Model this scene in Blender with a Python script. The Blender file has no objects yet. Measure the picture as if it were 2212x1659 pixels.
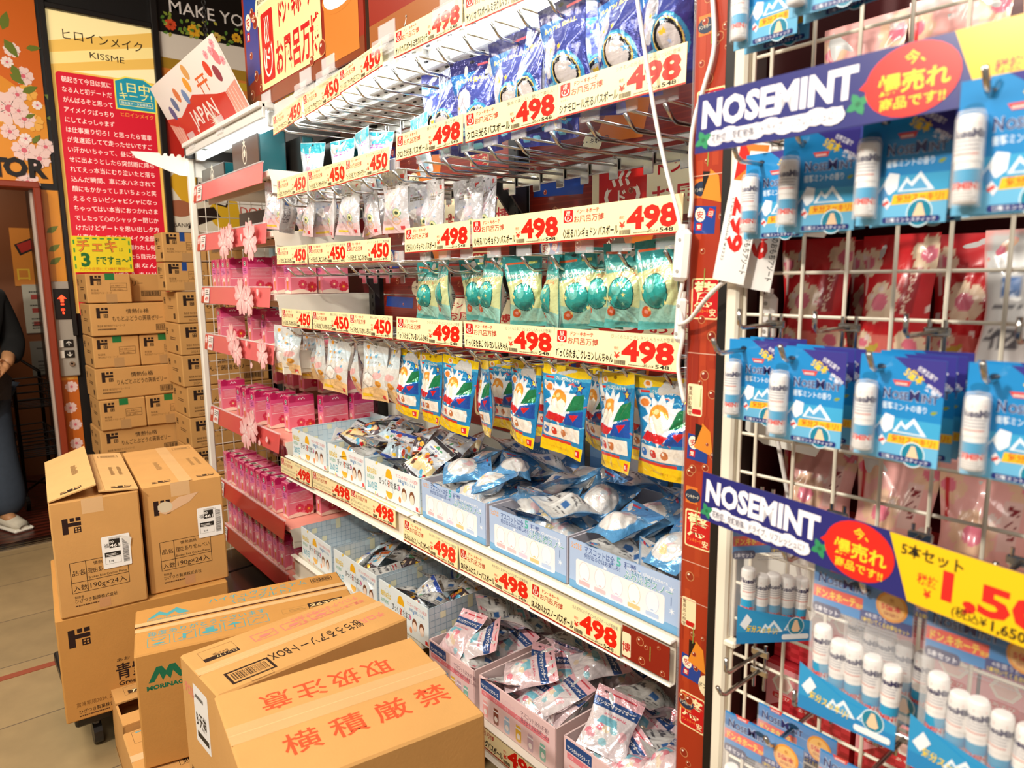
import bpy, math, random
import numpy as np
from mathutils import Matrix, Vector
from mathutils.geometry import tessellate_polygon

S = bpy.context.scene
COL = S.collection
PI = math.pi

# ------------------------------------------------------------------ camera
F_PX, HC = 1505.0, 1.45
YAW, PIT, ROL = math.radians(50.6), math.radians(8.6), math.radians(-0.6)
_f = np.array([-math.sin(YAW)*math.cos(PIT), math.cos(YAW)*math.cos(PIT), -math.sin(PIT)])
_r0 = np.array([math.cos(YAW), math.sin(YAW), 0.0]); _u0 = np.cross(_r0, _f)
_r = math.cos(ROL)*_r0 + math.sin(ROL)*_u0
_u = -math.sin(ROL)*_r0 + math.cos(ROL)*_u0
CAMP = np.array([0, 0, HC])
cd = bpy.data.cameras.new('camera'); cam = bpy.data.objects.new('camera', cd); COL.objects.link(cam)
cd.sensor_width = 36; cd.lens = 36*F_PX/2212; cd.clip_start = 0.02; cd.clip_end = 60
cam.matrix_world = Matrix(((_r[0], _u[0], -_f[0], 0), (_r[1], _u[1], -_f[1], 0), (_r[2], _u[2], -_f[2], HC), (0, 0, 0, 1)))
cd.dof.use_dof = True; cd.dof.focus_distance = 1.9; cd.dof.aperture_fstop = 5.0
S.camera = cam

# ------------------------------------------------------------------ exposure, world, large lights
S.view_settings.view_transform = 'Standard'; S.view_settings.look = 'None'
S.view_settings.exposure = 0.1; S.view_settings.gamma = 1; S.view_settings.use_curve_mapping = False
W = bpy.data.worlds.new('world'); S.world = W; W.use_nodes = True
W.node_tree.nodes['Background'].inputs[0].default_value = (1.0, 0.90, 0.78, 1)
W.node_tree.nodes['Background'].inputs[1].default_value = 0.29

def area(name, loc, tgt, sx, sy, power, col):
    l = bpy.data.lights.new(name, 'AREA'); l.shape = 'RECTANGLE'; l.size = sx; l.size_y = sy
    l.energy = power; l.color = col
    o = bpy.data.objects.new(name, l); COL.objects.link(o); o.location = loc
    o.rotation_euler = (Vector(tgt)-Vector(loc)).to_track_quat('-Z', 'Y').to_euler(); return o
area('ceiling_spot_light', (-0.9, -1.5, 3.0), (-2.0, 1.1, 0.9), 0.16, 0.16, 78, (1, 0.93, 0.82))
area('ceiling_panel_light', (0.9, -0.7, 3.05), (0.3, 0.9, 1.0), 1.2, 0.5, 34, (1, 0.93, 0.84))
area('ceiling_panel_light.001', (-2.9, -0.8, 3.1), (-2.9, 0.2, 0.4), 1.2, 0.6, 46, (1, 0.90, 0.74))
area('ceiling_panel_light.002', (-0.9, -0.6, 3.1), (-1.2, 0.3, 0.5), 1.2, 0.4, 24, (1, 0.93, 0.82))
area('lift_ceiling_light', (-5.6, 0.1, 2.36), (-5.75, .1, 0), .5, .5, 9, (1, .86, .66))
area('canopy_tube_light', (-1.2, 1.08, 2.03), (-1.2, 1.3, 1.2), 0.9, 0.03, 5, (0.93, 0.98, 1))
area('canopy_tube_light.001', (-2.15, 1.08, 2.03), (-2.15, 1.3, 1.2), 0.8, 0.03, 4, (0.93, 0.98, 1))

# ------------------------------------------------------------------ pixel -> point helpers
def ray(x, y): return (x-1106)/F_PX*_r - (y-829.5)/F_PX*_u + _f
def at(x, y, X=None, Y=None, Z=None):
    d = ray(x, y)
    t = (X/d[0]) if X is not None else (Y/d[1]) if Y is not None else ((Z-HC)/d[2])
    return CAMP + d*t

# ------------------------------------------------------------------ colours and materials
def hx(h):
    h = h.lstrip('#'); o = []
    for i in (0, 2, 4):
        c = int(h[i:i+2], 16)/255
        o.append(c/12.92 if c <= .04045 else ((c+.055)/1.055)**2.4)
    return tuple(o)
def mk(name): 
    m = bpy.data.materials.new(name); m.use_nodes = True
    return m, m.node_tree.nodes, m.node_tree.links, m.node_tree.nodes['Principled BSDF']
def attr_mat(name, rough=.5, metal=0, coat=0, bump=0, bscale=60, mottle=0, mscale=30, rnoise=0, spec=.5, sss=0):
    m, N, L, b = mk(name)
    a = N.new('ShaderNodeAttribute'); a.attribute_name = 'Col'
    out = a.outputs['Color']
    tc = N.new('ShaderNodeTexCoord')
    if mottle:
        n = N.new('ShaderNodeTexNoise'); n.inputs['Scale'].default_value = mscale; n.inputs['Detail'].default_value = 5
        L.new(tc.outputs['Object'], n.inputs['Vector'])
        r = N.new('ShaderNodeMapRange'); r.inputs[3].default_value = 1-mottle; r.inputs[4].default_value = 1+mottle
        L.new(n.outputs[0], r.inputs[0])
        mx = N.new('ShaderNodeVectorMath'); mx.operation = 'SCALE'
        L.new(out, mx.inputs[0]); L.new(r.outputs[0], mx.inputs['Scale']); out = mx.outputs[0]
    L.new(out, b.inputs['Base Color'])
    b.inputs['Roughness'].default_value = rough; b.inputs['Metallic'].default_value = metal
    b.inputs['Coat Weight'].default_value = coat; b.inputs['Coat Roughness'].default_value = .08
    b.inputs['Specular IOR Level'].default_value = spec
    if bump:
        n = N.new('ShaderNodeTexNoise'); n.inputs['Scale'].default_value = bscale; n.inputs['Detail'].default_value = 4
        L.new(tc.outputs['Object'], n.inputs['Vector'])
        bp = N.new('ShaderNodeBump'); bp.inputs['Strength'].default_value = bump; bp.inputs['Distance'].default_value = .01
        L.new(n.outputs[0], bp.inputs['Height']); L.new(bp.outputs[0], b.inputs['Normal'])
    return m
M = {
 'paper': attr_mat('printed_paper', .55, mottle=.03),
 'gloss': attr_mat('laminated_print', .3, coat=.35),
 'foil': attr_mat('printed_foil', .2, metal=.28, coat=.6, bump=.5, bscale=40),
 'card': attr_mat('corrugated_cardboard', .8, bump=.06, bscale=220, mottle=.07, mscale=14, spec=.25),
 'paint': attr_mat('painted_steel', .42, mottle=.02),
 'plastic': attr_mat('moulded_plastic', .35),
 'chrome': attr_mat('chromed_wire', .16, metal=1),
 'cloth': attr_mat('woven_cloth', .9, bump=.3, bscale=300, mottle=.12, mscale=40, spec=.2),
 'skin': attr_mat('skin', .5, mottle=.05),
 'leather': attr_mat('black_leather', .35, bump=.15, bscale=90),
}
def emis(name, col, s):
    m, N, L, b = mk(name); b.inputs['Base Color'].default_value = (*col, 1)
    b.inputs['Emission Color'].default_value = (*col, 1); b.inputs['Emission Strength'].default_value = s; return m
M['tube'] = emis('lit_tube', (0.95, 1, 1), 9)
M['led'] = emis('led_red', hx('ff3a1a'), 3)
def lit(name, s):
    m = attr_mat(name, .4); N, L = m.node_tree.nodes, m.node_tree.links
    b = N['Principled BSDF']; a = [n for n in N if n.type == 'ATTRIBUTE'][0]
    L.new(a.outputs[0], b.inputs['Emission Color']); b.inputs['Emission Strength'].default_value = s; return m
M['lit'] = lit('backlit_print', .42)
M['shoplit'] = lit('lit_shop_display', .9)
def clear(name, tint, mix, rough=.05):
    m, N, L, b = mk(name)
    b.inputs['Base Color'].default_value = (*tint, 1); b.inputs['Roughness'].default_value = rough
    t = N.new('ShaderNodeBsdfTransparent'); mx = N.new('ShaderNodeMixShader'); mx.inputs[0].default_value = mix
    lw = N.new('ShaderNodeLayerWeight'); lw.inputs[0].default_value = .35
    ad = N.new('ShaderNodeMath'); ad.operation = 'MULTIPLY_ADD'; ad.inputs[1].default_value = .5; ad.inputs[2].default_value = mix
    L.new(lw.outputs['Facing'], ad.inputs[0]); L.new(ad.outputs[0], mx.inputs[0])
    L.new(t.outputs[0], mx.inputs[1]); L.new(b.outputs[0], mx.inputs[2])
    L.new(mx.outputs[0], N['Material Output'].inputs['Surface']); return m
M['clear'] = clear('clear_film', (.95, .95, .97), .07)
M['acrylic'] = clear('clear_acrylic', (.9, .93, .95), .12)
# floor: grey-brown stone planks
m, N, L, b = mk('stone_plank_floor'); M['floor'] = m
tc = N.new('ShaderNodeTexCoord'); mp = N.new('ShaderNodeMapping'); mp.inputs['Rotation'].default_value[2] = PI/2
br = N.new('ShaderNodeTexBrick'); br.inputs['Scale'].default_value = 1
br.inputs['Brick Width'].default_value = 0.9; br.inputs['Row Height'].default_value = 0.45; br.inputs['Mortar Size'].default_value = .003
br.inputs['Color1'].default_value = (*hx('a68c62'), 1); br.inputs['Color2'].default_value = (*hx('96805a'), 1); br.inputs['Mortar'].default_value = (*hx('6b5a45'), 1)
nz = N.new('ShaderNodeTexNoise'); nz.inputs['Scale'].default_value = 9; nz.inputs['Detail'].default_value = 8
mr = N.new('ShaderNodeMapRange'); mr.inputs[3].default_value = .72; mr.inputs[4].default_value = 1.22
vm = N.new('ShaderNodeVectorMath'); vm.operation = 'SCALE'
L.new(tc.outputs['Object'], mp.inputs[0]); L.new(mp.outputs[0], br.inputs[0]); L.new(tc.outputs['Object'], nz.inputs[0])
L.new(nz.outputs[0], mr.inputs[0]); L.new(br.outputs[0], vm.inputs[0]); L.new(mr.outputs[0], vm.inputs['Scale']); L.new(vm.outputs[0], b.inputs['Base Color'])
b.inputs['Roughness'].default_value = .6
m, N, L, b = mk('dark_wood_floor'); M['wood'] = m
tc = N.new('ShaderNodeTexCoord'); wv = N.new('ShaderNodeTexWave'); wv.inputs['Scale'].default_value = 5; wv.inputs['Distortion'].default_value = 4
cr = N.new('ShaderNodeValToRGB'); cr.color_ramp.elements[0].color = (*hx('2a0c06'), 1); cr.color_ramp.elements[1].color = (*hx('5a2013'), 1)
L.new(tc.outputs['Object'], wv.inputs[0]); L.new(wv.outputs[0], cr.inputs[0]); L.new(cr.outputs[0], b.inputs['Base Color']); b.inputs['Roughness'].default_value = .3

# ------------------------------------------------------------------ mesh builder
class MB:
    def __init__(s): s.v = []; s.f = []; s.c = []
    def add(s, vs, fs, col):
        o = len(s.v); s.v.extend(vs); s.f.extend([tuple(i+o for i in f) for f in fs])
        if isinstance(col, list): s.c.extend(col)
        else: s.c.extend([col]*len(fs))
    def quad(s, a, b, c, d, col): s.add([a, b, c, d], [(0, 1, 2, 3)], col)
    def box(s, c, d, col, r=0, top=None):
        c = np.array(c, float); h = np.array(d, float)/2; r = min(r, *(h*.9))
        if r <= 0:
            vs = [tuple(c+h*np.array((x, y, z))) for x in (-1, 1) for y in (-1, 1) for z in (-1, 1)]
            fs = [(0, 1, 3, 2), (4, 6, 7, 5), (0, 4, 5, 1), (2, 3, 7, 6), (0, 2, 6, 4), (1, 5, 7, 3)]
            s.add(vs, fs, col); return
        idx = {}; vs = []
        for x in (-1, 1):
            for y in (-1, 1):
                for z in (-1, 1):
                    for a in range(3):
                        k = h-r; k[a] = h[a]; idx[(x, y, z, a)] = len(vs); vs.append(c+k*np.array((x, y, z)))
        fs = []
        for sg in (-1, 1):
            fs.append([idx[(sg, y, z, 0)] for y, z in ((-1, -1), (1, -1), (1, 1), (-1, 1))])
            fs.append([idx[(x, sg, z, 1)] for x, z in ((-1, -1), (1, -1), (1, 1), (-1, 1))])
            fs.append([idx[(x, y, sg, 2)] for x, y in ((-1, -1), (1, -1), (1, 1), (-1, 1))])
        for p in (-1, 1):
            for q in (-1, 1):
                fs.append([idx[(p, q, -1, 0)], idx[(p, q, 1, 0)], idx[(p, q, 1, 1)], idx[(p, q, -1, 1)]])
                fs.append([idx[(p, -1, q, 0)], idx[(p, 1, q, 0)], idx[(p, 1, q, 2)], idx[(p, -1, q, 2)]])
                fs.append([idx[(-1, p, q, 1)], idx[(1, p, q, 1)], idx[(1, p, q, 2)], idx[(-1, p, q, 2)]])
                for z in (-1, 1): fs.append([idx[(p, q, z, a)] for a in range(3)])
        g = []
        for f in fs:
            P = [vs[i] for i in f]; n = np.cross(P[1]-P[0], P[2]-P[0])
            g.append(tuple(f if n@(sum(P)/len(P)-c) > 0 else f[::-1]))
        s.add([tuple(v) for v in vs], g, col)
    def tube(s, pts, r, col, n=6, cap=True):
        P = [np.array(p, float) for p in pts]; rr = r if isinstance(r, (list, tuple)) else [r]*len(P)
        o = len(s.v); up = None; vs = []
        for i, p in enumerate(P):
            t = P[min(i+1, len(P)-1)]-P[max(i-1, 0)]; t = t/np.linalg.norm(t)
            if up is None:
                up = np.array((0, 0, 1.)) if abs(t[2]) < .9 else np.array((1., 0, 0))
            a = np.cross(t, up); a /= np.linalg.norm(a); b_ = np.cross(a, t); up = b_
            for k in range(n):
                w = 2*PI*k/n; vs.append(tuple(p+rr[i]*(math.cos(w)*a+math.sin(w)*b_)))
        fs = []
        for i in range(len(P)-1):
            for k in range(n):
                fs.append((i*n+k, i*n+(k+1) % n, (i+1)*n+(k+1) % n, (i+1)*n+k))
        if cap: fs.append(tuple(range(n))[::-1]); fs.append(tuple((len(P)-1)*n+k for k in range(n)))
        s.add(vs, fs, col)
    def lathe(s, prof, n, col, c=(0, 0, 0), cols=None):
        vs = []; fs = []; cc = []
        for r, z in prof:
            for k in range(n): vs.append((c[0]+r*math.cos(2*PI*k/n), c[1]+r*math.sin(2*PI*k/n), c[2]+z))
        for i in range(len(prof)-1):
            for k in range(n):
                fs.append((i*n+k, i*n+(k+1) % n, (i+1)*n+(k+1) % n, (i+1)*n+k)); cc.append(cols[i] if cols else col)
        s.add(vs, fs, cc)
    def art(s, A, Mx, dz=.00012):
        Mx = np.array(Mx)
        for V, T, col, ly in A.items:
            P = np.c_[V, np.full(len(V), ly*dz+.0002)]
            Q = P@Mx[:3, :3].T+Mx[:3, 3]
            s.add([tuple(q) for q in Q], T, col)
    def mesh(s, name, smooth=False):
        me = bpy.data.meshes.new(name); me.from_pydata(s.v, [], s.f)
        at_ = me.attributes.new('Col', 'FLOAT_COLOR', 'CORNER')
        cnt = [len(f) for f in s.f]
        a = np.ones((sum(cnt), 4), np.float32)
        if cnt: a[:, :3] = np.repeat(np.array(s.c, np.float32), cnt, axis=0)
        at_.data.foreach_set('color', a.ravel())
        if smooth: me.polygons.foreach_set('use_smooth', np.ones(len(s.f), bool))
        me.update(); return me

def tag(o, label=None, cat=None, group=None, kind=None):
    for k, v in (('label', label), ('category', cat), ('group', group), ('kind', kind)):
        if v: o[k] = v
    return o
def obj(name, data, mat=None, parent=None, loc=None, rot=None, smooth=False):
    if isinstance(data, MB): data = data.mesh(name, smooth)
    o = bpy.data.objects.new(name, data); COL.objects.link(o)
    if mat and data is not None and not data.materials: data.materials.append(M[mat] if isinstance(mat, str) else mat)
    if parent: o.parent = parent
    if loc is not None: o.location = loc
    if rot is not None: o.rotation_euler = rot
    return o
def thing(name, label, cat, loc=(0, 0, 0), rot=(0, 0, 0), group=None):
    return tag(obj(name, None, None, None, loc, rot), label, cat, group)
def dup(o, loc=None, rot=None, label=None, group=None, parent=None):
    c = o.copy(); COL.objects.link(c); c.parent = parent
    for ch in list(o.children): dup(ch, parent=c)
    if loc is not None: c.location = loc
    if rot is not None: c.rotation_euler = rot
    if label: c['label'] = label
    if group: c['group'] = group
    return c
ORD = ['first', 'second', 'third', 'fourth', 'fifth', 'sixth', 'seventh', 'eighth', 'ninth', 'tenth', 'eleventh', 'twelfth', 'thirteenth', 'fourteenth', 'fifteenth', 'sixteenth', 'seventeenth', 'eighteenth', 'nineteenth', 'twentieth']
FX = (PI/2, 0, 0)          # art plane facing -Y
EX = (PI/2, 0, PI/2)       # art plane facing +X

# ------------------------------------------------------------------ flat artwork
_tc = {}
def glyphs(s, bold):
    k = (s, bold)
    if k not in _tc:
        c = bpy.data.curves.new('lettering', 'FONT'); c.body = s; c.resolution_u = 2; c.offset = min(bold*.5, .026) if any(ord(q) > 0x3400 for q in s) else min(bold, .07)*.65; c.size = 1
        o = bpy.data.objects.new('lettering', c); me = o.to_mesh()
        V = np.array([v.co[:2] for v in me.vertices]).reshape(-1, 2); T = [tuple(p.vertices) for p in me.polygons]
        o.to_mesh_clear(); bpy.data.objects.remove(o); bpy.data.curves.remove(c)
        _tc[k] = (V, T)
    return _tc[k]
class Art:
    def __init__(s): s.items = []; s.bb = []
    def put(s, V, T, col):
        V = np.asarray(V, float)
        if not len(V): return s
        if isinstance(col, str): col = hx(col)
        lo, hi = V.min(0), V.max(0); ly = 0
        for (a, b, l) in s.bb:
            if l >= ly and a[0] < hi[0] and b[0] > lo[0] and a[1] < hi[1] and b[1] > lo[1]: ly = l+1
        s.bb.append((lo, hi, ly)); s.items.append((V, T, col, ly)); return s
    def rect(s, x, y, w, h, col): return s.put([(x, y), (x+w, y), (x+w, y+h), (x, y+h)], [(0, 1, 2, 3)], col)
    def rrect(s, x, y, w, h, r, col, n=4):
        P = []
        for cx, cy, a0 in ((x+w-r, y+r, -90), (x+w-r, y+h-r, 0), (x+r, y+h-r, 90), (x+r, y+r, 180)):
            for i in range(n+1):
                a = math.radians(a0+90*i/n); P.append((cx+r*math.cos(a), cy+r*math.sin(a)))
        return s.put(P, [tuple(range(len(P)))], col)
    def poly(s, P, col):
        T = tessellate_polygon([[Vector((p[0], p[1], 0)) for p in P]])
        out = []
        for t in T:
            a, b, c = (P[i] for i in t)
            out.append(tuple(t) if (b[0]-a[0])*(c[1]-a[1])-(b[1]-a[1])*(c[0]-a[0]) > 0 else tuple(t)[::-1])
        return s.put(P, out, col)
    def ell(s, x, y, rx, ry, col, n=16, rot=0):
        P = []
        for i in range(n):
            a = 2*PI*i/n; px, py = rx*math.cos(a), ry*math.sin(a)
            P.append((x+px*math.cos(rot)-py*math.sin(rot), y+px*math.sin(rot)+py*math.cos(rot)))
        return s.put(P, [tuple(range(n))], col)
    def ring(s, x, y, rx, ry, w, col, n=20):
        P = [(x+(rx-k)*math.cos(2*PI*i/n), y+(ry-k)*math.sin(2*PI*i/n)) for k in (0, w) for i in range(n)]
        return s.put(P, [(i, (i+1) % n, n+(i+1) % n, n+i) for i in range(n)], col)
    def frame(s, x, y, w, h, t, col):
        P = [(x, y), (x+w, y), (x+w, y+h), (x, y+h), (x+t, y+t), (x+w-t, y+t), (x+w-t, y+h-t), (x+t, y+h-t)]
        return s.put(P, [(0, 1, 5, 4), (1, 2, 6, 5), (2, 3, 7, 6), (3, 0, 4, 7)], col)
    def line(s, pts, w, col):
        V = []; T = []
        for i in range(len(pts)-1):
            a, b = np.array(pts[i], float), np.array(pts[i+1], float); d = b-a; L_ = np.linalg.norm(d)
            if L_ == 0: continue
            n = np.array((-d[1], d[0]))/L_*w/2; k = len(V); V += [a-n, b-n, b+n, a+n]; T.append((k, k+1, k+2, k+3))
        return s.put(V, T, col)
    def text(s, t, x, y, h, col, w=None, bold=0.0, al='l', rot=0):
        V, T = glyphs(t, bold)
        if not len(V): return s
        lo, hi = V.min(0), V.max(0); V = (V-(lo[0], 0))*h
        tw = (hi[0]-lo[0])*h
        if w: V = V*(w/tw, 1); tw = w
        V = V-((0 if al == 'l' else tw/2 if al == 'c' else tw), 0)
        if rot:
            c_, s_ = math.cos(rot), math.sin(rot); V = V@np.array(((c_, s_), (-s_, c_)))
        return s.put(V+(x, y), T, col)
    def vtext(s, t, x, y, h, col, bold=0.0, step=1.08):
        for i, ch in enumerate(t): s.text(ch, x, y-(i+.85)*h*step, h, col, bold=bold, al='c')
        return s
    def barcode(s, x, y, w, h, col, seed=1, n=22):
        r = random.Random(seed); k = x; V = []; T = []
        while k < x+w:
            b = w/n*r.choice((.35, .7, 1.1)); j = len(V); V += [(k, y), (k+b, y), (k+b, y+h), (k, y+h)]; T.append((j, j+1, j+2, j+3)); k += b+w/n*r.choice((.4, .7))
        return s.put(V, T, col)
    def lines(s, x, y, w, h, n, col, seed=0, t=.5, ragged=.25):
        """rows of dashes: unreadably small print"""
        r = random.Random(seed); V = []; T = []
        for i in range(n):
            yy = y+h-(i+1)*h/n; k = x; end = x+w*(1-ragged*r.random())
            while k < end:
                b = min(w*r.uniform(.02, .07), end-k); j = len(V); hh = h/n*t
                V += [(k, yy), (k+b, yy), (k+b, yy+hh), (k, yy+hh)]; T.append((j, j+1, j+2, j+3)); k += b+w*.012
        return s.put(V, T, col)
    def petals(s, x, y, r, col, cc=None, n=5, rot=0, notch=.14, slim=.42):
        V = []; T = []
        for i in range(n):
            a = rot+2*PI*i/n+PI/2; k = len(V); c_, s_ = math.cos(a), math.sin(a)
            pts = [(0, 0), (.35, -slim*.6), (.72, -slim), (.95, -slim*.55), (1-notch, 0), (.95, slim*.55), (.72, slim), (.35, slim*.6)]
            V += [(x+r*(p*c_-q*s_), y+r*(p*s_+q*c_)) for p, q in pts]; T += [(k, k+1, k+2, k+3), (k, k+3, k+4), (k, k+4, k+5), (k, k+5, k+6, k+7)]
        s.put(V, T, col)
        if cc:
            s.ell(x, y, r*.22, r*.22, cc, 10)
            for i in range(n*2): 
                a = rot+2*PI*i/n/2; s.ell(x+r*.38*math.cos(a), y+r*.38*math.sin(a), r*.035, r*.035, cc, 5)
        return s
    def star(s, x, y, r, col, n=5, k=.45, rot=PI/2):
        P = [(x+(r if i % 2 == 0 else r*k)*math.cos(rot+PI*i/n), y+(r if i % 2 == 0 else r*k)*math.sin(rot+PI*i/n)) for i in range(2*n)]
        return s.poly(P, col)
    def leaf(s, x, y, l, wd, a, col):
        c_, s_ = math.cos(a), math.sin(a)
        P = [(0, 0), (.3, wd), (.65, wd*.8), (1, 0), (.65, -wd*.8), (.3, -wd)]
        return s.put([(x+l*p*c_-l*q*s_, y+l*p*s_+l*q*c_) for p, q in P], [tuple(range(5, -1, -1))], col)
def fmat(face, w, d, h):
    """art plane (origin at lower left corner seen from outside) of a box centred in x,y, standing on z=0"""
    m = {'front': ((1, 0, 0), (0, 0, 1), (0, -1, 0), (-w/2, -d/2, 0)), 'back': ((-1, 0, 0), (0, 0, 1), (0, 1, 0), (w/2, d/2, 0)),
         'right': ((0, 1, 0), (0, 0, 1), (1, 0, 0), (w/2, -d/2, 0)), 'left': ((0, -1, 0), (0, 0, 1), (-1, 0, 0), (-w/2, d/2, 0)),
         'top': ((1, 0, 0), (0, 1, 0), (0, 0, 1), (-w/2, -d/2, h))}[face]
    x, y, z, o = m
    return np.array(((x[0], y[0], z[0], o[0]), (x[1], y[1], z[1], o[1]), (x[2], y[2], z[2], o[2]), (0, 0, 0, 1)), float)
IDM = np.eye(4)
def dologo(A, x, y, s, col='2a1a12'):
    R = lambda a, b, c, d: A.rect(x+a*s, y+b*s, c*s, d*s, col)
    A.poly([(x+p*s, y+q*s) for p, q in ((0, 0), (.31, 0), (.31, .46), (1, .46), (1, .7), (.31, .7), (.31, 1), (0, 1))], col)
    R(.42, .77, .23, .23); R(.74, .77, .26, .23); A.frame(x+.6*s, y+.02*s, .38*s, .36*s, .06*s, col); R(.76, .02, .06, .36); R(.6, .17, .38, .06)
    return A
def onsen(A, x, y, w, h):
    red, wh = 'c8201c', 'fff4e0'
    A.rrect(x, y, w, h, w*.08, red); A.ring(x+w*.5, y+h*.36, w*.38, h*.3, w*.08, wh, 18)
    A.rect(x+w*.2, y+h*.5, w*.6, h*.22, red)
    for k in (.36, .5, .64): A.line([(x+w*k, y+h*.55), (x+w*(k-.05), y+h*.68), (x+w*(k+.03), y+h*.8), (x+w*(k-.02), y+h*.92)], w*.06, wh)
    A.text('ド', x+w*.5, y+h*.22, h*.32, wh, bold=.03, al='c'); return A
def bubble(A, x, y, r):
    A.ell(x, y, r, r, 'c98a5a', 14); A.ell(x, y, r*.84, r*.84, '8e2a18', 14); A.ell(x-r*.3, y+r*.35, r*.28, r*.2, 'ffe9d0', 8, .5); return A
def kyotile(A, x, y, s):
    """red square tile with cream border, big character"""
    A.rrect(x, y, s, s*1.25, s*.08, 'f0d9a0'); A.rrect(x+s*.05, y+s*.05, s*.9, s*1.15, s*.07, 'c3161a')
    A.text('驚', x+s*.5, y+s*.45, s*.82, 'f6e6b0', bold=.035, al='c'); A.text('ドン.キホーテ', x+s*.12, y+s*.2, s*.14, 'f08a3a', bold=.02, w=s*.52)
    A.text('安', x+s*.78, y+s*.12, s*.25, 'f6e6b0', bold=.03, al='c'); return A
def anin(A, x, y, s):
    """blue tile with the two lucky characters"""
    A.poly([(x, y), (x+s*.9, y-s*.05), (x+s*.95, y+s*.9), (x+s*.03, y+s)], '1d3f8c')
    A.ell(x+s*.28, y+s*.66, s*.22, s*.26, 'f3ead0', 14, .3); A.text('安', x+s*.28, y+s*.54, s*.3, 'c3161a', bold=.03, al='c')
    A.poly([(x+s*.55, y+s*.62), (x+s*.78, y+s*.5), (x+s*.9, y+s*.78), (x+s*.68, y+s*.88)], 'c3161a'); A.text('印', x+s*.73, y+s*.58, s*.22, 'f3ead0', bold=.02, al='c')
    A.poly([(x+s*.1, y+s*.12), (x+s*.36, y+s*.1), (x+s*.38, y+s*.36), (x+s*.14, y+s*.38)], 'c3161a'); A.text('驚', x+s*.24, y+s*.16, s*.18, 'f3ead0', bold=.02, al='c'); return A

# ================================================================== SETTING
def structure(name, mb, mat, loc=None, rot=None): return tag(obj(name, mb, mat, None, loc, rot), kind='structure')
b = MB(); b.box((-1.4, 0.2, -0.05), (6.5, 5.2, 0.1), hx('887a66')); structure('floor', b, 'floor')
b = MB(); b.box((-3.2, -0.9, 0.001), (0.035, 3.0, .002), hx('96482e')); o = structure('trim_1', b, 'paint')
o.location = at(60, 1450, Z=0)*np.array((1, 0, 0))+np.array((3.2, 0, 0))
b = MB(); b.box((-2.2, 0.1, 3.45), (8.6, 5.2, 0.1), hx('5a4a40')); structure('ceiling', b, 'paint')
b = MB(); b.box((-1.5, 2.35, 1.7), (6.4, 0.1, 3.5), hx('6a5040')); structure('wall_right', b, 'paint')
XW = -4.65
# back wall around the lift opening (opening y -0.6..0.47, z 0..1.95)
DK = hx('14100e')
b = MB()
b.box((XW-.06, 1.45, 1.7), (.12, 1.92, 3.4), DK); b.box((XW-.06, -.05, 2.70), (.12, 1.10, 1.45), DK); b.box((XW-.06, -1.5, 1.7), (.12, 1.8, 3.4), DK)
structure('wall_back', b, 'paint')
b = MB(); b.box((-5.5, -.05, -.04), (1.7, 1.3, .08), hx('3a140c')); structure('floor_lift', b, 'wood')
b = MB(); br_ = hx('7a4420')
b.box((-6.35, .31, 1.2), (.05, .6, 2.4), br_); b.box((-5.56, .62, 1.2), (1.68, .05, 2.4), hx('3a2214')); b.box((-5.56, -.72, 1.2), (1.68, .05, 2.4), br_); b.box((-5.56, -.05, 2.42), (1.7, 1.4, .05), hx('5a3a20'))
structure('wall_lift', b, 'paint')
b = MB(); b.box((XW, .485, .98), (.16, .035, 1.96), hx('8a3216'), .006); b.box((XW, -.05, 1.97), (.16, 1.1, .035), hx('8a3216'), .006); b.box((XW-.01, .462, .98), (.05, .012, 1.94), hx('b9a89a'))
structure('trim_2', b, 'paint')
b = MB()
for i in range(4): b.box((XW-.05+.035*i, -.05, .004), (.014, 1.1, .008), hx('b8b0a6'))
structure('trim_3', b, 'chrome')
# orange blossom wall covering
A = Art(); A.rect(0, 0, 1.02, 3.05, 'e8952e')
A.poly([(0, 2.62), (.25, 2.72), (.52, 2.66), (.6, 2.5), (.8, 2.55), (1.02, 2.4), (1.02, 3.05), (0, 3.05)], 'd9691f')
def wallflowers(A, spots):
    for (px, py, r, c) in spots:
        p = at(px, py, X=XW); A.petals(p[1]+.45, p[2], r, c, 'e06a7a' if c != 'f5b350' else None, rot=px*.7, slim=.46)
def wallleaf(A, L_):
    for (px, py, l, a) in L_:
        p = at(px, py, X=XW); A.leaf(p[1]+.45, p[2], l, .22, a, '6d7a2a')
wallflowers(A, [(12, 250, .05, 'f5b350'), (60, 200, .045, 'f5b350'), (20, 235, .09, 'f6d3cc'), (72, 265, .05, 'f5b350'), (25, 108, .04, 'f7dcd4'), (50, 165, .05, 'f6d3cc'), (37, 205, .045, 'f6d3cc'), (52, 257, .055, 'f6d3cc'), (21, 285, .045, 'f6d3cc'), (52, 325, .06, 'f6d3cc'), (85, 343, .055, 'f6d3cc'), (55, 300, .03, 'fbe6de'), (15, 135, .03, 'fbe6de'), (80, 228, .025, 'fbe6de'), (98, 318, .045, 'f6d3cc'), (60, 395, .06, 'f6d3cc'), (40, 240, .04, 'f6d3cc')])
wallleaf(A, [(5, 65, .1, 1.3), (8, 85, .1, -1), (55, 105, .07, .2), (25, 140, .09, -1.2), (20, 160, .08, -.6), (48, 200, .08, .5), (95, 205, .08, -.4), (55, 255, .05, .5), (100, 255, .06, 0), (70, 310, .06, .9), (88, 460, .09, -1.2), (100, 490, .09, .3), (120, 465, .07, 0)])
A.text('OR', at(8, 375, X=XW)[1]+.45, at(8, 378, X=XW)[2], .13, '1c1512', bold=.12); A.text('T', at(-25, 372, X=XW)[1]+.45, at(-25, 378, X=XW)[2], .13, '1c1512', bold=.12)
src = MB(); src.art(A, IDM, .0004)
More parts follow.
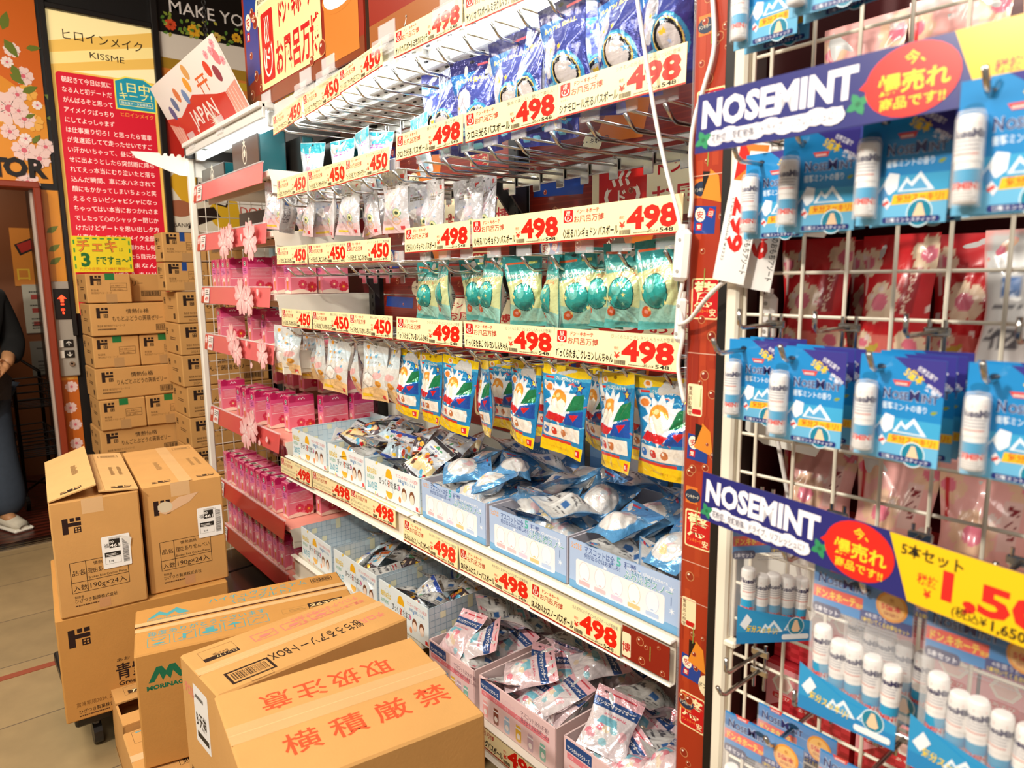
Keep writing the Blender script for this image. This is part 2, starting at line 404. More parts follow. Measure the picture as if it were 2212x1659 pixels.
mb = MB(); mb.box((.51, 2.52, -.004), (1.02, 1.06, .006), hx('e8952e'))
for fc, cc in zip(src.f, src.c):
    ys = [src.v[k][1] for k in fc]
    if min(ys) > 1.96 and max(ys) <= 3.06: mb.add([src.v[k] for k in fc], [tuple(range(len(fc)))], cc)
mb.v = [(x, y-1.97, z) for x, y, z in mb.v]
wall_cover = obj('wall_mural', mb, 'gloss', None, (XW+.006, -.45, 1.97), EX)
tag(wall_cover, 'orange cherry blossom mural with black lettering above the lift doorway', 'mural')
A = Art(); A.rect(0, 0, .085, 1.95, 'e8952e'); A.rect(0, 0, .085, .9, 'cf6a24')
for (x, y, r, c) in ((.04, 1.0, .04, 'f6d3cc'), (.05, .86, .04, 'f6d3cc'), (.03, .74, .04, 'f6d3cc'), (.055, .64, .05, 'f6d3cc'), (.045, .53, .04, 'f6d3cc'), (.03, .4, .035, 'f6d3cc'), (.06, .93, .03, 'f5b350')): A.petals(min(max(x, .035), .05), y, min(r, .034), c, 'e06a7a', rot=y*9, slim=.46)
for y in (1.72, 1.62, 1.55): A.leaf(.01, y, .07, .22, .6, '6d7a2a')
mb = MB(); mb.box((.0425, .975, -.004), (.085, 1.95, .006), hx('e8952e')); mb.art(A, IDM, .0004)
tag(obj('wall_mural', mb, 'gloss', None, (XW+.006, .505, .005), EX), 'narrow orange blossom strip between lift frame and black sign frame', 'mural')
# call panel
t = thing('lift_call_panel', 'brushed steel lift call panel beside the lift doorway', 'control panel', (XW+.012, .55, 0), EX)
b = MB(); b.box((0, 1.195, .012), (.105, .53, .018), hx('a39a8e'), .004); obj('face_plate', b, 'paint', t)
b = MB(); b.box((0, 1.335, .023), (.075, .17, .006), hx('100c0c'), .002); d = obj('indicator', b, 'plastic', t)
A = Art(); A.poly([(-.022, 1.365), (-.008, 1.365), (-.008, 1.345), (.008, 1.345), (.008, 1.365), (.022, 1.365), (0, 1.388)], 'ff3a1a'); A.rect(-.008, 1.33, .016, .008, 'ff3a1a'); A.text('中', 0, 1.295, .022, 'ff3a1a', bold=.02, al='c'); A.rect(-.004, 1.28, .01, .01, 'ff3a1a')
b = MB(); b.art(A, np.array(((1, 0, 0, 0), (0, 1, 0, 0), (0, 0, 1, .0265), (0, 0, 0, 1)))); obj('arrow_display', b, 'led', d)
for z, s in ((1.115, 1), (1.055, -1)):
    b = MB(); b.box((.01, z, .024), (.045, .042, .008), hx('17120f'), .002); k = obj('call_button', b, 'plastic', t)
    A = Art(); A.line([(.01, z-.012*s), (.01, z+.01*s)], .004, 'ece6dc'); A.line([(-.002, z), (.01, z+.012*s), (.022, z)], .004, 'ece6dc')
    A.rect(-.036, z-.02, .02, .04, 'e8e2d6'); b = MB(); b.art(A, np.array(((1, 0, 0, 0), (0, 1, 0, 0), (0, 0, 1, .0285), (0, 0, 0, 1)))); obj('button_arrow', b, 'paint', k)
b = MB(); b.tube([(.015, 1.0, .02), (.015, 1.0, .032)], .014, hx('c9c2b8'), 14); b.tube([(.015, 1.0, .03), (.015, 1.0, .034)], .006, hx('2a2622'), 8); obj('key_switch', b, 'chrome', t)
# tall lit cosmetics sign in its black frame
y0, y1, z0, z1 = .612, 1.13, 1.28, 2.90
t = thing('lightbox_sign', 'tall gold and red lightbox sign covered in white Japanese lines', 'sign', (XW+.01, y0, z0), EX)
w, h = y1-y0, z1-z0
A = Art(); A.rect(0, 0, w, h, 'e2b254')
A.poly([(0, h), (0, h-.16), (w, h-.02), (w, h)], 'f2dc9c'); A.poly([(0, h-.22), (w, h-.1), (w, h-.16), (0, h-.28)], 'f0d488'); A.poly([(.1, h-.3), (w, h-.22), (w, h-.3)], 'f4e2ac')
A.text('ヒロインメイク', w/2+.01, h-.135, .062, '1b120c', w=w*.76, bold=.004, al='c'); A.text('KISSME', w/2+.02, h-.215, .046, '1b120c', w=w*.33, al='c')
A.rrect(.02, -.02, w-.035, h-.29, .02, 'c8152a')
T_ = ['朝起きて今日は気に', 'なる人と初デートだ', 'がんばるぞと思って', 'アイメイクばっちり', 'にしてよっしゃまず', 'は仕事乗り切ろ！と思ったら電車', 'が鬼遅延してて走ったせいですご', 'い汗かいちゃって、昼に打ち合わ', 'せに出ようとしたら突然雨に降ら', 'れてえっ本当にむり泣いたと落ち', '込んだ瞬間、車に水ハネされて', '顔にもかかってしまいちょっと笑', 'えるぐらいビシャビシャになっ', 'ちゃってはい本当におつかれさま', 'でしたって心のシャッター閉じか', 'けたけどデートを思い出し夕方', '仕事おわってどうせメイク全部落', 'ちてるんだろうな神様わたし何か', 'した？と思って鏡みたら目元ねえ', 'いたままなんで', 'かで？？まじ壮絶', 'すこれ本当に朝', 'なまで落とさない']
for i, s_ in enumerate(T_):
    xx = .045; ww = (w-.09)*(.56 if i < 5 else 1)
    if i >= 19: xx = .2; ww = w-.24
    A.text(s_, xx, h-.36-i*.0528, .033, 'f8e6d8', w=ww, bold=.004)
A.poly([(.30, h-.31), (.36, h-.285), (.46, h-.285), (.515, h-.32), (.515, h-.47), (.30, h-.47)], 'e8cf4a'); A.poly([(.307, h-.317), (.365, h-.292), (.455, h-.292), (.508, h-.325), (.508, h-.463), (.307, h-.463)], '1f8a9c')
A.text('1日中', .408, h-.365, .058, 'f6e27a', w=.15, bold=.015, al='c'); A.text('キープ！', .408, h-.405, .042, 'f6e27a', w=.17, bold=.008, al='c'); A.frame(.32, h-.445, .176, .03, .003, 'f6e27a'); A.text('耐久性データ取得済み', .408, h-.437, .016, 'fff4d0', w=.155, al='c')
A.text('ヒロインメイク', .408, h-.505, .028, 'e8a43a', w=.17, al='c')
b = MB(); b.box((w/2, h/2, -.002), (w, h, .004), hx('e2b254')); b.art(A, IDM, .0003); obj('lit_panel', b, 'lit', t)
b = MB(); fr = hx('17110e')
for x in (-.012, w+.018): b.box((x, h/2+.05, .008), (.026 if x < 0 else .036, h+.35, .04), fr, .004)
b.box((w/2, h+.015, .008), (w, .03, .04), fr, .004); obj('frame', b, 'paint', t)
# yellow handwritten card
A = Art(); A.rrect(0, 0, .3, .2, .008, 'f4dc1e')
for i in range(7): A.rect(.03+.037*i, .183, .022, .008, '2f9a3a')
for x in (.008, .284): 
    for i in range(4): A.rect(x, .02+.045*i, .008, .024, '2f9a3a')
A.text('チェキ', .025, .118, .075, '20190e', w=.2, bold=.06); A.text('チェキ', .025, .118, .075, 'f08a2a', w=.2, bold=.025); A.text('は', .235, .118, .025, '20190e')
A.text('3', .04, .035, .1, '146a2a', bold=.07); A.text('Fですョ～', .115, .045, .055, '146a2a', w=.165, bold=.05); A.text('ただ今店頭にて3機種展開中!', .03, .01, .02, 'e0641e', w=.25, bold=.01)
b = MB(); b.box((.15, .1, -.002), (.3, .2, .003), hx('f4dc1e')); b.art(A, IDM)
p = at(160, 588, X=XW+.05); tag(obj('handwritten_sign', b, 'paper', None, (XW+.05, p[1], p[2]), EX), 'yellow handwritten sign with dashed green border under the red lines of the lightbox', 'sign')
# panels right of the lightbox
A = Art(); w = .75
pz = lambda px, py: at(px, py, X=XW)[2]-1.3
A.rect(0, 0, w, 2.0, 'efe2d2'); A.rect(.0, 1.60, w, .5, '17120f')
zb = 1.60
for (x, y, r, c) in ((.07, zb+.05, .035, 'e0502a'), (.2, zb+.04, .04, 'f2b32a'), (.33, zb+.03, .03, 'e8c05a'), (.45, zb+.05, .03, 'f2b32a')): A.petals(x, y, r, c, '7a2a10', slim=.46)
rr = random.Random(4)
for i in range(46): A.leaf(rr.uniform(0, .6), zb+rr.uniform(.0, .1), .03, .3, rr.uniform(0, 6), rr.choice(('8a9a3a', '5f8a34', 'b9b04a')))
A.text('MAKE YOU', .07, zb+.12, .1, 'f0e6de', w=.5, bold=.004)
A.rect(0, 1.40, w, .06, 'b58a2a'); A.rect(0, 1.17, w, .23, 'e88a3a'); A.rect(.28, 1.34, w, .045, 'd9b12e'); A.rect(0, .7, w, .47, 'cf2a1e'); A.rect(0, .62, w, .08, 'd99a2a')
for i in range(9): A.petals(.08+.09*(i % 4), 1.21+.06*(i//4), .035, 'eda05a', rot=i)
b = MB(); b.box((w/2, 1.0, -.003), (w, 2.0, .005), hx('efe2d2')); b.art(A, IDM, .0003)
tag(obj('promo_wall_panel', b, 'gloss', None, (XW+.008, 1.17, 1.3), EX), 'black floral wall panel reading MAKE YOU above orange and gold bands', 'poster')
# comic sale poster behind the mesh
A = Art(); A.rect(0, 0, .62, .42, 'f6ead2'); A.poly([(0, .3), (.12, .42), (.3, .42), (.12, .12)], 'f0b82a'); A.ell(.34, .12, .11, .1, 'f2c02a')
for P in ([(.16, .2), (.34, .16), (.38, .26), (.3, .38), (.17, .36)],): A.poly(P, '2a1a12'); A.poly([(x*.9+.026, y*.9+.028) for x, y in P], 'fbf6ea')
A.line([(.18, .3), (.34, .28)], .008, '2a1a12'); A.line([(.19, .25), (.35, .23)], .008, '2a1a12'); A.poly([(.1, .02), (.3, .1), (.26, .16), (.14, .14)], '2a1a12')
A.ell(.06, .14, .08, .05, 'b06a4a'); A.text('BANK', .02, .03, .035, '3a2a1c', bold=.01); A.poly([(.43, .05), (.6, .05), (.62, .22), (.4, .24)], 'fff6ea'); A.text('DON', .42, .12, .07, 'd8452a', w=.17, bold=.015); A.text('Nicel', .44, .06, .05, 'd8452a', w=.13); A.poly([(.43, .3), (.6, .26), (.6, .36)], 'e05a3a'); A.ell(.56, .37, .05, .03, '6a9ac0')
b = MB(); b.box((.31, .21, -.003), (.62, .42, .005), hx('f6ead2')); b.art(A, IDM, .0004)
p = at(372, 500, X=-4.6); tag(obj('comic_poster', b, 'gloss', None, (XW+.02, p[1], p[2]), EX), 'comic style poster with a fist and DON lettering above the cartons behind the mesh', 'poster')
b = MB(); b.box((0, 0, 0), (.05, .5, 1.3), hx('a9bfc6'), .01); tag(obj('partition_panel', b, 'paint', None, (XW+.06, 1.98, 1.35)), 'pale blue grey panel seen through the mesh above the black box', 'panel')

# ================================================================== LIFT INTERIOR AND PEOPLE
A = Art(); A.rect(0, 0, .34, .42, 'd9862e'); A.poly([(.02, .3), (.15, .36), (.17, .28), (.05, .22)], '1c120e'); A.poly([(.035, .3), (.145, .345), (.155, .285), (.06, .24)], 'b3261c')
A.text('番', .19, .27, .12, '1c120e', bold=.06); A.text('番', .19, .27, .12, 'b3261c', bold=.015); A.text('口', .02, .05, .1, 'f0c23a', bold=.03); A.ell(.28, .16, .07, .06, 'f0c23a'); A.text('い', .24, .14, .06, '2a1a10', bold=.02); A.text('1階', .2, .04, .05, '7a3a10', bold=.01)
def flat(name, A, mat, w, h, loc, rot, label, cat, base='ffffff', th=.003, dz=.0002):
    b = MB(); b.box((w/2, h/2, -th/2), (w, h, th), hx(base)); b.art(A, IDM, dz)
    return tag(obj(name, b, mat, None, loc, rot), label, cat)
XL = -6.32
p = at(26, 618, X=XL); flat('lift_poster', A, 'paper', .36, .42, (XL, p[1]+.02, p[2]), EX, 'orange and red poster on the brown lift wall above the notices', 'poster', 'd9862e')
for i, (px, py, w, h, n) in enumerate(((58, 720, .27, .36, 'pale notice with red boxes on the lift wall under the orange poster'), (72, 812, .22, .26, 'dim grey notice on the lift wall below the pale notice'))):
    A = Art(); A.rect(0, 0, w, h, 'b9b4a4' if i == 0 else '77726a')
    for k in range(3): 
        A.lines(.04, h-.06-k*.1, w-.08, .02, 1, '2a2420', k); 
        if i == 0: A.rect(.05, h-.11-k*.1, w-.1, .035, 'a83a30')
    A.lines(.04, .03, w-.08, .06, 3, '3a342c', 9)
    p = at(px, py, X=XL); flat('lift_notice', A, 'paper', w, h, (XL+.002, p[1], p[2]), EX, n, 'notice', 'b9b4a4')
# lit shop display beyond the open rear side of the lift
t = thing('shop_display', 'brightly lit shop display seen past the dark jacket through the lift', 'display', (-6.64, -.315, 0), EX)
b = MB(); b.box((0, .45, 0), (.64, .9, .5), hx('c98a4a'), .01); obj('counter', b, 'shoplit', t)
A = Art(); A.rect(-.32, .9, .64, 1.2, 'e8d2b4'); r = random.Random(2)
for i in range(4): A.rect(-.32, 1.0+i*.25, .64, .02, 'fff4e0')
for i in range(24): A.rect(-.3+.1*(i % 6), 1.03+.25*(i//6), .07, .13+r.random()*.06, r.choice(('d83a2a', 'f4e8d8', '3a4a8a', 'e8b03a', 'f8f4ea')))
A.text('まぐろ', -.05, .7, .07, 'd8451e', bold=.02)
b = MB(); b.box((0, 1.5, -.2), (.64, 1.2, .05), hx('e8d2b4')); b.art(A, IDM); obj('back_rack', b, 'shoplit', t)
b = MB(); b.box((-6.95, -.2, 1.2), (.02, 1.4, 2.4), hx('3a2418')); structure('wall_lift_rear', b, 'paint')

def skin_body(name, nodes, edges, mat, parent, col, sub=2):
    me = bpy.data.meshes.new(name); me.from_pydata([n[0] for n in nodes], edges, [])
    o = obj(name, me, None, parent)
    md = o.modifiers.new('Skin', 'SKIN'); md.use_smooth_shade = True
    for i, n in enumerate(nodes):
        r_ = n[1]; me.skin_vertices[0].data[i].radius = r_ if isinstance(r_, tuple) else (r_, r_)
    me.skin_vertices[0].data[0].use_root = True
    ss = o.modifiers.new('Sub', 'SUBSURF'); ss.levels = ss.render_levels = sub
    m2, N, L, bs = mk(name+'_surface'); bs.inputs['Roughness'].default_value = .5 if mat == 'skin' else .9
    n = N.new('ShaderNodeTexNoise'); n.inputs['Scale'].default_value = 40; cr = N.new('ShaderNodeValToRGB')
    c = hx(col); cr.color_ramp.elements[0].color = (*[k*.85 for k in c], 1); cr.color_ramp.elements[1].color = (*[k*1.12 for k in c], 1)
    tc = N.new('ShaderNodeTexCoord'); L.new(tc.outputs['Object'], n.inputs[0]); L.new(n.outputs[0], cr.inputs[0]); L.new(cr.outputs[0], bs.inputs['Base Color'])
    me.materials.append(m2); return o
def person(name, label, loc, rz, jacket, jeans, bag=True):
    """standing figure facing local -Y; y forward negative"""
    t = thing(name, label, 'person', loc, (0, 0, rz))
    skin = 'c08a5e'
    nd = [((0, 0, .93), (.13, .1)), ((0, 0, 1.15), (.14, .1)), ((0, 0, 1.33), (.15, .1)), ((0, -.01, 1.43), .055), ((0, -.02, 1.5), .05), ((0, -.03, 1.56), (.075, .09)), ((0, -.03, 1.66), (.075, .09)),
          ((.18, 0, 1.36), .05), ((.23, -.02, 1.1), .042), ((.1, -.24, 1.0), .034), ((-.18, 0, 1.36), .05), ((-.24, -.02, 1.1), .042), ((-.12, -.24, .98), .034),
          ((.09, 0, .86), .085), ((.1, 0, .48), .058), ((.1, .03, .1), .04), ((-.09, 0, .86), .085), ((-.1, 0, .48), .058), ((-.1, .03, .1), .04), ((.1, -.1, .05), .035), ((-.1, -.1, .05), .035)]
    ed = [(0, 1), (1, 2), (2, 3), (3, 4), (4, 5), (5, 6), (2, 7), (7, 8), (8, 9), (2, 10), (10, 11), (11, 12), (0, 13), (13, 14), (14, 15), (0, 16), (16, 17), (17, 18), (15, 19), (18, 20)]
    skin_body('body', nd, ed, 'skin', t, skin)
    jk = [((0, 0, .88), (.175, .13)), ((0, 0, 1.1), (.175, .135)), ((0, 0, 1.33), (.18, .125)), ((0, 0, 1.42), (.09, .08)),
          ((.19, 0, 1.37), .075), ((.25, -.02, 1.1), .07), ((.15, -.18, 1.02), .058), ((-.19, 0, 1.37), .075), ((-.26, -.02, 1.1), .07), ((-.16, -.18, 1.0), .058)]
    skin_body('jacket', jk, [(0, 1), (1, 2), (2, 3), (2, 4), (4, 5), (5, 6), (2, 7), (7, 8), (8, 9)], 'cloth', t, jacket)
    jn = [((0, 0, .9), (.165, .125)), ((.095, 0, .8), .11), ((.105, 0, .48), .098), ((.12, .0, .05), (.11, .13)), ((-.095, 0, .8), .11), ((-.105, 0, .48), .098), ((-.12, .0, .05), (.11, .13))]
    skin_body('jeans', jn, [(0, 1), (1, 2), (2, 3), (0, 4), (4, 5), (5, 6)], 'cloth', t, jeans)
    skin_body('hair', [((0, 0, 1.73), (.09, .1)), ((0, .03, 1.62), (.1, .1)), ((0, .06, 1.48), (.1, .06)), ((0, .07, 1.32), (.09, .04))], [(0, 1), (1, 2), (2, 3)], 'cloth', t, '120c0a')
    for sx in (-1, 1):
        # hand: palm, four fingers of unequal length, thumb from the side of the palm
        w = np.array((.1*sx if sx > 0 else -.12, -.24, 1.0 if sx > 0 else .98)); d = np.array((-.75*sx, -.6, -.3)); d /= np.linalg.norm(d)
        sd = np.array((0, 0, 1.)); nd = [(tuple(w), (.026, .02)), (tuple(w+d*.05), (.036, .016)), (tuple(w+d*.085), (.036, .014))]; ed = [(0, 1), (1, 2)]
        for k, ln in enumerate((.062, .072, .068, .052)):
            bs = w+d*.09+sd*(.026-.0175*k); k0 = len(nd)
            nd += [(tuple(bs), .0085), (tuple(bs+d*ln*.5), .008), (tuple(bs+d*ln*.8+np.array((0, .018, -.012))), .007), (tuple(bs+d*ln*.9+np.array((0, .035, -.022))), .006)]
            ed += [(2, k0), (k0, k0+1), (k0+1, k0+2), (k0+2, k0+3)]
        k0 = len(nd); nd += [(tuple(w+d*.04+sd*.035), .011), (tuple(w+d*.07+sd*.055), .009), (tuple(w+d*.095+sd*.052), .007)]; ed += [(1, k0), (k0, k0+1), (k0+1, k0+2)]
        skin_body('hand', nd, ed, 'skin', t, skin, 1)
        b = MB(); P = []
        x0 = .11*sx
        for i in range(9):
            u = i/8; yy = .1-.29*u; wd = .045+.012*math.sin(PI*min(u*1.1, 1)); hh = (.085 if u < .35 else .085-.045*(u-.35)/.65)
            if i in (0, 8): wd *= .6; hh *= .75
            P.append([(x0+wd*math.cos(a)*(1 if math.sin(a) < .2 else .8), yy, .012+max(0, hh*(.5+.5*math.sin(a)))) for a in [2*PI*k/10 for k in range(10)]])
        vs = [v for ring_ in P for v in ring_]; fs = [(i*10+k, i*10+(k+1) % 10, (i+1)*10+(k+1) % 10, (i+1)*10+k) for i in range(8) for k in range(10)]+[tuple(range(10)), tuple(range(89, 79, -1))]
        b.add(vs, fs, hx('ddd2bc')); sh = obj('shoe', b, 'leather', t, smooth=True)
        b = MB(); b.box((x0, -.045, .012), (.11, .3, .024), hx('efe8d8'), .01); obj('sole', b, 'plastic', sh)
    b = MB()
    for sx in (-1, 1):
        b.lathe([(0, -.012), (.009, -.008), (.012, 0), (.009, .008), (0, .012)], 8, hx('f4efe6'), (.03*sx, -.118, 1.63)); b.lathe([(0, -.006), (.005, -.003), (.006, 0), (.005, .003), (0, .006)], 6, hx('1a120c'), (.03*sx, -.128, 1.63))
    obj('eyes', b, 'plastic', t, smooth=True)
    b = MB(); b.tube([(0, -.115, 1.635), (0, -.14, 1.6), (0, -.118, 1.59)], [.008, .014, .008], hx(skin), 6); b.tube([(-.022, -.112, 1.56), (0, -.122, 1.558), (.022, -.112, 1.56)], .006, hx('a05a48'), 6)
    for sx in (-1, 1): b.tube([(.085*sx, -.03, 1.64), (.095*sx, -.02, 1.615), (.085*sx, -.025, 1.59)], .012, hx(skin), 6)
    obj('face_features', b, 'skin', t, smooth=True)
    return t
p = at(40, 1133, Z=0)
pa = person('person', 'person in black jacket, blue jeans and white trainers holding a black bag in the lift', (-5.02, .10, 0), 1.95, '0b0908', '3c4654')
b = MB()
prof = [(-.15, .0), (.15, 0), (.17, .12), (.1, .2), (-.1, .2), (-.17, .12)]
vs = [(x, y, z) for y in (-.055, .055) for x, z in prof]; n_ = 6
b.add(vs, [tuple(range(6)), tuple(range(11, 5, -1))]+[(i, (i+1) % 6, 6+(i+1) % 6, 6+i) for i in range(6)], hx('15110f'))
bg = tag(obj('shoulder_bag', b, 'leather', None, (-4.84, .12, .80), (0, 0, 1.95)), 'black leather bag held against the black jacket in the lift', 'bag')
b = MB(); b.tube([(-.12, 0, .19), (-.08, 0, .3), (.08, 0, .3), (.12, 0, .19)], .008, hx('15110f'), 6); obj('handle', b, 'leather', bg)
person('person', 'second person in dark clothes half hidden at the back of the lift behind the trolley', (-6.03, .05, 0), 1.2, '14100e', '1a1716')
t = thing('shopping_trolley', 'black shopping trolley with baskets standing in the dark lift', 'trolley', (-5.58, .42, 0), (0, 0, .1))
bk = hx('191513')
for z in (.34, .66):
    b = MB()
    for y in (-.1, .1):
        for k in range(4): b.tube([(-.2, y, z+.05*k), (.2, y, z+.05*k)], .005, bk, 5)
    for x in (-.2, .2):
        for k in range(4): b.tube([(x, -.1, z+.05*k), (x, .1, z+.05*k)], .005, bk, 5)
    for k in range(7):
        x = -.2+.4*k/6
        b.tube([(x, -.1, z+.15), (x, -.1, z), (x, .1, z), (x, .1, z+.15)], .004, bk, 5)
    obj('basket', b, 'plastic', t)
b = MB(); 
for x in (-.2, .2):
    for y in (-.11, .11): b.tube([(x, y, .09), (x, y, .85)], .011, hx('3a3430'), 8)
b.tube([(-.2, -.11, .85), (-.26, 0, .95), (-.2, .11, .85)], .011, hx('3a3430'), 8); b.tube([(-.2, -.11, .12), (.2, .11, .12)], .009, hx('3a3430'), 6); b.tube([(-.2, .11, .12), (.2, -.11, .12)], .009, hx('3a3430'), 6); obj('frame', b, 'chrome', t)
for x in (-.2, .2):
    for y in (-.11, .11):
        b = MB(); b.tube([(x-.0, y-.012, .045), (x, y+.012, .045)], .045, hx('1c1816'), 14); b.tube([(x, y, .05), (x, y, .11)], .012, hx('6a5a4a'), 6); obj('castor', b, 'plastic', t)

# ================================================================== CARTONS BY THE WALL
CB, CB2 = hx('c89658'), hx('bf8a48')
INK = '2e1c12'
def carton(name, label, w, d, h, loc, rz=0, arts=None, tape=None, group=None, col=CB, cat='carton', gapped=True):
    """closed corrugated carton; local front faces -Y"""
    b = MB(); b.box((0, 0, h/2), (w, d, h), col, .004)
    for f, A in (arts or {}).items(): b.art(A, fmat(f, w, d, h))
    o = tag(obj(name, b, 'card', None, loc, (0, 0, rz)), label, cat, group)
    if tape:
        for (nm, A, f, lb) in tape:
            b = MB(); b.art(A, fmat(f, w, d, h)); k = obj(nm, b, 'gloss', o)
            if lb: k['label'] = lb
    return o
def jelly_long(w, h, name_):
    A = Art(); dologo(A, .03, h*.55, .055); A.text('情熱価格', w*.5, h*.68, .028, INK, bold=.02, al='c'); A.text(name_, w*.5, h*.45, .03, INK, w=w*.55, bold=.02, al='c')
    A.text('製造者 株式会社アイエーフーズ', .03, h*.28, .013, '5a3c22', w=.13, bold=.01); A.lines(.03, h*.18, .11, .015, 1, '5a3c22'); A.frame(w-.14, h*.1, .11, .035, .003, INK); A.barcode(w-.135, h*.1+.005, .1, .025, INK); return A
def jelly_short(w, h, stamp=False):
    A = Art(); dologo(A, .02, h*.6, .05); A.text('製造者', .02, h*.4, .012, '5a3c22'); A.text('株式会社アイエーフーズ', .02, h*.31, .012, '5a3c22', w=.095)
    A.frame(w-.1, h*.4, .08, .042, .002, '5a3c22'); A.rect(w-.1, h*.4+.016, .08, .002, '5a3c22'); A.text('品名 蒟蒻ゼリー', w-.095, h*.4+.024, .01, '5a3c22', w=.06); A.text('入数 18個入', w-.095, h*.4+.004, .01, '5a3c22', w=.055)
    A.rect(w*.42, .0, .05, h*.3, 'b48a58'); return A
def side_print(d, h):
    A = Art(); dologo(A, .03, h*.6, .035); A.text('情熱', d*.55, h*.7, .02, '5a3c22', bold=.01, al='c'); A.lines(d*.35, h*.45, d*.4, .02, 2, '5a3c22', 3); A.barcode(d*.7, h*.12, .04, .03, '4a3220'); return A
def green_tape(w, h, dd=.035):
    A = Art(); A.rect(w*.42, h-dd, .045, dd, '14733a'); return A
Xs = -4.25
DS = .3
rowsL = [(1.345, .155, 'long', None), (1.170, .172, 'long', 'ももとぶどうの蒟蒻ゼリー'), (.998, .168, 'short', None), (.828, .168, 'long', 'りんごとぶどうの蒟蒻ゼリー'), (.660, .166, 'short', None), (.492, .166, 'long', 'りんごとぶどうの蒟蒻ゼリー'), (.326, .166, 'short', None), (.160, .164, 'long', 'ぶどうの蒟蒻ゼリー'), (0.0, .158, 'short', None)]
for i, (z, h, kd, nm) in enumerate(rowsL):
    sd = {'left': side_print(DS, h-.002)}
    j = .012*math.sin(i*2.1)
    pos = ['topmost of', 'directly under the top of', 'second layer under the top of', 'third layer under the top of', 'fourth layer under the top of', 'fifth layer under the top of', 'sixth layer under the top of', 'seventh layer under the top of', 'bottom layer of'][i]
    if i == 0:
        carton('carton', 'brown carton with green tape, topmost of the stack under the yellow sign', .21, DS, h-.002, (Xs-DS/2, .725, z), PI/2, {'front': jelly_short(.21, h), **sd}, [('tape', green_tape(.21, h), 'front', 'green packing tape')])
        A = Art(); A.text('リー', .0+.02, .09, .03, INK, bold=.02); A.frame(.06, .03, .1, .03, .003, INK); A.barcode(.065, .034, .09, .022, INK)
        carton('carton', 'carton set back beside the green taped top carton under the yellow sign', .19, .22, h-.004, (Xs-.2, .93, z), PI/2, {'front': A})
    elif kd == 'long':
        carton('carton', f'wide jelly carton, {pos} the stack below the lightbox sign', .452, DS, h-.002, (Xs-DS/2+j, .845+j*.3, z), PI/2, {'front': jelly_long(.452, h, nm), **sd})
    else:
        for k in range(2):
            w = .222
            carton('carton', f'{"left" if k == 0 else "right"} green taped carton, {pos} the stack below the lightbox', w, DS, h-.002, (Xs-DS/2+j, .735+k*.226, z), PI/2, {'front': jelly_short(w, h, k), **(sd if k == 0 else {})}, [('tape', green_tape(w, h), 'front', 'green packing tape')])
# second stack, nearer, partly behind the mesh
Xr = -3.95
rowsR = [(1.555, .15, 's'), (1.405, .148, 's'), (1.235, .165, 'l', 'もも蒟蒻ゼリー'), (1.065, .168, 'l', 'ぶどう蒟蒻ゼリー'), (.895, .168, 'l', 'りんご蒟蒻ゼリー'), (.725, .168, 'l', 'りんご蒟蒻ゼリー'), (.555, .168, 'l', 'もも蒟蒻ゼリー'), (.385, .168, 'l', 'もも蒟蒻ゼリー'), (.2, .183, 'l', 'ぶどう蒟蒻ゼリー'), (0, .198, 'l', 'りんご蒟蒻ゼリー')]
for i, rw in enumerate(rowsR):
    z, h = rw[0], rw[1]
    pos = ['topmost', 'second from the top', 'third from the top', 'fourth from the top', 'fifth from the top', 'sixth from the top', 'seventh from the top', 'eighth from the top', 'ninth from the top', 'lowest'][i]
    if rw[2] == 's':
        bl = Art(); bl.rect(.085, h-.045, .025, .045, '22488a')
        sdp = {'left': side_print(.16, h)}
        for k in range(2):
            w = .215
            carton('carton', f'{"left" if k == 0 else "right"} blue taped carton in the {pos} layer behind the wire mesh', w, .16, h-.002, (Xr-.08, 1.04+k*.218, z), PI/2, {'front': jelly_short(w, h), **(sdp if k == 0 else {})}, [('tape', bl, 'front', 'blue packing tape')])
    else:
        w = .46; y = 1.175 + (.02 if i < 5 else .035)
        A = jelly_long(w, h, rw[3]); A.text('2024.07.1', .05, h*.06, .018, '6a4a2a')
        carton('carton', f'wide jelly carton, {pos} layer of the stack standing behind the wire mesh', w, .3, h-.002, (Xr-.15, y+.015, z), PI/2, {'front': A, 'left': side_print(.3, h)})

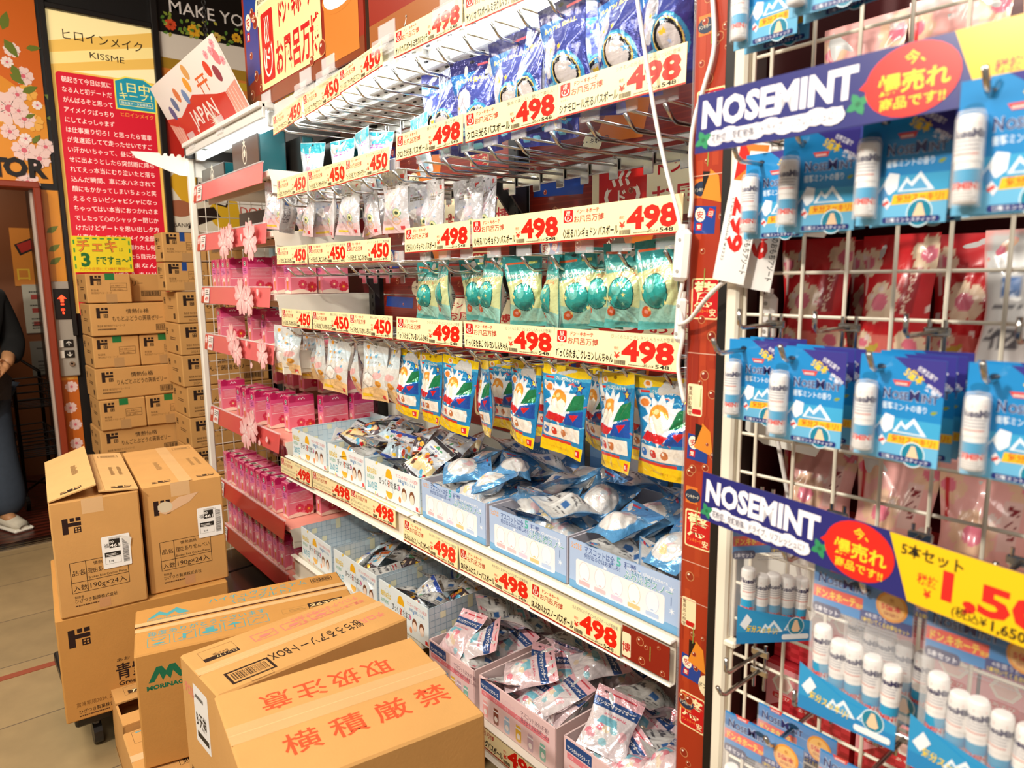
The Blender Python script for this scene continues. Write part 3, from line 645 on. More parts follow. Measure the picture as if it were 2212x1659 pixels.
# ================================================================== BATH FAIR GONDOLA (bays x -2.58..-1.68 and -1.68..-0.74)
YF, YB = 1.0, 1.40
WH = hx('ece7da'); GR = hx('c9c6bd'); BLK = hx('15120f')
XL0, XM, XR = -2.58, -1.66, -0.735
g = thing('gondola', 'white steel gondola with chrome hook rails, canopy and two shelves of bath ball bins', 'shop shelving', (0, 0, 0))
b = MB(); b.box(((XL0+XR)/2, YB+.04, 1.06), (XR-XL0, .04, 2.1), hx('d8d4c8'), .003); obj('back_panel', b, 'paint', g)
for x in (XL0+.01, XM, XR-.005):
    b = MB(); b.box((x, YB, 1.06), (.045, .05, 2.12), BLK, .003)
    for k in range(60): b.box((x+.008, YB-.026, .2+k*.032), (.006, .002, .016), hx('000000'))
    obj('upright', b, 'paint', g)
for k, (a, c) in enumerate(((XL0, XM), (XM, XR))):
    xm, w = (a+c)/2, c-a-.01
    for z in ((.785, .385) if k == 0 else (.785, .315)):
        b = MB(); b.box((xm, (YF+YB)/2+.01, z-.012), (w, YB-YF, .024), hx('efe9d8'), .003)
        for i in range(int(w/.018)): b.box((a+.02+i*.018, YF+.03, z+.0005), (.007, .02, .001), hx('3a3226'))
        s_ = obj('shelf', b, 'paint', g)
        b = MB(); b.box((xm, YF-.004, z-.045), (w, .006, .085), hx('e9e0cc'), .002); b.box((xm, YF-.012, z-.002), (w, .02, .006), hx('f2ecdf'), .002); b.box((xm, YF-.012, z-.088), (w, .018, .005), hx('f2ecdf'), .002); obj('price_rail', b, 'plastic', s_)
    b = MB(); b.box((xm, (YF+YB)/2+.025, 2.068), (w, YB-YF-.02, .03), hx('f4f3ee'), .004)
    for i in range(5): b.box((xm, YF+.09+i*.07, 2.05), (w, .02, .014), hx('e4e2dc'), .003)
    for i in range(int(w/.05)):
        for j in range(5): b.box((a+.04+i*.05, YF+.06+j*.07, 2.0515), (.012, .006, .004), hx('2a2826'))
    cn = obj('canopy', b, 'paint', g)
    b = MB(); b.tube([(a+.05, YF+.07, 2.026), (c-.05, YF+.07, 2.026)], .014, (1, 1, 1), 10); obj('light_tube', b, 'tube', cn)
    b = MB(); b.box((xm, YF+.026, 2.06), (w, .02, .045), hx('c8c8c4'), .004); b.box((xm, YF+.02, 2.038), (w, .02, .004), hx('e8e8e4'), .001); obj('canopy_rail', b, 'plastic', cn)
    for z in (1.985, 1.725, 1.475, 1.255):
        b = MB(); b.box((xm, 1.325, z), (w-.03, .014, .036), hx('d9d7d2'), .003); obj('hook_rail', b, 'chrome', g)
        for x in (a+.03, c-.03):
            b = MB(); b.add([(x-.004, 1.33, z-.018), (x-.004, YB, z-.1), (x-.004, YB, z+.04), (x-.004, 1.33, z+.018), (x+.004, 1.33, z-.018), (x+.004, YB, z-.1), (x+.004, YB, z+.04), (x+.004, 1.33, z+.018)], [(0, 1, 2, 3), (7, 6, 5, 4), (0, 4, 5, 1), (3, 2, 6, 7), (0, 3, 7, 4)], hx('3a3634')); obj('bracket', b, 'paint', g)
# fair posters on the back panel
def fair_art(w, h, sd, mode=0):
    A = Art(); A.rect(0, 0, w, h, '7c1f12'); r = random.Random(sd)
    for i in range(12): A.rect(0, h*i/12, w, h*.02, '8e2a18')
    if mode == 0:
        A.rect(w*.3, h*.08, w*.68, h*.86, 'f3e6bd'); onsen(A, w*.33, h*.14, w*.19, h*.72)
        A.text('ドン・キホーテ', w*.56, h*.62, h*.22, 'c3161a', w=w*.36, bold=.04); A.text('お風呂万博', w*.54, h*.2, h*.32, 'c3161a', w=w*.42, bold=.035)
        A.poly([(w*.02, h*.55), (w*.26, h*.5), (w*.27, h*.92), (w*.03, h*.95)], '1d3f8c')
    else:
        anin(A, w*.05, h*.45, h*.5); A.poly([(w*.3, h*.1), (w*.5, h*.05), (w*.55, h*.9), (w*.42, h*.9)], 'd9711f'); A.poly([(w*.33, h*.5), (w*.42, h*.98), (w*.46, h*.6)], '1a1412')
        A.ell(w*.3, h*.12, h*.2, h*.16, 'f3e6bd'); A.text('ドン・キホーテ', w*.23, h*.1, h*.1, '2a1a10', w=w*.14, bold=.02); A.text('ワクワク', w*.36, h*.62, h*.12, 'f3ead0', bold=.02, rot=.9)
        kyotile(A, w*.72, h*.1, h*.55)
    for i in range(9): bubble(A, r.uniform(.02, .98)*w, r.uniform(.08, .92)*h, r.uniform(.02, .07)*h)
    return A
pl = {0: 'cream lettering', 1: 'blue tiles'}
for k, (a, c) in enumerate(((XL0+.04, XM-.03), (XM+.03, XR-.03))):
    for j, (z0, z1, mode) in enumerate(((1.79, 1.97, 1), (1.585, 1.775, 0), (1.395, 1.58, 1), (1.29, 1.39, 0), (.95, 1.285, 1))):
        w, h = c-a, z1-z0
        flat('fair_poster', fair_art(w, h, 7*j+k, mode), 'gloss', w, h, (a, YB+.016, z0), FX, f'red poster with {pl[mode]}, {ORD[j]} from top on the {"left" if k == 0 else "right"} bay', 'poster', '7c1f12')

# ------------------------------------------------------------------ display hooks
def hook_proto(L_=.32, r=.0034):
    t = thing('display_hook', 'x', 'hook', (0, 0, 0))
    c = hx('d6d4cf')
    b = MB(); b.tube([(0, L_, 0), (0, .035, -.004), (0, .022, .002), (0, 0, .024)], r*1.15, c, 7); obj('product_bar', b, 'chrome', t, smooth=True)
    b = MB(); b.tube([(.0, L_-.004, -.03), (.0, L_-.004, .012), (.0, L_-.02, .028), (.0, .012, .03)], r*.85, c, 6); obj('label_bar', b, 'chrome', t, smooth=True)
    b = MB(); b.box((0, .006, .042), (.05, .004, .03), hx('e6eaec'), .001); obj('label_plate', b, 'clear', t)
    b = MB(); b.box((0, L_-.012, -.01), (.03, .004, .05), hx('d6d4cf'), .002); obj('mount', b, 'chrome', t)
    return t
hookP = hook_proto(); first = True
hrows = {'top': 1.985, 'second': 1.725, 'third': 1.475, 'fourth': 1.255}
for rn, z in hrows.items():
    for bi, (a, c) in enumerate(((XL0, XM), (XM, XR))):
        for i in range(9):
            x = a+.07+(c-a-.13)*i/8 + .008*math.sin(i*5+z*9)
            o = hookP if first else dup(hookP); first = False
            o.location = (x, YF+.005, z-.003)
            o['label'] = f'chrome display hook, {ORD[i]} from left on the {rn} rail, {"left" if bi == 0 else "right"} bay'
            o['group'] = 'chrome display hooks on the gondola rails'

# ------------------------------------------------------------------ price cards
CREAM = 'fbeab4'
def price_art(w, h, price, tax, line, sub='', top='', line2=None):
    A = Art(); A.rect(0, 0, w, h, CREAM); A.rect(0, 0, w, h*.045, 'b3201c')
    onsen(A, w*.025, h*.56, w*.09, h*.37); A.text('ドン・キホーテ', w*.15, h*.8, h*.14, 'c3301e', w=w*.2, bold=.05); A.text('お風呂万博', w*.125, h*.55, h*.22, 'b3301e', w=w*.27, bold=.03)
    if sub: A.text(sub, w*.03, h*.43, h*.085, '3a2a1a')
    if line2: A.text(line, w*.02, h*.3, h*.14, '1c1410', w=w*.48, bold=.01); A.text(line2, w*.02, h*.12, h*.13, '1c1410', w=w*.46, bold=.01)
    else: A.text(line, w*.02, h*.12, h*.29, '1c1410', w=w*.5, bold=.06)
    if top: A.text(top, w*.5, h*.82, h*.13, '3a4458', w=w*.47)
    A.text('税抜', w*.525, h*.5, h*.1, 'd8301e', bold=.02); A.text('¥', w*.525, h*.25, h*.24, 'd8301e', bold=.04, w=w*.05)
    A.text(price, w*.585, h*.22, h*.8, 'e2200f', w=w*.385, bold=.07)
    A.barcode(w*.53, h*.07, w*.09, h*.13, '4a3a2c'); A.lines(w*.64, h*.08, w*.13, h*.06, 1, '6a5a48', 3); A.text('(税込¥', w*.75, h*.08, h*.1, '2a2018', w=w*.08); A.text(tax, w*.84, h*.075, h*.15, '1c1410', w=w*.1, bold=.03); A.text(')', w*.95, h*.08, h*.11, '2a2018')
    return A
def price_row(z, a, c, n, txt, price, where, tilt=0, y=YF, red=False):
    """n cards end to end from x=a to x=c, bottom edge at z"""
    w = (c-a)/n-.003; h = .066; proto = None; last = None
    for i in range(n):
        tx = txt[i] if isinstance(txt, list) else txt
        if proto is None or tx is not last:
            A = price_art(w, h, price[0], price[1], *tx); b = MB(); b.box((w/2, h/2, -.0008), (w, h, .001), hx(CREAM)); b.art(A, IDM, .0001)
            proto = tag(obj('price_card', b, 'gloss'), 'x', 'price card', 'yellow price cards on the bath gondola'); o = proto; last = tx
        else: o = dup(proto)
        sg = 1 if i % 2 else -1
        o.location = (a+i*(c-a)/n, y-.006+.003*(i % 2), z+tilt*i/n); o.rotation_euler = (PI/2+.04*sg, -tilt/(c-a), .012*sg)
        o['label'] = f'yellow {price[0]} yen card, {["left", "middle", "right", "fourth"][i]} one {where}'
P498, P450 = ('498', '548'), ('450', '495')
price_row(2.022, -1.68, -.745, 3, ('サンリオバスボール ミラクルマッチ', '', ''), P498, 'along the top hooks of the right bay', -.012)
c1 = ('クロミ光るバスボール', 'サンタン', '集めて楽しい、飾って楽しい'); c2 = ('シナモロール光るバスボール', 'サンタン', 'シナモンの光るバスボールついに登場！')
price_row(1.764, -1.69, -.745, 3, [c1, c1, c2], P498, 'under the navy bags')
price_row(1.520, -1.66, -.745, 3, ('◇光るハンギョドン バスボール', '', ''), P498, 'above the teal bags', .004)
price_row(1.282, -1.72, -.745, 3, ('びっくらたまご クレヨンしんちゃん', 'バンダイ', 'びっくらたまご クレヨンしんちゃんが登場！'), P498, 'above the blue and yellow bags')
price_row(1.962, -2.535, -1.735, 3, ('びっくらたまご アナと雪の女王 マスコット', 'バンダイ', 'アナと雪の女王びっくらたまごに新登場'), P450, 'along the top hooks of the left bay', .055)
price_row(1.742, -2.535, -1.72, 3, ('びっくらたまご サンリオキャラクターズ', 'バンダイ', 'おでかけサンリオ人気キャラ'), P450, 'under the frosty teal topped bags')
price_row(1.508, -2.575, -1.73, 3, ('びっくらたまご ねこぶんせん', 'バンダイ', 'びっくらたまごに新登場'), P450, 'under the pale pastel bags', -.008)
price_row(1.283, -2.56, -1.735, 3, ('びっくらたまご ちいかわ ふろふろ', 'バンダイ', '湯船に浮かぶ、とっても可愛い'), P450, 'above the white and orange bags')
price_row(.706, -2.63, -1.735, 3, ('びっくらたまご ポケットモンスター', 'バンダイ', 'びっくらたまご ポケットモンスターに新登場', 'ポケモンフィギュアコレクション'), P498, 'on the rail under the white checked bins', .02, YF-.012)
price_row(.702, -1.70, -.86, 3, ('SRふわふわスノーバスボール', 'サンタン', '大人気白くまデザインのバスボールが新登場'), P498, 'on the rail under the light blue bins', 0, YF-.012)
price_row(.250, -1.40, -.80, 2, ('サンリオエッグバスボール', 'サンタン', 'サンリオキャラクターズのバスボール'), P498, 'on the rail under the pink bins', 0, YF-.012)
A = Art(); A.rect(0, 0, .115, .066, '8a2416'); A.rrect(-.0, .004, .022, .05, .004, 'f3e6bd'); A.text('博', .0, .015, .022, 'c3161a', bold=.03)
for (x, y, r_) in ((.045, .05, .009), (.06, .044, .005), (.05, .012, .008), (.1, .008, .006), (.09, .055, .004)): bubble(A, x, y, r_)
A.line([(.07, .02), (.07, .05)], .002, '8aa04a')
flat('rail_poster', A, 'gloss', .115, .066, (-.858, YF-.02, .708), FX, 'short red bubble poster piece ending the price rail under the light blue bins', 'poster', '8a2416', .001)

# ------------------------------------------------------------------ printed pouches
def raster(A, X, Y, base):
    C = np.tile(np.array(hx(base), np.float32), (X.size, 1)).reshape(*X.shape, 3)
    xs, ys = X[0], Y[:, 0]
    for V, T, col, ly in sorted(A.items, key=lambda t: t[3]):
        for f in T:
            P = V[list(f)]
            for k in range(1, len(f)-1):
                a, b_, c = P[0], P[k], P[k+1]
                x0, x1 = min(a[0], b_[0], c[0]), max(a[0], b_[0], c[0]); y0, y1 = min(a[1], b_[1], c[1]), max(a[1], b_[1], c[1])
                i0, i1 = np.searchsorted(xs, (x0, x1)); j0, j1 = np.searchsorted(ys, (y0, y1))
                if i1 <= i0 or j1 <= j0: continue
                xx, yy = X[j0:j1, i0:i1], Y[j0:j1, i0:i1]
                den = (b_[1]-c[1])*(a[0]-c[0])+(c[0]-b_[0])*(a[1]-c[1])
                if abs(den) < 1e-14: continue
                u = ((b_[1]-c[1])*(xx-c[0])+(c[0]-b_[0])*(yy-c[1]))/den; v = ((c[1]-a[1])*(xx-c[0])+(a[0]-c[0])*(yy-c[1]))/den
                C[j0:j1, i0:i1][(u >= -1e-6) & (v >= -1e-6) & (u+v <= 1+1e-6)] = col
    return C
def grid_mesh(name, P, C):
    nv, nu = P.shape[:2]; me = bpy.data.meshes.new(name)
    i = np.arange(nv*nu).reshape(nv, nu)
    F = np.stack([i[:-1, :-1], i[:-1, 1:], i[1:, 1:], i[1:, :-1]], -1).reshape(-1, 4)
    me.from_pydata(P.reshape(-1, 3).tolist(), [], F.tolist())
    a = me.attributes.new('Col', 'FLOAT_COLOR', 'POINT'); c4 = np.ones((nv*nu, 4), np.float32); c4[:, :3] = C.reshape(-1, 3); a.data.foreach_set('color', c4.ravel())
    me.polygons.foreach_set('use_smooth', np.ones(len(F), bool)); me.update(); return me
def back_art(w, h):
    A = Art(); A.rect(0, 0, w, h, 'd4d4d2'); A.rect(w*.46, h*.1, w*.1, h*.72, 'e6e6e4')
    A.lines(w*.06, h*.3, w*.36, h*.45, 18, '5a5a60', 5); A.lines(w*.6, h*.2, w*.34, h*.3, 10, '5a5a60', 8); A.lines(w*.06, h*.12, w*.36, h*.14, 5, 'b8474a', 4); A.rect(w*.62, h*.56, w*.2, h*.12, '3a6aa8'); A.lines(w*.6, h*.72, w*.34, h*.1, 3, '3a3a44', 2); return A
def pouch(name, A, w, h, base, bulge, seed, nu=44, nv=64, head=.86, mat='foil'):
    """hanging pouch with a round thing inside: front and back skins as one mesh, flat header strip as its part; origin at the hang hole"""
    r = np.random.RandomState(seed)
    def surf(u, v, side):
        env = np.clip(1-(2*np.abs(u))**2.4, 0, 1)**.8
        pv = np.exp(-((v-.40)/.26)**2)*np.clip(v/.07, 0, 1)*np.clip((head+.06-v)/.2, 0, 1)
        t = bulge*env*pv
        nar = 1-.16*np.exp(-((v-.45)/.3)**2)*(bulge/.05)
        for k in range(22):
            a = r.uniform(-1, 1)*1.2+(PI/2 if k % 3 else 0); px, py = r.uniform(-.5, .5), r.uniform(0, 1)
            d = (u-px)*math.sin(a)-(v-py)*math.cos(a); al = (u-px)*math.cos(a)+(v-py)*math.sin(a)
            t = t+r.uniform(-.006, .006)*np.exp(-(d/r.uniform(.02, .06))**2)*np.exp(-(al/.3)**2)*(np.clip(v/.06, 0, 1)*np.clip((1-v)/.15, .25, 1))*np.clip((.5-np.abs(u))/.06, 0, 1)
        bend = .008*np.sin(3*v+seed)+.006*np.sin(5*u+seed*2)
        tw = .05*math.sin(seed*1.7)*(1-v)
        x = u*w*nar + tw*.06; z = -(1-v)*h+.035*h
        y = bend*(1-v) + side*t*.5 + side*.0004 + tw*u*w*4*(1-v)
        return np.stack([x, y, z], -1)
    def piece(v0, v1, n, cols, side, A_):
        u, v = np.meshgrid(np.linspace(-.5, .5, cols), np.linspace(v0, v1, n))
        st = r.get_state(); 
        P = surf(u, v, side)
        X, Y = (u+.5)*w, v*h
        C = raster(A_, X, Y, base)
        if side > 0: P = P[:, ::-1]; C = C[:, ::-1]
        return P, C
    r.seed(seed); P, C = piece(0, head, int(nv*head), nu, -1, A)
    r.seed(seed); P2, C2 = piece(0, head, int(nv*head*.6), int(nu*.6), 1, back_art(w, h))
    me = grid_mesh(name, P, C); mb_ = grid_mesh(name, P2, C2)
    # join the two skins
    import bmesh
    bm = bmesh.new(); bm.from_mesh(me); bm.from_mesh(mb_); bm.to_mesh(me); bm.free(); bpy.data.meshes.remove(mb_)
    o = obj(name, me, mat)
    r.seed(seed); P3, C3 = piece(head, 1, max(4, int(nv*(1-head))), nu, -1, A)
    P3 = P3.copy(); hd = obj('header', grid_mesh('header', P3, C3), mat, o)
    r.seed(seed); P4, C4 = piece(head, 1, 4, 12, 1, back_art(w, h))
    obj('header', grid_mesh('header', P4, C4), mat, hd).name = 'header_back'
    return o

def A_navy(w, h, k):
    A = Art(); A.rect(0, 0, w, h, '3a3f8e'); A.poly([(0, h*.35), (w, h*.5), (w, h*.85), (0, h*.8)], '46509f'); A.poly([(0, h*.62), (w*.6, h*.86), (0, h*.86)], '2f74c4'); A.rect(0, h*.86, w, h*.14, '30306c')
    r = random.Random(k)
    A.ell(w*.3, h*.52, w*.2, h*.17, 'c9c6d2', 14); A.ell(w*.3, h*.42, w*.17, h*.1, 'd6d3dc', 14)
    A.ell(w*.66, h*.33, w*.24, h*.15, 'e0c46a', 18); A.ell(w*.66, h*.33, w*.22, h*.137, '17151c', 18); A.ell(w*.67, h*.325, w*.18, h*.105, 'd9cfcd', 16); A.ring(w*.66, h*.33, w*.29, h*.185, w*.045, '3f9ccc', 18)
    for i in range(12): A.star(r.uniform(.05, .95)*w, r.uniform(.05, .85)*h, w*r.uniform(.03, .08), r.choice(('f2c33a', 'f2c33a', 'b8c8f0', '6ab4e8')))
    A.text('BATH BALL', w*.12, h*.76, h*.055, 'e8d890', w=w*.72, bold=.05); A.lines(w*.05, h*.2, w*.36, h*.09, 2, '8fd0ea', 3, .8); A.rrect(w*.1, h*.05, w*.2, h*.06, h*.02, '7fc8e6'); A.rrect(w*.4, h*.05, w*.2, h*.06, h*.02, '7fc8e6'); A.ell(w*.5, h*.955, w*.06, h*.018, '14142a', 10); A.rect(w*.62, h*.9, w*.3, h*.025, 'd85a6a'); return A
def A_teal(w, h, k):
    A = Art(); A.rect(0, 0, w, h, '5fb8b4'); A.poly([(0, h*.2), (w, h*.12), (w, h*.74), (0, h*.66)], 'd4dca0'); A.poly([(0, h*.1), (w, h*.05), (w, h*.24), (0, h*.34)], '9ed2c4'); A.rect(0, h*.74, w, h*.26, '2f8e8e'); A.poly([(0, h*.64), (w, h*.72), (w, h*.78), (0, h*.78)], '63bab2')
    A.ell(w*.52, h*.42, w*.33, h*.2, '123c3c', 20); A.ell(w*.52, h*.42, w*.31, h*.188, '2fa39c', 20); A.ell(w*.44, h*.48, w*.14, h*.08, '6fc8be', 12, .4); A.ell(w*.55, h*.3, w*.2, h*.06, '258a86', 12)
    A.ell(w*.22, h*.2, w*.13, h*.06, 'd2582e', 12, .4); A.ell(w*.22, h*.2, w*.05, h*.026, 'e89a8a', 8)
    A.text('HANGYODON', w*.06, h*.69, h*.075, '1c5a5a', w=w*.86, bold=.1); A.text('HANGYODON', w*.06, h*.69, h*.075, 'f2f4ec', w=w*.86, bold=.03); A.text('バスボール', w*.42, h*.625, h*.05, 'e0622a', w=w*.42, bold=.05)
    A.rect(w*.06, h*.875, w*.5, h*.03, 'e2622e'); A.rrect(w*.66, h*.87, w*.24, h*.035, h*.015, 'd8e27a'); A.ell(w*.5, h*.955, w*.06, h*.02, '14302e', 10)
    r = random.Random(k)
    for i in range(8): A.star(r.uniform(.1, .9)*w, r.uniform(.1, .6)*h, w*.05, r.choice(('f0e08a', '8ed0b0')))
    return A
def A_shin(w, h, k):
    A = Art(); A.rect(0, 0, w, h, '1f86c0'); A.rect(0, 0, w, h*.13, 'f4cf12'); A.rect(0, h*.88, w, h*.12, 'f4cf12'); A.poly([(0, h*.84), (w*.3, h*.9), (w*.7, h*.87), (w, h*.9), (w, h*.86), (0, h*.8)], '4fb0da')
    r = random.Random(k)
    for i in range(16): 
        x, y = r.uniform(0, 1)*w, r.uniform(.34, .85)*h; A.line([(x, y), (x+w*.08, y+h*.02), (x+w*.14, y-h*.01)], w*.016, r.choice(('e8f4fa', '8ad0ec', 'e25a4a')))
    A.star(w*.44, h*.58, w*.36, 'eaf4fa', 12, .66); A.ell(w*.4, h*.6, w*.17, h*.13, 'f2a23a', 18, .2); A.poly([(w*.24, h*.6), (w*.32, h*.63), (w*.38, h*.59), (w*.46, h*.63), (w*.56, h*.59), (w*.54, h*.48), (w*.4, h*.46), (w*.27, h*.49)], 'fbf4e4'); A.ell(w*.36, h*.66, w*.05, h*.025, 'fbe0a0', 10, .4)
    A.poly([(w*.6, h*.5), (w*.95, h*.56), (w*.9, h*.72), (w*.7, h*.68)], '1d7a4a'); A.poly([(w*.55, h*.36), (w*.97, h*.36), (w*.95, h*.54), (w*.62, h*.48)], '1c4fa8'); A.poly([(w*.1, h*.38), (w*.5, h*.36), (w*.62, h*.44), (w*.2, h*.47)], 'd8242a'); A.poly([(w*.68, h*.47), (w*.88, h*.49), (w*.76, h*.4)], 'd8242a'); A.star(w*.8, h*.78, w*.11, '22408a', 5); A.star(w*.8, h*.78, w*.06, 'f2cf3a', 5)
    A.ell(w*.15, h*.74, w*.11, h*.055, 'f4f0ea', 14); A.ell(w*.15, h*.735, w*.08, h*.04, 'f08a3a', 12); A.rrect(w*.06, h*.83, w*.18, h*.03, h*.01, 'd8342a'); A.text('クレヨンしんちゃん', w*.27, h*.83, h*.045, 'f6f2e4', w=w*.5, bold=.03)
    A.rrect(w*.06, h*.18, w*.86, h*.15, h*.02, 'f6f2e8')
    for i in range(4): 
        x = w*(.14+.2*i); c = ('2f7ad0', 'd8342a', 'c87a4a', 'e8e4dc')[i]; A.ell(x, h*.25, w*.065, h*.045, c, 12); A.ell(x-w*.02, h*.265, w*.02, h*.014, 'f6f2e8', 8)
    A.rect(w*.02, h*.135, w*.7, h*.025, 'd8342a'); A.text('バンダイ', w*.25, h*.05, h*.03, 'e08a1a', w=w*.34); A.rect(w*.82, h*.03, w*.12, h*.07, 'd8242a'); A.text('B', w*.84, h*.045, h*.05, 'fff0e8', bold=.04)
    A.ell(w*.5, h*.95, w*.05, h*.02, '8a6a08', 10); A.ell(w*.22, h*.92, w*.07, h*.04, 'f6f2e8'); A.ell(w*.22, h*.925, w*.04, h*.025, 'f0902a'); return A
def A_pastel(w, h, k):
    A = Art(); A.rect(0, 0, w, h, 'd6d2d4'); A.rect(0, 0, w, h*.2, 'e2b4b8'); A.poly([(0, h*.16), (w*.3, h*.24), (w*.6, h*.18), (w, h*.25), (w, 0), (0, 0)], 'f0cccd')
    r = random.Random(k)
    for i in range(26): A.ell(r.uniform(.05, .95)*w, r.uniform(.22, .85)*h, w*.03, h*.016, r.choice(('e0a4ae', 'a8bcd6', 'e0c47e', 'b8a6cc')), 8)
    A.ell(w*.4, h*.46, w*.17, h*.1, 'f4e6da', 14); A.ell(w*.62, h*.5, w*.15, h*.08, 'f2d4d8', 14); A.ell(w*.3, h*.34, w*.12, h*.06, 'e8dcea', 14)
    A.ell(w*.72, h*.32, w*.12, h*.07, '8ab08a', 14); A.ell(w*.72, h*.32, w*.1, h*.06, 'e8e0a8', 14); A.ell(w*.72, h*.32, w*.05, h*.03, '4a5a40', 8); A.ring(w*.66, h*.2, w*.15, h*.07, w*.03, 'e6b890', 14)
    A.lines(w*.2, h*.7, w*.5, h*.08, 2, '8a7a6a', 2, .7); A.rect(w*.1, h*.06, w*.4, h*.04, 'f0cf4a'); A.rect(w*.76, h*.05, w*.12, h*.06, 'd8484a'); A.rect(w*.74, h*.86, w*.14, h*.06, 'd84a40'); A.ell(w*.5, h*.96, w*.05, h*.016, '6a6a6a', 10); return A
def A_chii(w, h, k):
    A = Art(); A.rect(0, 0, w, h, 'dedcd6'); A.poly([(0, 0), (w, 0), (w, h*.2), (w*.6, h*.26), (0, h*.18)], 'f2cd94'); A.poly([(0, h*.55), (w, h*.62), (w, h*.8), (0, h*.85)], 'd6e4ea')
    A.ell(w*.34, h*.36, w*.2, h*.13, '6a6058', 18); A.ell(w*.34, h*.36, w*.187, h*.121, 'f8f6f2', 18); A.ell(w*.7, h*.44, w*.19, h*.06, 'efb8b4', 14, .1); A.ell(w*.74, h*.3, w*.11, h*.06, 'ecaa4a', 14); A.ring(w*.74, h*.3, w*.08, h*.045, w*.02, 'd08a2a', 12)
    r = random.Random(k)
    for i in range(10): A.leaf(r.uniform(.1, .9)*w, r.uniform(.5, .85)*h, w*.1, .35, r.uniform(0, 6), r.choice(('7ab6d8', 'e8b070', 'bcd6e2', 'f0cf9a')))
    A.text('ふろたま', w*.3, h*.62, h*.06, '7a6a5a', w=w*.42); A.rrect(w*.06, h*.06, w*.34, h*.05, h*.01, 'f0c62a'); A.rect(w*.78, h*.04, w*.12, h*.07, 'd8484a'); A.ell(w*.2, h*.9, w*.06, h*.035, 'f0a03a'); A.ell(w*.5, h*.955, w*.05, h*.018, '7a7a7a', 10); return A
def A_frost(w, h, k):
    A = Art(); A.rect(0, 0, w, h, 'c8d6e2'); A.rect(0, h*.83, w, h*.17, '3fb4cc'); A.poly([(0, h*.83), (w*.2, h*.76), (w*.5, h*.85), (w*.8, h*.77), (w, h*.83)], '3fb4cc'); A.poly([(w*.3, h*.05), (w*.62, h*.1), (w*.56, h*.6), (w*.36, h*.55)], 'd7b6cf'); A.ell(w*.46, h*.6, w*.13, h*.08, 'ecd2c4', 12); A.poly([(w*.55, h*.1), (w*.9, h*.1), (w*.8, h*.6), (w*.62, h*.55)], '9cc8e0')
    A.lines(w*.15, h*.7, w*.7, h*.08, 2, 'b45aa8', k, .8, .1); r = random.Random(k)
    for i in range(10): A.star(r.uniform(.05, .95)*w, r.uniform(.05, .7)*h, w*.05, 'f6fafc', 6, .3)
    A.rect(w*.74, h*.05, w*.14, h*.06, 'd8484a'); A.ell(w*.5, h*.95, w*.05, h*.02, '1c3a44', 10); return A
def A_poke(w, h, k):
    r = random.Random(k); A = Art(); A.rect(0, 0, w, h, 'd2d8de'); c = ('2a4aa0', 'd86a2a', '3a3438', '2a4aa0')[k % 4]; A.rect(0, h*.9, w, h*.1, c); A.rect(0, 0, w, h*.08, c)
    A.poly([(0, h*.1), (w*.6, h*.2), (w, h*.1), (w, h*.45), (0, h*.5)], r.choice(('f0d8a0', 'bcd6e4', '4a4048')))
    for i in range(24): A.ell(r.uniform(.08, .92)*w, r.uniform(.12, .85)*h, w*r.uniform(.04, .13), h*r.uniform(.02, .07), r.choice(('f2c42a', 'e8a83a', '5ab0d8', 'e8e0d0', 'c8503a', '4a9a6a', '2e2a30', '3a3438', 'f0d8b0', '6a4a3a')), 9, r.random()*3)  # printed blobs; the near-black ones put dark foil reflections into the colour
    A.rect(w*.1, h*.7, w*.6, h*.1, 'f6f4ee'); A.text('ポケモン', w*.14, h*.72, h*.07, '2a4aa0', w=w*.5, bold=.05); A.lines(w*.1, h*.62, w*.7, h*.06, 2, '2a2a36', k); A.rect(w*.78, h*.1, w*.14, h*.08, 'd8242a'); return A
def A_sky(w, h, k):
    r = random.Random(k); A = Art(); A.rect(0, 0, w, h, '5c9ed2'); A.rect(0, h*.78, w, h*.22, '4a8cc8'); A.ell(w*.5, h*.4, w*.42, h*.3, 'e9e6e2', 20)
    for i in range(12): A.ell(w*.5+r.uniform(-.3, .3)*w, h*.4+r.uniform(-.2, .2)*h, w*r.uniform(.07, .13), h*r.uniform(.05, .09), r.choice(('f4f0ee', 'f0c8cc', 'f2dca4', 'cfe0ec', 'f6f4f2')), 10)
    A.text('ふわふわスノー', w*.3, h*.66, h*.07, 'e8f4f4', w=w*.62, bold=.05); A.rect(w*.08, h*.9, w*.3, h*.035, 'c83a4a'); A.text('シュワたま', w*.06, h*.8, h*.06, 'f0b83a', w=w*.26, bold=.04)
    for i in range(8): A.star(r.uniform(.05, .95)*w, r.uniform(.05, .95)*h, w*.03, 'e8f2f8', 6, .3)
    A.ell(w*.5, h*.95, w*.05, h*.02, '1c3a5a', 10); return A
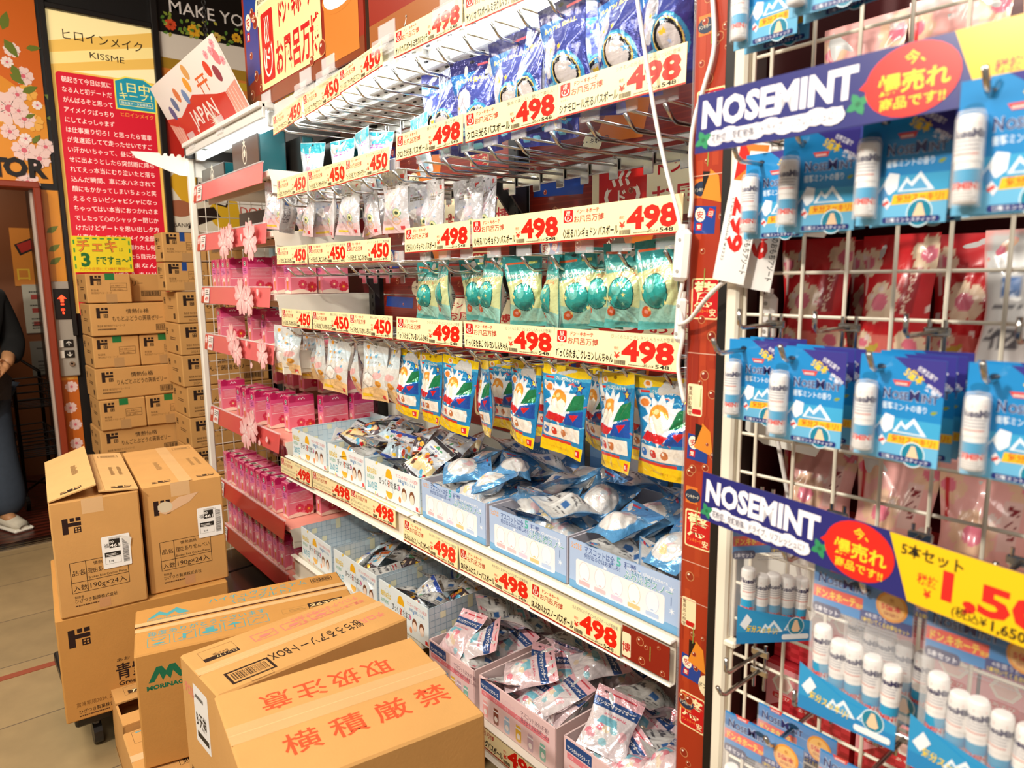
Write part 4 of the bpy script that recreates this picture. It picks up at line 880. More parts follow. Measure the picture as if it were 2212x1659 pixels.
def A_pinkb(w, h, k):
    r = random.Random(k); A = Art(); A.rect(0, 0, w, h, 'e8cfd2' if k % 2 else 'e6dde0'); A.rect(0, h*.82, w, h*.18, 'f0bcc4'); A.rect(0, h*.66, w, h*.16, '2f4f86'); A.text('サンリオキャラクターズ', w*.06, h*.71, h*.075, 'f4f0f0', w=w*.86, bold=.05); A.text('BATH BALL', w*.3, h*.575, h*.055, 'd8607a', w=w*.5, bold=.03)
    A.ell(w*.42, h*.34, w*.28, h*.19, 'f2ecec', 16); A.poly([(w*.18, h*.42), (w*.66, h*.42), (w*.6, h*.54), (w*.26, h*.54)], '7ec0d4')
    for i in range(8): A.ell(w*r.uniform(.1, .9), h*r.uniform(.08, .52), w*.09, h*.055, r.choice(('e88a9a', 'f2c0c6', '9ed0dc', 'f0dcc0', 'e8a8b4')), 10)
    A.rrect(w*.3, h*.91, w*.55, h*.03, h*.01, 'c83a4a'); A.ell(w*.2, h*.92, w*.045, h*.022, '4a3a44', 10); return A
DES = {}
def design(key, fn, w, h, base, bulge, n=2, label_cat='bath_ball_pouch', **k):
    DES[key] = []
    for i in range(n):
        o = pouch(label_cat, fn(w, h, 11+i*3), w, h, base, bulge*(1-.12*i), 3+i*7+len(DES)*5, **k); o['category'] = 'bath ball pouch'
        DES[key].append([o, False, w, h])
design('navy', A_navy, .134, .225, '3a3f8e', .075, 3, nu=120, nv=190)
design('teal', A_teal, .104, .165, '5fb8b4', .06, 3, nu=104, nv=160)
design('shin', A_shin, .142, .195, '1f86c0', .04, 3, nu=120, nv=164)
design('pastel', A_pastel, .125, .175, 'ece9ea', .045, 2, nu=90, nv=130)
design('chii', A_chii, .135, .185, 'ecebe6', .045, 2, nu=90, nv=130)
design('frost', A_frost, .115, .17, 'dde6ee', .04, 2)
design('poke', A_poke, .10, .135, 'e4e8ec', .045, 4, nu=60, nv=80)
design('sky', A_sky, .115, .135, '5c9ed2', .065, 3, nu=64, nv=80)
design('pinkb', A_pinkb, .115, .14, 'e8cfd2', .06, 4, nu=64, nv=80)
_dc = {}
def place(key, loc, rot, label, group, var=None):
    _dc[key] = _dc.get(key, -1)+1
    d = DES[key][(_dc[key] if var is None else var) % len(DES[key])]
    o = d[0] if not d[1] else dup(d[0]); d[1] = True
    o.location = loc; o.rotation_euler = rot; o['label'] = label; o['group'] = group; return o
def hang(key, spots, desc, where, group):
    """spots: pixel of the hang hole, distance plane, twist"""
    n = len(spots)
    for i, (px, py, Y, tw) in enumerate(spots):
        p = at(px, py, Y=Y); place(key, tuple(p), (.07*math.sin(i*3.7), .09*math.sin(i*2.3+1), tw), f'{desc}, {ORD[i]} from the left {where}', group)
hang('navy', [(948, 165, 1.20, .3), (972, 152, 1.08, -.15), (1020, 132, 1.07, .35), (1065, 125, 1.22, -.2), (1098, 85, 1.08, .1), (1150, 60, 1.08, -.25), (1170, 120, 1.24, .1), (1212, 8, 1.05, .05), (1236, 95, 1.22, -.2), (1286, 10, 1.12, .5), (1340, -40, 1.05, -.1), (1392, -30, 1.2, .2), (1440, -95, 1.04, .05)], 'navy starry bath ball pouch', 'on the top hooks', 'navy pouches on the top hooks')
hang('teal', [(926, 570, 1.10, .1), (958, 562, 1.06, -.3), (1022, 560, 1.10, .2), (1068, 556, 1.05, -.15), (1128, 556, 1.05, .35), (1150, 560, 1.2, -.2), (1196, 556, 1.05, -.5), (1240, 550, 1.05, .4), (1306, 540, 1.08, .05), (1350, 532, 1.045, .1), (1420, 522, 1.03, .02), (1440, 540, 1.2, .1)], 'teal and cream bath ball pouch', 'on the third hooks', 'teal pouches on the third hooks')
hang('shin', [(882, 760, 1.06, .1), (930, 768, 1.05, -.1), (960, 770, 1.18, .3), (995, 778, 1.04, .1), (1040, 782, 1.05, -.4), (1085, 782, 1.2, .1), (1135, 788, 1.06, -.15), (1180, 790, 1.2, .2), (1226, 797, 1.03, .05), (1290, 800, 1.18, -.2), (1330, 812, 1.03, -.3), (1385, 815, 1.15, .1), (1440, 822, 1.03, .15)], 'blue and yellow foil pouch', 'on the fourth hooks', 'blue and yellow pouches on the fourth hooks')
hang('pastel', [(600, 398, 1.05, .5), (622, 402, 1.04, -.9), (645, 408, 1.12, .4), (672, 405, 1.06, -.2), (700, 404, 1.1, .6), (722, 404, 1.06, -.5), (758, 392, 1.06, .05), (795, 396, 1.1, -.1), (820, 404, 1.2, .1), (850, 372, 1.04, .1), (905, 398, 1.12, .3), (940, 394, 1.08, -.2), (1010, 392, 1.16, .1), (1055, 385, 1.2, -.3)], 'pale pastel clear edged pouch', 'on the second hooks', 'pastel pouches on the second hooks')
hang('chii', [(622, 708, 1.04, .5), (676, 722, 1.14, .2), (690, 728, 1.05, -.2), (735, 735, 1.05, .15), (768, 738, 1.08, -.4), (812, 742, 1.04, .1), (850, 745, 1.06, -.2)], 'white and orange pouch', 'on the fourth hooks of the left bay', 'white and orange pouches on the fourth hooks')
hang('frost', [(676, 312, 1.08, .4), (740, 306, 1.10, .3), (782, 284, 1.10, -.1), (822, 288, 1.12, .3), (905, 254, 1.16, -.1)], 'frosty white teal topped pouch', 'on the left bay top hooks', 'frosty pouches on the left top hooks')

# ------------------------------------------------------------------ open display bins and what fills them
def bin_(name, label, x0, x1, y0, y1, z, h, out, ins, front, back=None, rz=0, check=None, group=None, side=None):
    w, d = x1-x0, y1-y0; th = .004
    t = thing(name, label, 'display bin', ((x0+x1)/2, (y0+y1)/2, z), (0, 0, rz), group)
    b = MB(); b.box((0, 0, .003), (w, d, .006), hx(ins))
    b.box((0, -d/2, h/2), (w, th, h), hx(out)); b.box((0, d/2, h/2+.01), (w, th, h+.02), hx(ins))
    for s_ in (-1, 1): b.box((s_*w/2, 0, h/2), (th, d, h), hx(ins))
    F = fmat('front', w, d+th, h); b.art(front, F)
    if check:
        for mt, ww in ((np.array(((0, 1, 0, -w/2+th/2), (1, 0, 0, -d/2), (0, 0, 1, 0), (0, 0, 0, 1))), d), (None, w)):
            A = Art(); r = random.Random(3)
            for i in range(int(ww/.02)): A.rect(i*.02, 0, .0012, h, check)
            for j in range(int(h/.02)+1): A.rect(0, j*.02, ww, .0012, check)
            for k_ in range(14): A.rect(.02*r.randrange(int(ww/.02)), .02*r.randrange(max(1, int(h/.02))), .02, .02, r.choice(('f0ecc8', 'd0e2ea')))
            if mt is not None: Mx = np.array(((0, 0, 1, -w/2+th/2), (1, 0, 0, -d/2), (0, 1, 0, 0), (0, 0, 0, 1)), float)
            else: Mx = np.array(((1, 0, 0, -w/2), (0, 0, -1, d/2-th/2), (0, 1, 0, 0), (0, 0, 0, 1)), float)
            b.art(A, Mx)
            if mt is not None: b.art(A, np.array(((0, 0, 1, w/2+th/2), (1, 0, 0, -d/2), (0, 1, 0, 0), (0, 0, 0, 1)), float))
    if side: b.art(side, fmat('right', w+th, d, h))
    obj('tray', b, 'gloss', t)
    if back:
        hh = back[1]; b = MB(); b.box((0, d/2+.004, h+hh/2-.02), (w*.98, .003, hh), hx('5b8ec4' if back[2] == 's' else '8fc0cc')); b.art(back[0], np.array(((1, 0, 0, -w*.49), (0, 0, -1, d/2+.002), (0, 1, 0, h-.02), (0, 0, 0, 1)), float)); obj('header_card', b, 'gloss', t)
    return t
def check_front(w, h):
    A = Art(); A.rect(0, 0, w, h, 'e6f0f2'); r = random.Random(8)
    for i in range(10): A.ell(r.uniform(0, w), r.uniform(0, h), .004, .005, r.choice(('7ea6d8', 'f0cf5a', 'e8909a', 'f2a05a')), 8)
    for i in range(14): A.ring(r.uniform(.01, w-.01), r.uniform(.01, h-.01), .01, .008, .0008, 'bcd6de', 10)
    A.text('毎月26日は', .012, h*.62, .02, 'e8c62a', w=.06, bold=.06); A.text('お風呂の', .012, h*.44, .014, '6ab08a', w=.045, bold=.03); A.text('26の日', .012, h*.14, .03, '6ab0c4', w=.06, bold=.06)
    A.ell(w*.47, h*.66, .02, .03, 'f0b41e', 14); A.rect(w*.47-.022, h*.38, .044, h*.28, 'e6f0f2'); A.ell(w*.47, h*.26, .02, .022, 'f0b41e', 14); A.rect(w*.47-.022, h*.26, .044, .02, 'e6f0f2')
    A.text('びっくら?たまご', w*.28, h*.42, .024, '4a4a4a', w=w*.38, bold=.01); A.text('?', w*.455, h*.4, .03, 'e0552a', bold=.06)
    A.text('マスコットが出てくる入浴剤！', w*.6, h*.8, .012, 'd8505a', w=w*.38, bold=.02); A.text('お風呂が楽しくなるよ', w*.64, h*.68, .011, '3a7ab0', w=w*.3, bold=.02)
    for k in (.74, .88): A.ell(w*k, h*.36, .014, .02, '7a4a30', 14); A.ell(w*k, h*.31, .0115, .015, 'f4dcc8', 14)
    A.rect(w*.94, h*.04, .012, .012, 'd8242a'); A.ell(w*.66, h*.5, .005, .007, 'd87aa0'); A.ell(w*.66, h*.16, .007, .01, 'f08a3a'); return A
def blue_front(w, h):
    A = Art(); A.rect(0, 0, w, h, 'a9c2e4'); A.rect(0, 0, w, h*.16, '6aa6d2'); A.rrect(.02, h*.1, w-.055, h*.54, .006, 'f2eef0')
    A.text('シュワたま', .006, h*.84, .016, 'e8a03a', w=.03, bold=.04); A.text('マスコットは全', .045, h*.84, .017, '3a5a98', w=.085, bold=.02); A.text('5', .135, h*.83, .026, '4ab0a8', bold=.05); A.text('種類', .155, h*.84, .016, '3a5a98', bold=.02); A.text('何が出るかはお楽しみ！', .045, h*.73, .012, '3a5a98', w=.1, bold=.01)
    A.text('sanrio characters', w*.56, h*.84, .011, 'eef4fa', w=.1); A.text('BATH BALL', w*.6, h*.77, .01, '3a8a9a', w=.06); A.text('ふわふわスノー', w*.53, h*.66, .02, 'f4fafa', w=.12, bold=.08); A.text('ふわふわスノー', w*.53, h*.66, .02, '4aa0a8', w=.12, bold=.01)
    for i, c in enumerate(('f2b8bc', 'f2c0c4', 'd8c8dc', 'f0c48a', 'b8ccea')):
        x = .045+i*(w-.1)/4.2; A.ell(x, h*.42, .016, .022, 'fbf9fa', 14); A.ring(x, h*.42, .016, .022, .0008, c, 14); A.poly([(x-.006, h*.26), (x+.006, h*.26), (x, h*.3)], c); A.rrect(x-.016, h*.14, .032, .009, .002, c)
    for (x, y) in ((w-.02, .8*h), (w-.018, .4*h), (w*.36, h*.68)): A.star(x, y, .008, 'e8f0fa', 6, .3)
    A.line([(w-.02, h*.5), (w-.02, h*.66)], .001, '4a6aa0'); return A
def blue_head(w, h):
    A = Art(); A.rect(0, 0, w, h, '4a7fba'); A.rect(0, h*.55, w, h*.45, '6f9fd0'); A.ell(w*.3, h*.75, .035, .035, 'f0c0c8', 14); A.ell(w*.62, h*.78, .03, .03, 'f2d8dc', 14); A.ell(w*.62, h*.5, .04, .03, 'f6f2f4', 14); A.text('せっけんの香り', w*.2, h*.36, .012, 'e8f0f8'); 
    for i in range(6): A.star(w*(.1+.16*i), h*(.2+.1*(i % 3)), .008, 'dce8f4', 6, .3)
    return A
def pink_front(w, h):
    A = Art(); A.rect(0, 0, w, h, 'eccac8'); A.rect(.01, h*.3+.03, w-.03, .014, 'e68088'); A.rrect(.006, h*.72, .08, .028, .003, '2f4f86'); A.text('サンリオキャラクターズ', .01, h*.77, .012, 'f4f0f0', w=.07, bold=.03); A.text('エッグバスボール', .095, h*.72, .018, 'e0b8c0', w=.05)
    A.text('マスコットは全6種類！', w*.58, h*.76, .015, '7a5a64', w=.1, bold=.01); A.text('何が出るかはお楽しみ♪', w*.58, h*.62, .015, '7a5a64', w=.1, bold=.01)
    for i, c in enumerate(('f0a8a4', '8a4a38', 'a8c4dc', 'e8b83a', 'c8a8b4', '8ac0ae')):
        x = .025+i*(w-.05)/5.4; A.rrect(x-.0105, h*.06, .021, .036, .006, c); A.rect(x-.009, h*.06+.036, .018, .008, c); A.rect(x-.0105, h*.06+.033, .021, .004, 'f4eef0'); A.ell(x, h*.06+.015, .007, .008, 'f6ece6', 8); A.text('バス', x-.01, h*.3+.034, .008, 'fbeef0')
    return A
def pink_head(w, h):
    A = Art(); A.rect(0, 0, w, h, '8cc2cc'); A.rrect(.02, h*.25, w-.05, h*.6, .01, 'a6d2d8'); A.text('入浴剤の中から', .02, h*.6, .016, '3a4a5a', w=.09, bold=.02); A.text('マスコットが出てくる！', .02, h*.36, .018, '3a4a5a', w=.12, bold=.02); A.ell(w*.75, h*.6, .03, .035, 'f0c8cc'); return A
CELL = {0: 'left', 1: 'centre', 2: 'right'}; RW = {0: 'front', 1: 'middle', 2: 'back'}
def fill(key, binname, desc, x0, x1, y0, y1, z, seed, nx=3, ny=3, hgt=.05, group='', skip=(), tier=''):
    r = random.Random(seed); cellx = {2: ['left', 'right'], 3: ['left', 'centre', 'right']}[nx]; celly = {2: ['front', 'back'], 3: ['front', 'middle', 'back'], 4: ['front', 'second', 'third', 'back']}[ny]
    W_, H_ = DES[key][0][2], DES[key][0][3]
    for j in range(ny):
        for i in range(nx):
            if (i, j) in skip: continue
            mx = min(.05, (x1-x0)/5)
            cx = x0+mx+(x1-x0-2*mx)*(i/(nx-1))+r.uniform(-.008, .008); cy = y0+.06+(y1-y0-.12)*(j/(ny-1))+r.uniform(-.01, .01)
            flip = r.random() < .38
            rx = -PI/2+r.uniform(.15, .75) if not flip else PI/2-r.uniform(.1, .6)
            e = (rx+0, r.uniform(-.45, .45), r.uniform(-.9, .9))
            R = Matrix.Rotation(e[2], 3, 'Z') @ Matrix.Rotation(e[1], 3, 'Y') @ Matrix.Rotation(e[0], 3, 'X')
            cz = z+hgt+.022*j/(ny-1)+r.uniform(0, .02)
            o = Vector((cx, cy, cz))-R @ Vector((0, 0, -H_*.5))
            look = 'back label up' if flip else 'printed side up'
            vs = DES[key][(_dc.get(key, -1)+1) % len(DES[key])][0].data.vertices
            a_ = np.empty(len(vs)*3, np.float32); vs.foreach_get('co', a_); a_ = a_.reshape(-1, 3)@np.array(R).T+np.array(o)
            lo, hi = a_.min(0), a_.max(0)
            for q, l_, h_ in ((0, x0+.006, x1-.006), (1, y0+.008, y1-.01)):
                if lo[q] < l_: o[q] += l_-lo[q]
                elif hi[q] > h_: o[q] -= hi[q]-h_
            if lo[2] < z+.008: o[2] += z+.008-lo[2]
            place(key, tuple(o), e, f'{desc}, {look}, {tier}{celly[j]} {cellx[i]} of {binname}', group or f'{desc}es in the bins')
YF2 = YF+.008
chx = [(-2.56, -2.25, 'the leftmost checked bin'), (-2.24, -1.975, 'the middle checked bin'), (-1.965, -1.65, 'the right checked bin')]
for i, (a, c, nm) in enumerate(chx):
    bin_('display_bin', f'white bin with blue check lining and egg print, {["leftmost of three", "middle of three", "right of three"][i]} on the upper shelf', a, c, YF2, 1.34, .787, .105, 'e6f0f2', 'd3e2e8', check_front(c-a, .105), None, (-.02, 0, .01)[i], '8fb4cc', 'white checked display bins')
    if i: fill('poke', ['the leftmost', 'the middle', 'the right'][i]+' upper checked bin', 'egg pouch', a, c, YF2, 1.32, .787, 90+i, 2, 3, .12, 'egg pouches in the bins', (), 'topmost ')
    fill('poke', ['the leftmost', 'the middle', 'the right'][i]+' upper checked bin', 'egg pouch', a, c, YF2, 1.34, .787, 20+i, 3, 3, .075 if i else .045, skip=((0, 0), (0, 1), (0, 2), (1, 0)) if i == 0 else ())
lowx = [(-2.525, -2.25), (-2.235, -1.925), (-1.905, -1.625)]
for i, (a, c) in enumerate(lowx):
    bin_('display_bin', f'white bin with blue check lining and egg print, {["leftmost of three", "middle of three", "right of three"][i]} on the lower shelf', a, c, YF2, 1.36, .387, .12, 'e6f0f2', 'c3d0d8', check_front(c-a, .12), None, (-.02, 0, .015)[i], '86a6bc', 'white checked display bins')
    fill('poke', ['the leftmost', 'the middle', 'the right'][i]+' lower checked bin', 'egg pouch', a, c, YF2, 1.36, .387, 30+i, 3, 3, .03 if i == 0 else .075, skip=((0, 0), (0, 1), (1, 0), (1, 1), (2, 0), (0, 2), (2, 1)) if i == 0 else ())
bx = [(-1.63, -1.335), (-1.318, -1.045), (-1.034, -.742)]
for i, (a, c) in enumerate(bx):
    bin_('display_bin', f'light blue bin of five mascots, {["leftmost of three", "middle of three", "right of three, beside the poster column"][i]}', a, c, YF2, 1.355, .787, .108, 'a9c2e4', 'c6c2cc', blue_front(c-a, .108), (blue_head((c-a)*.98, .16), .16, 's'), 0, None, 'light blue display bins')
    fill('sky', ['the leftmost light blue bin', 'the middle light blue bin', 'the right light blue bin'][i], 'sky blue pouch', a, c, YF2, 1.35, .787, 70+i, 2, 3, .125, 'sky blue pouches in the bins', (), 'topmost ')
    fill('sky', ['the leftmost light blue bin', 'the middle light blue bin', 'the right light blue bin'][i], 'sky blue pouch', a, c, YF2, 1.355, .787, 40+i, 3, 3, .07)
kx = [(-1.60, -1.385), (-1.36, -1.07), (-1.04, -.745)]
for i, (a, c) in enumerate(kx):
    y0 = YF2-.01
    bin_('display_bin', f'pale pink bin of mascot jars on the lower shelf, {["leftmost of three", "middle of three", "right of three"][i]}', a, c, y0, 1.355, .317, .112, 'eccac8', 'dcc2c0', pink_front(c-a, .112), (pink_head((c-a)*.98, .14), .14, 'k'), 0, None, 'pale pink display bins')
    fill('pinkb', ['the leftmost pink bin', 'the middle pink bin', 'the right pink bin'][i], 'pink pouch', a, c, y0, 1.3, .317, 80+i, 2, 2, .12, 'pink pouches in the bins', (), 'topmost ')
    fill('pinkb', ['the leftmost pink bin', 'the middle pink bin', 'the right pink bin'][i], 'pink pouch', a, c, y0, 1.355, .317, 50+i, 2 if i == 0 else 3, 3, .07)

# ================================================================== PINK SEASONAL SHELF UNIT (x -3.56..-2.62)
PX0, PX1 = -3.53, -2.615
g = thing('shelf_unit', 'white shelf unit with seven pink price rails stocked with pink drink boxes', 'shop shelving')
b = MB(); b.box(((PX0+PX1)/2, YB+.03, 1.0), (PX1-PX0, .04, 2.0), hx('5e1418'), .003); obj('back_panel', b, 'paint', g)
b = MB(); b.box((PX0+.01, YB, 1.0), (.045, .05, 2.0), WH, .003); obj('upright', b, 'paint', g)
RAILS = [1.81, 1.59, 1.35, 1.13, .78, .425, .20]
names7 = ['top', 'second', 'third', 'fourth', 'fifth', 'sixth', 'lowest']
PINKR = 'e47070'; PINKR_SHADED = 'c83c34'  # second tone: lowest pink rails with their shade put into the colour
for i, z in enumerate(RAILS):
    zt = z+.048
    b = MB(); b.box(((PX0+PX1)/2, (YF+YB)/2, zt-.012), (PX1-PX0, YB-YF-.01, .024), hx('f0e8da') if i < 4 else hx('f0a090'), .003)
    b.add([(PX1+.0015, YF+.01, zt-.055), (PX1+.0015, YB-.01, zt-.11), (PX1+.0015, YB-.01, zt-.001), (PX1+.0015, YF-.004, zt-.001)], [(0, 1, 2, 3)], hx('efe8d8'))
    b.box((PX1-.006, YB*.5+YF*.5, zt-.05), (.008, YB-YF-.02, .07), hx('efe8d8'), .002)
    for k in range(18): b.box((PX0+.1+k*.045, YF+.035, zt-.0255), (.006, .008, .003), hx('3a2a1a'))
    b.box(((PX0+PX1)/2, YF+.05, zt-.035), (PX1-PX0-.03, .008, .03), hx('d8c4a4'), .002)
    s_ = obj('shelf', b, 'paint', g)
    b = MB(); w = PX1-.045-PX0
    b.box((w/2, .038, 0), (w, .076, .004), hx(PINKR if i < 4 else 'da5a56' if i < 5 else PINKR_SHADED), .001); rl = obj('price_rail', b, 'gloss', s_, (PX0+.02, YF-.02, z), (PI/2-.12, 0, 0))
    b = MB(); b.box((w/2, .078, 0), (w, .006, .01), hx('f4dcd8'), .001); obj('rail_cover', b, 'clear', rl)
    A = Art(); A.rect(0, 0, .12, .066, 'f3e8e2'); A.rect(0, 0, .045, .066, 'c8503a'); A.petals(.02, .045, .018, 'f6d8d4'); A.text('さ', .047, .03, .016, 'c8503a', bold=.02); A.lines(.062, .036, .055, .026, 3, '4a3a34', i)
    pr = ['999', '1,999', '499', '499', '499', '499', '499'][i]; A.text(pr, .06, .008, .026, 'd8301e', w=.05, bold=.05)
    b = MB(); b.art(A, np.array(((1, 0, 0, .01), (0, 1, 0, .004), (0, 0, 1, .0055), (0, 0, 0, 1)))); obj('price_tag', b, 'paper', rl)
# blossom cutouts on the rails
def blossom():
    A = Art(); A.petals(0, 0, .075, 'f2b4b4', None, slim=.4, notch=.22); A.petals(0, 0, .05, 'f6c8c6', None, slim=.36, notch=.3)
    for k in range(5): a = PI/2+2*PI*k/5; A.ell(.016*math.cos(a), .016*math.sin(a), .004, .004, 'fff4f2', 6)
    b = MB(); b.art(A, IDM, .0004)
    V, T = A.items[0][0], A.items[0][1]; b.add([(x, y, -.0015) for x, y in V], [t[::-1] for t in T], hx('f0b0b0')); return tag(obj('blossom_cutout', b, 'paper'), 'x', 'paper blossom', 'pink paper blossoms on the rails')
bp, used = None, 0
BL = [(1, 482, 527, 1), (1, 497, 512, .8), (1, 543, 520, 1.1), (2, 520, 642, 1.1), (2, 537, 650, .9), (3, 500, 735, 1), (3, 513, 760, .9), (3, 570, 765, .85), (4, 530, 935, 1.05), (4, 545, 922, 1)]
cnt = {}
for (ri, px, py, sc) in BL:
    p = at(px, py, Y=YF-.035); o = bp and dup(bp) or blossom(); bp = bp or o
    k = cnt.get(ri, 0); cnt[ri] = k+1
    o.location = (p[0], YF-.034-.004*k, p[2]); o.rotation_euler = (PI/2, .3*k, 0); o.scale = (sc, sc, sc); o['label'] = f'pink paper cherry blossom, {ORD[k]} from the left on the {names7[ri]} pink price rail'
petal = None
for k, (px, py) in enumerate(((521, 513), (556, 632), (532, 742), (543, 790), (560, 957), (576, 950))):
    p = at(px, py, Y=YF-.03)
    if petal is None:
        A = Art(); A.poly([(0, -.016), (.011, -.004), (.01, .012), (.003, .016), (0, .011), (-.003, .016), (-.01, .012), (-.011, -.004)], 'f6c4c4'); b = MB(); b.art(A, IDM); b.box((0, 0, -.0004), (.008, .016, .001), hx('f0b4b4')); petal = o = tag(obj('petal_cutout', b, 'paper'), 'x', 'paper petal', 'loose paper petals on the rails')
    else: o = dup(petal)
    o.location = tuple(p); o.rotation_euler = (PI/2, .2*k, 0); o['label'] = ['single paper petal between the blossoms on the second pink rail', 'single paper petal right of the blossoms on the third pink rail', 'upper loose paper petal on the fourth pink rail', 'lower loose paper petal on the fourth pink rail', 'left loose paper petal near the end of the fifth pink rail', 'right loose paper petal near the end of the fifth pink rail'][k]
# pink drink boxes
def drink_box():
    w, d, h = .052, .112, .15
    t = None
    b = MB(); b.box((0, 0, h/2), (w, d, h), hx('ee7f96'), .0015)
    A = Art(); A.rect(.001, .001, w-.002, h-.002, 'ee8aa0'); A.rect(.001, h*.72, w-.002, h*.27, 'c82464'); A.poly([(.001, h*.5), (w-.001, h*.56), (w-.001, h*.74), (.001, h*.74)], 'dd6aa6')
    A.ell(w*.5, h*.83, .011, .011, 'f4efe8', 14); A.ell(w*.5, h*.83, .009, .009, '1e5a42', 12); A.star(w*.5, h*.83, .006, 'e8f0e8', 5)
    A.lines(.01, h*.58, w-.02, .02, 3, '7a2a5a', 2, .4); A.poly([(w*.35, h*.36), (w*.65, h*.36), (w*.58, h*.1), (w*.42, h*.1)], 'e0813a'); A.ell(w*.5, h*.38, w*.19, h*.06, 'f6e6d8', 12); A.poly([(.001, .001), (w-.001, .001), (w-.001, h*.06), (w*.5, h*.1), (.001, h*.07)], 'f4e2cc')
    for (x, y) in ((.01, .05), (.042, .07), (.012, .085)): A.ell(x, y, .003, .004, 'f8d4dc', 6)
    b.art(A, fmat('front', w, d, h))
    A = Art(); A.rect(.001, .001, d-.002, h-.002, 'ec7c90'); A.rect(.001, h*.8, d-.002, h*.19, 'cc2f6a'); A.petals(d*.15, h*.92, .018, 'b81e5a', slim=.46); A.poly([(.001, h*.66), (d-.001, h*.74), (d-.001, h*.82), (.001, h*.82)], 'de5488')
    for k in range(5): A.ell(d*.4+.006*k, h*.9+.004*(k % 2), .003, .003, 'f6e4ea', 6)
    A.lines(d*.12, h*.48, d*.76, h*.22, 6, 'f6bcc8', 4, .35); A.rect(d*.04, h*.42, d*.92, .002, 'fbe8ea'); A.rect(d*.04, h*.7, d*.92, .0015, 'fbe8ea')
    A.poly([(.001, .001), (d-.001, .001), (d-.001, h*.1), (d*.7, h*.06), (d*.4, h*.13), (.001, h*.08)], 'f6e0cc'); A.petals(d*.45, h*.24, .02, 'd8385a', 'f6d0a0', slim=.46); A.petals(d*.8, h*.17, .022, 'd0283e', 'f6b03a', slim=.46)
    b.art(A, fmat('right', w, d, h)); b.art(A, fmat('left', w, d, h))
    A = Art(); A.rect(.001, .001, w-.002, d-.002, 'e878a0'); A.rect(w*.1, d*.15, w*.8, d*.3, 'e9e4d8'); A.barcode(w*.2, d*.2, w*.6, d*.18, '3a342c'); A.petals(w*.5, d*.75, .014, 'c82a5a'); b.art(A, fmat('top', w, d, h))
    return tag(obj('drink_box', b, 'gloss'), 'x', 'drink box', 'pink drink boxes on the seasonal shelf')
db = None
DB = {2: [[(-3.42, 0), (-3.35, 0), (-3.285, 0), (-3.215, 0), (-3.0, 0), (-2.80, .05), (-2.70, .06), (-2.665, .18)]],
      3: [[(-3.40, 0), (-3.10, .04), (-2.88, .02), (-2.70, .2)]],
      4: [[(-3.46, 0), (-3.20, 0), (-3.12, 0), (-3.02, 0), (-2.91, .03), (-2.79, .06), (-2.70, .17), (-2.665, .29)], [(-3.16, .16), (-3.03, .16), (-2.97, .16), (-2.86, .16), (-2.76, .2), (-2.69, .28)]],
      5: [[(-3.46, 0), (-3.39, .01), (-3.29, 0), (-3.23, 0), (-3.15, 0), (-3.09, 0), (-3.01, .0), (-2.94, 0), (-2.86, .01), (-2.76, .02), (-2.70, .14), (-2.665, .27)], [(-3.30, .16), (-3.22, .16), (-3.12, .16), (-3.03, .15), (-2.93, .15), (-2.83, .16), (-2.71, .27)]],
      6: [[(-3.44, 0), (-3.37, 0), (-3.30, 0), (-3.22, 0), (-3.15, 0), (-3.07, 0), (-3.0, 0), (-2.92, 0), (-2.85, 0), (-2.78, 0), (-2.70, .02)]]}
for ri, tiers in DB.items():
    for ti, row in enumerate(tiers):
        for k, (x, dy) in enumerate(row):
            o = dup(db) if db else drink_box(); db = db or o
            o.location = (x, YF+.075+dy, RAILS[ri]+.05+ti*.151); o.rotation_euler = (0, 0, .06*math.sin(k*3+ri))
            o['label'] = f'pink drink box, {ORD[k]} from left{", upper tier" if ti else ", bottom tier" if len(tiers) > 1 else ""} on the {names7[ri]} pink shelf'
# dark paper carriers on the top shelf
def carrier(x0, z0, x1, z1, y, label, d=.11, white=True):
    w, h = x1-x0, z1-z0
    b = MB(); b.box((0, 0, h/2), (w, d, h), hx('1b1714'), .002); b.box((w/2-.002, 0, h/2), (.006, d-.01, h-.004), hx('0c474d')); b.box((0, 0, h-.001), (w-.01, d-.01, .004), hx('0e3a3c'))
    A = Art(); cx, cy = w*.48, h*.55
    if white:
        q = 1.5
        A.ell(cx, cy, .017*q, .026*q, 'd8d2c0', 18); A.ell(cx, cy, .014*q, .022*q, '1b1714', 16); A.ell(cx, cy+.004*q, .006*q, .012*q, 'd8d2c0', 10); A.star(cx, cy+.028*q, .012*q, 'd8d2c0', 5)
        for sg in (-1, 1): A.line([(cx+sg*.01*q, cy-.012*q), (cx+sg*.011*q, cy+.002*q), (cx+sg*.004*q, cy+.01*q)], .003*q, 'd8d2c0')
        b.art(A, fmat('front', w, d, h))
    o = tag(obj('paper_carrier', b, 'gloss', None, ((x0+x1)/2, y+d/2, z0)), label, 'paper bag', 'dark paper carriers on the top pink shelf')
    b = MB(); b.box((w/2+.0025, 0, h/2), (.002, d-.012, h-.01), hx('0d4e55')); obj('gusset', b, 'gloss', o)['label'] = 'teal side gusset'
    return o
zt = RAILS[0]+.05
carrier(-3.53, zt, -3.21, 1.965, 1.03, 'small dark paper carrier with white emblem at the left end of the top pink shelf')
carrier(-3.06, zt, -2.76, 2.03, 1.02, 'larger dark paper carrier with white emblem above the right end of the top pink rail')
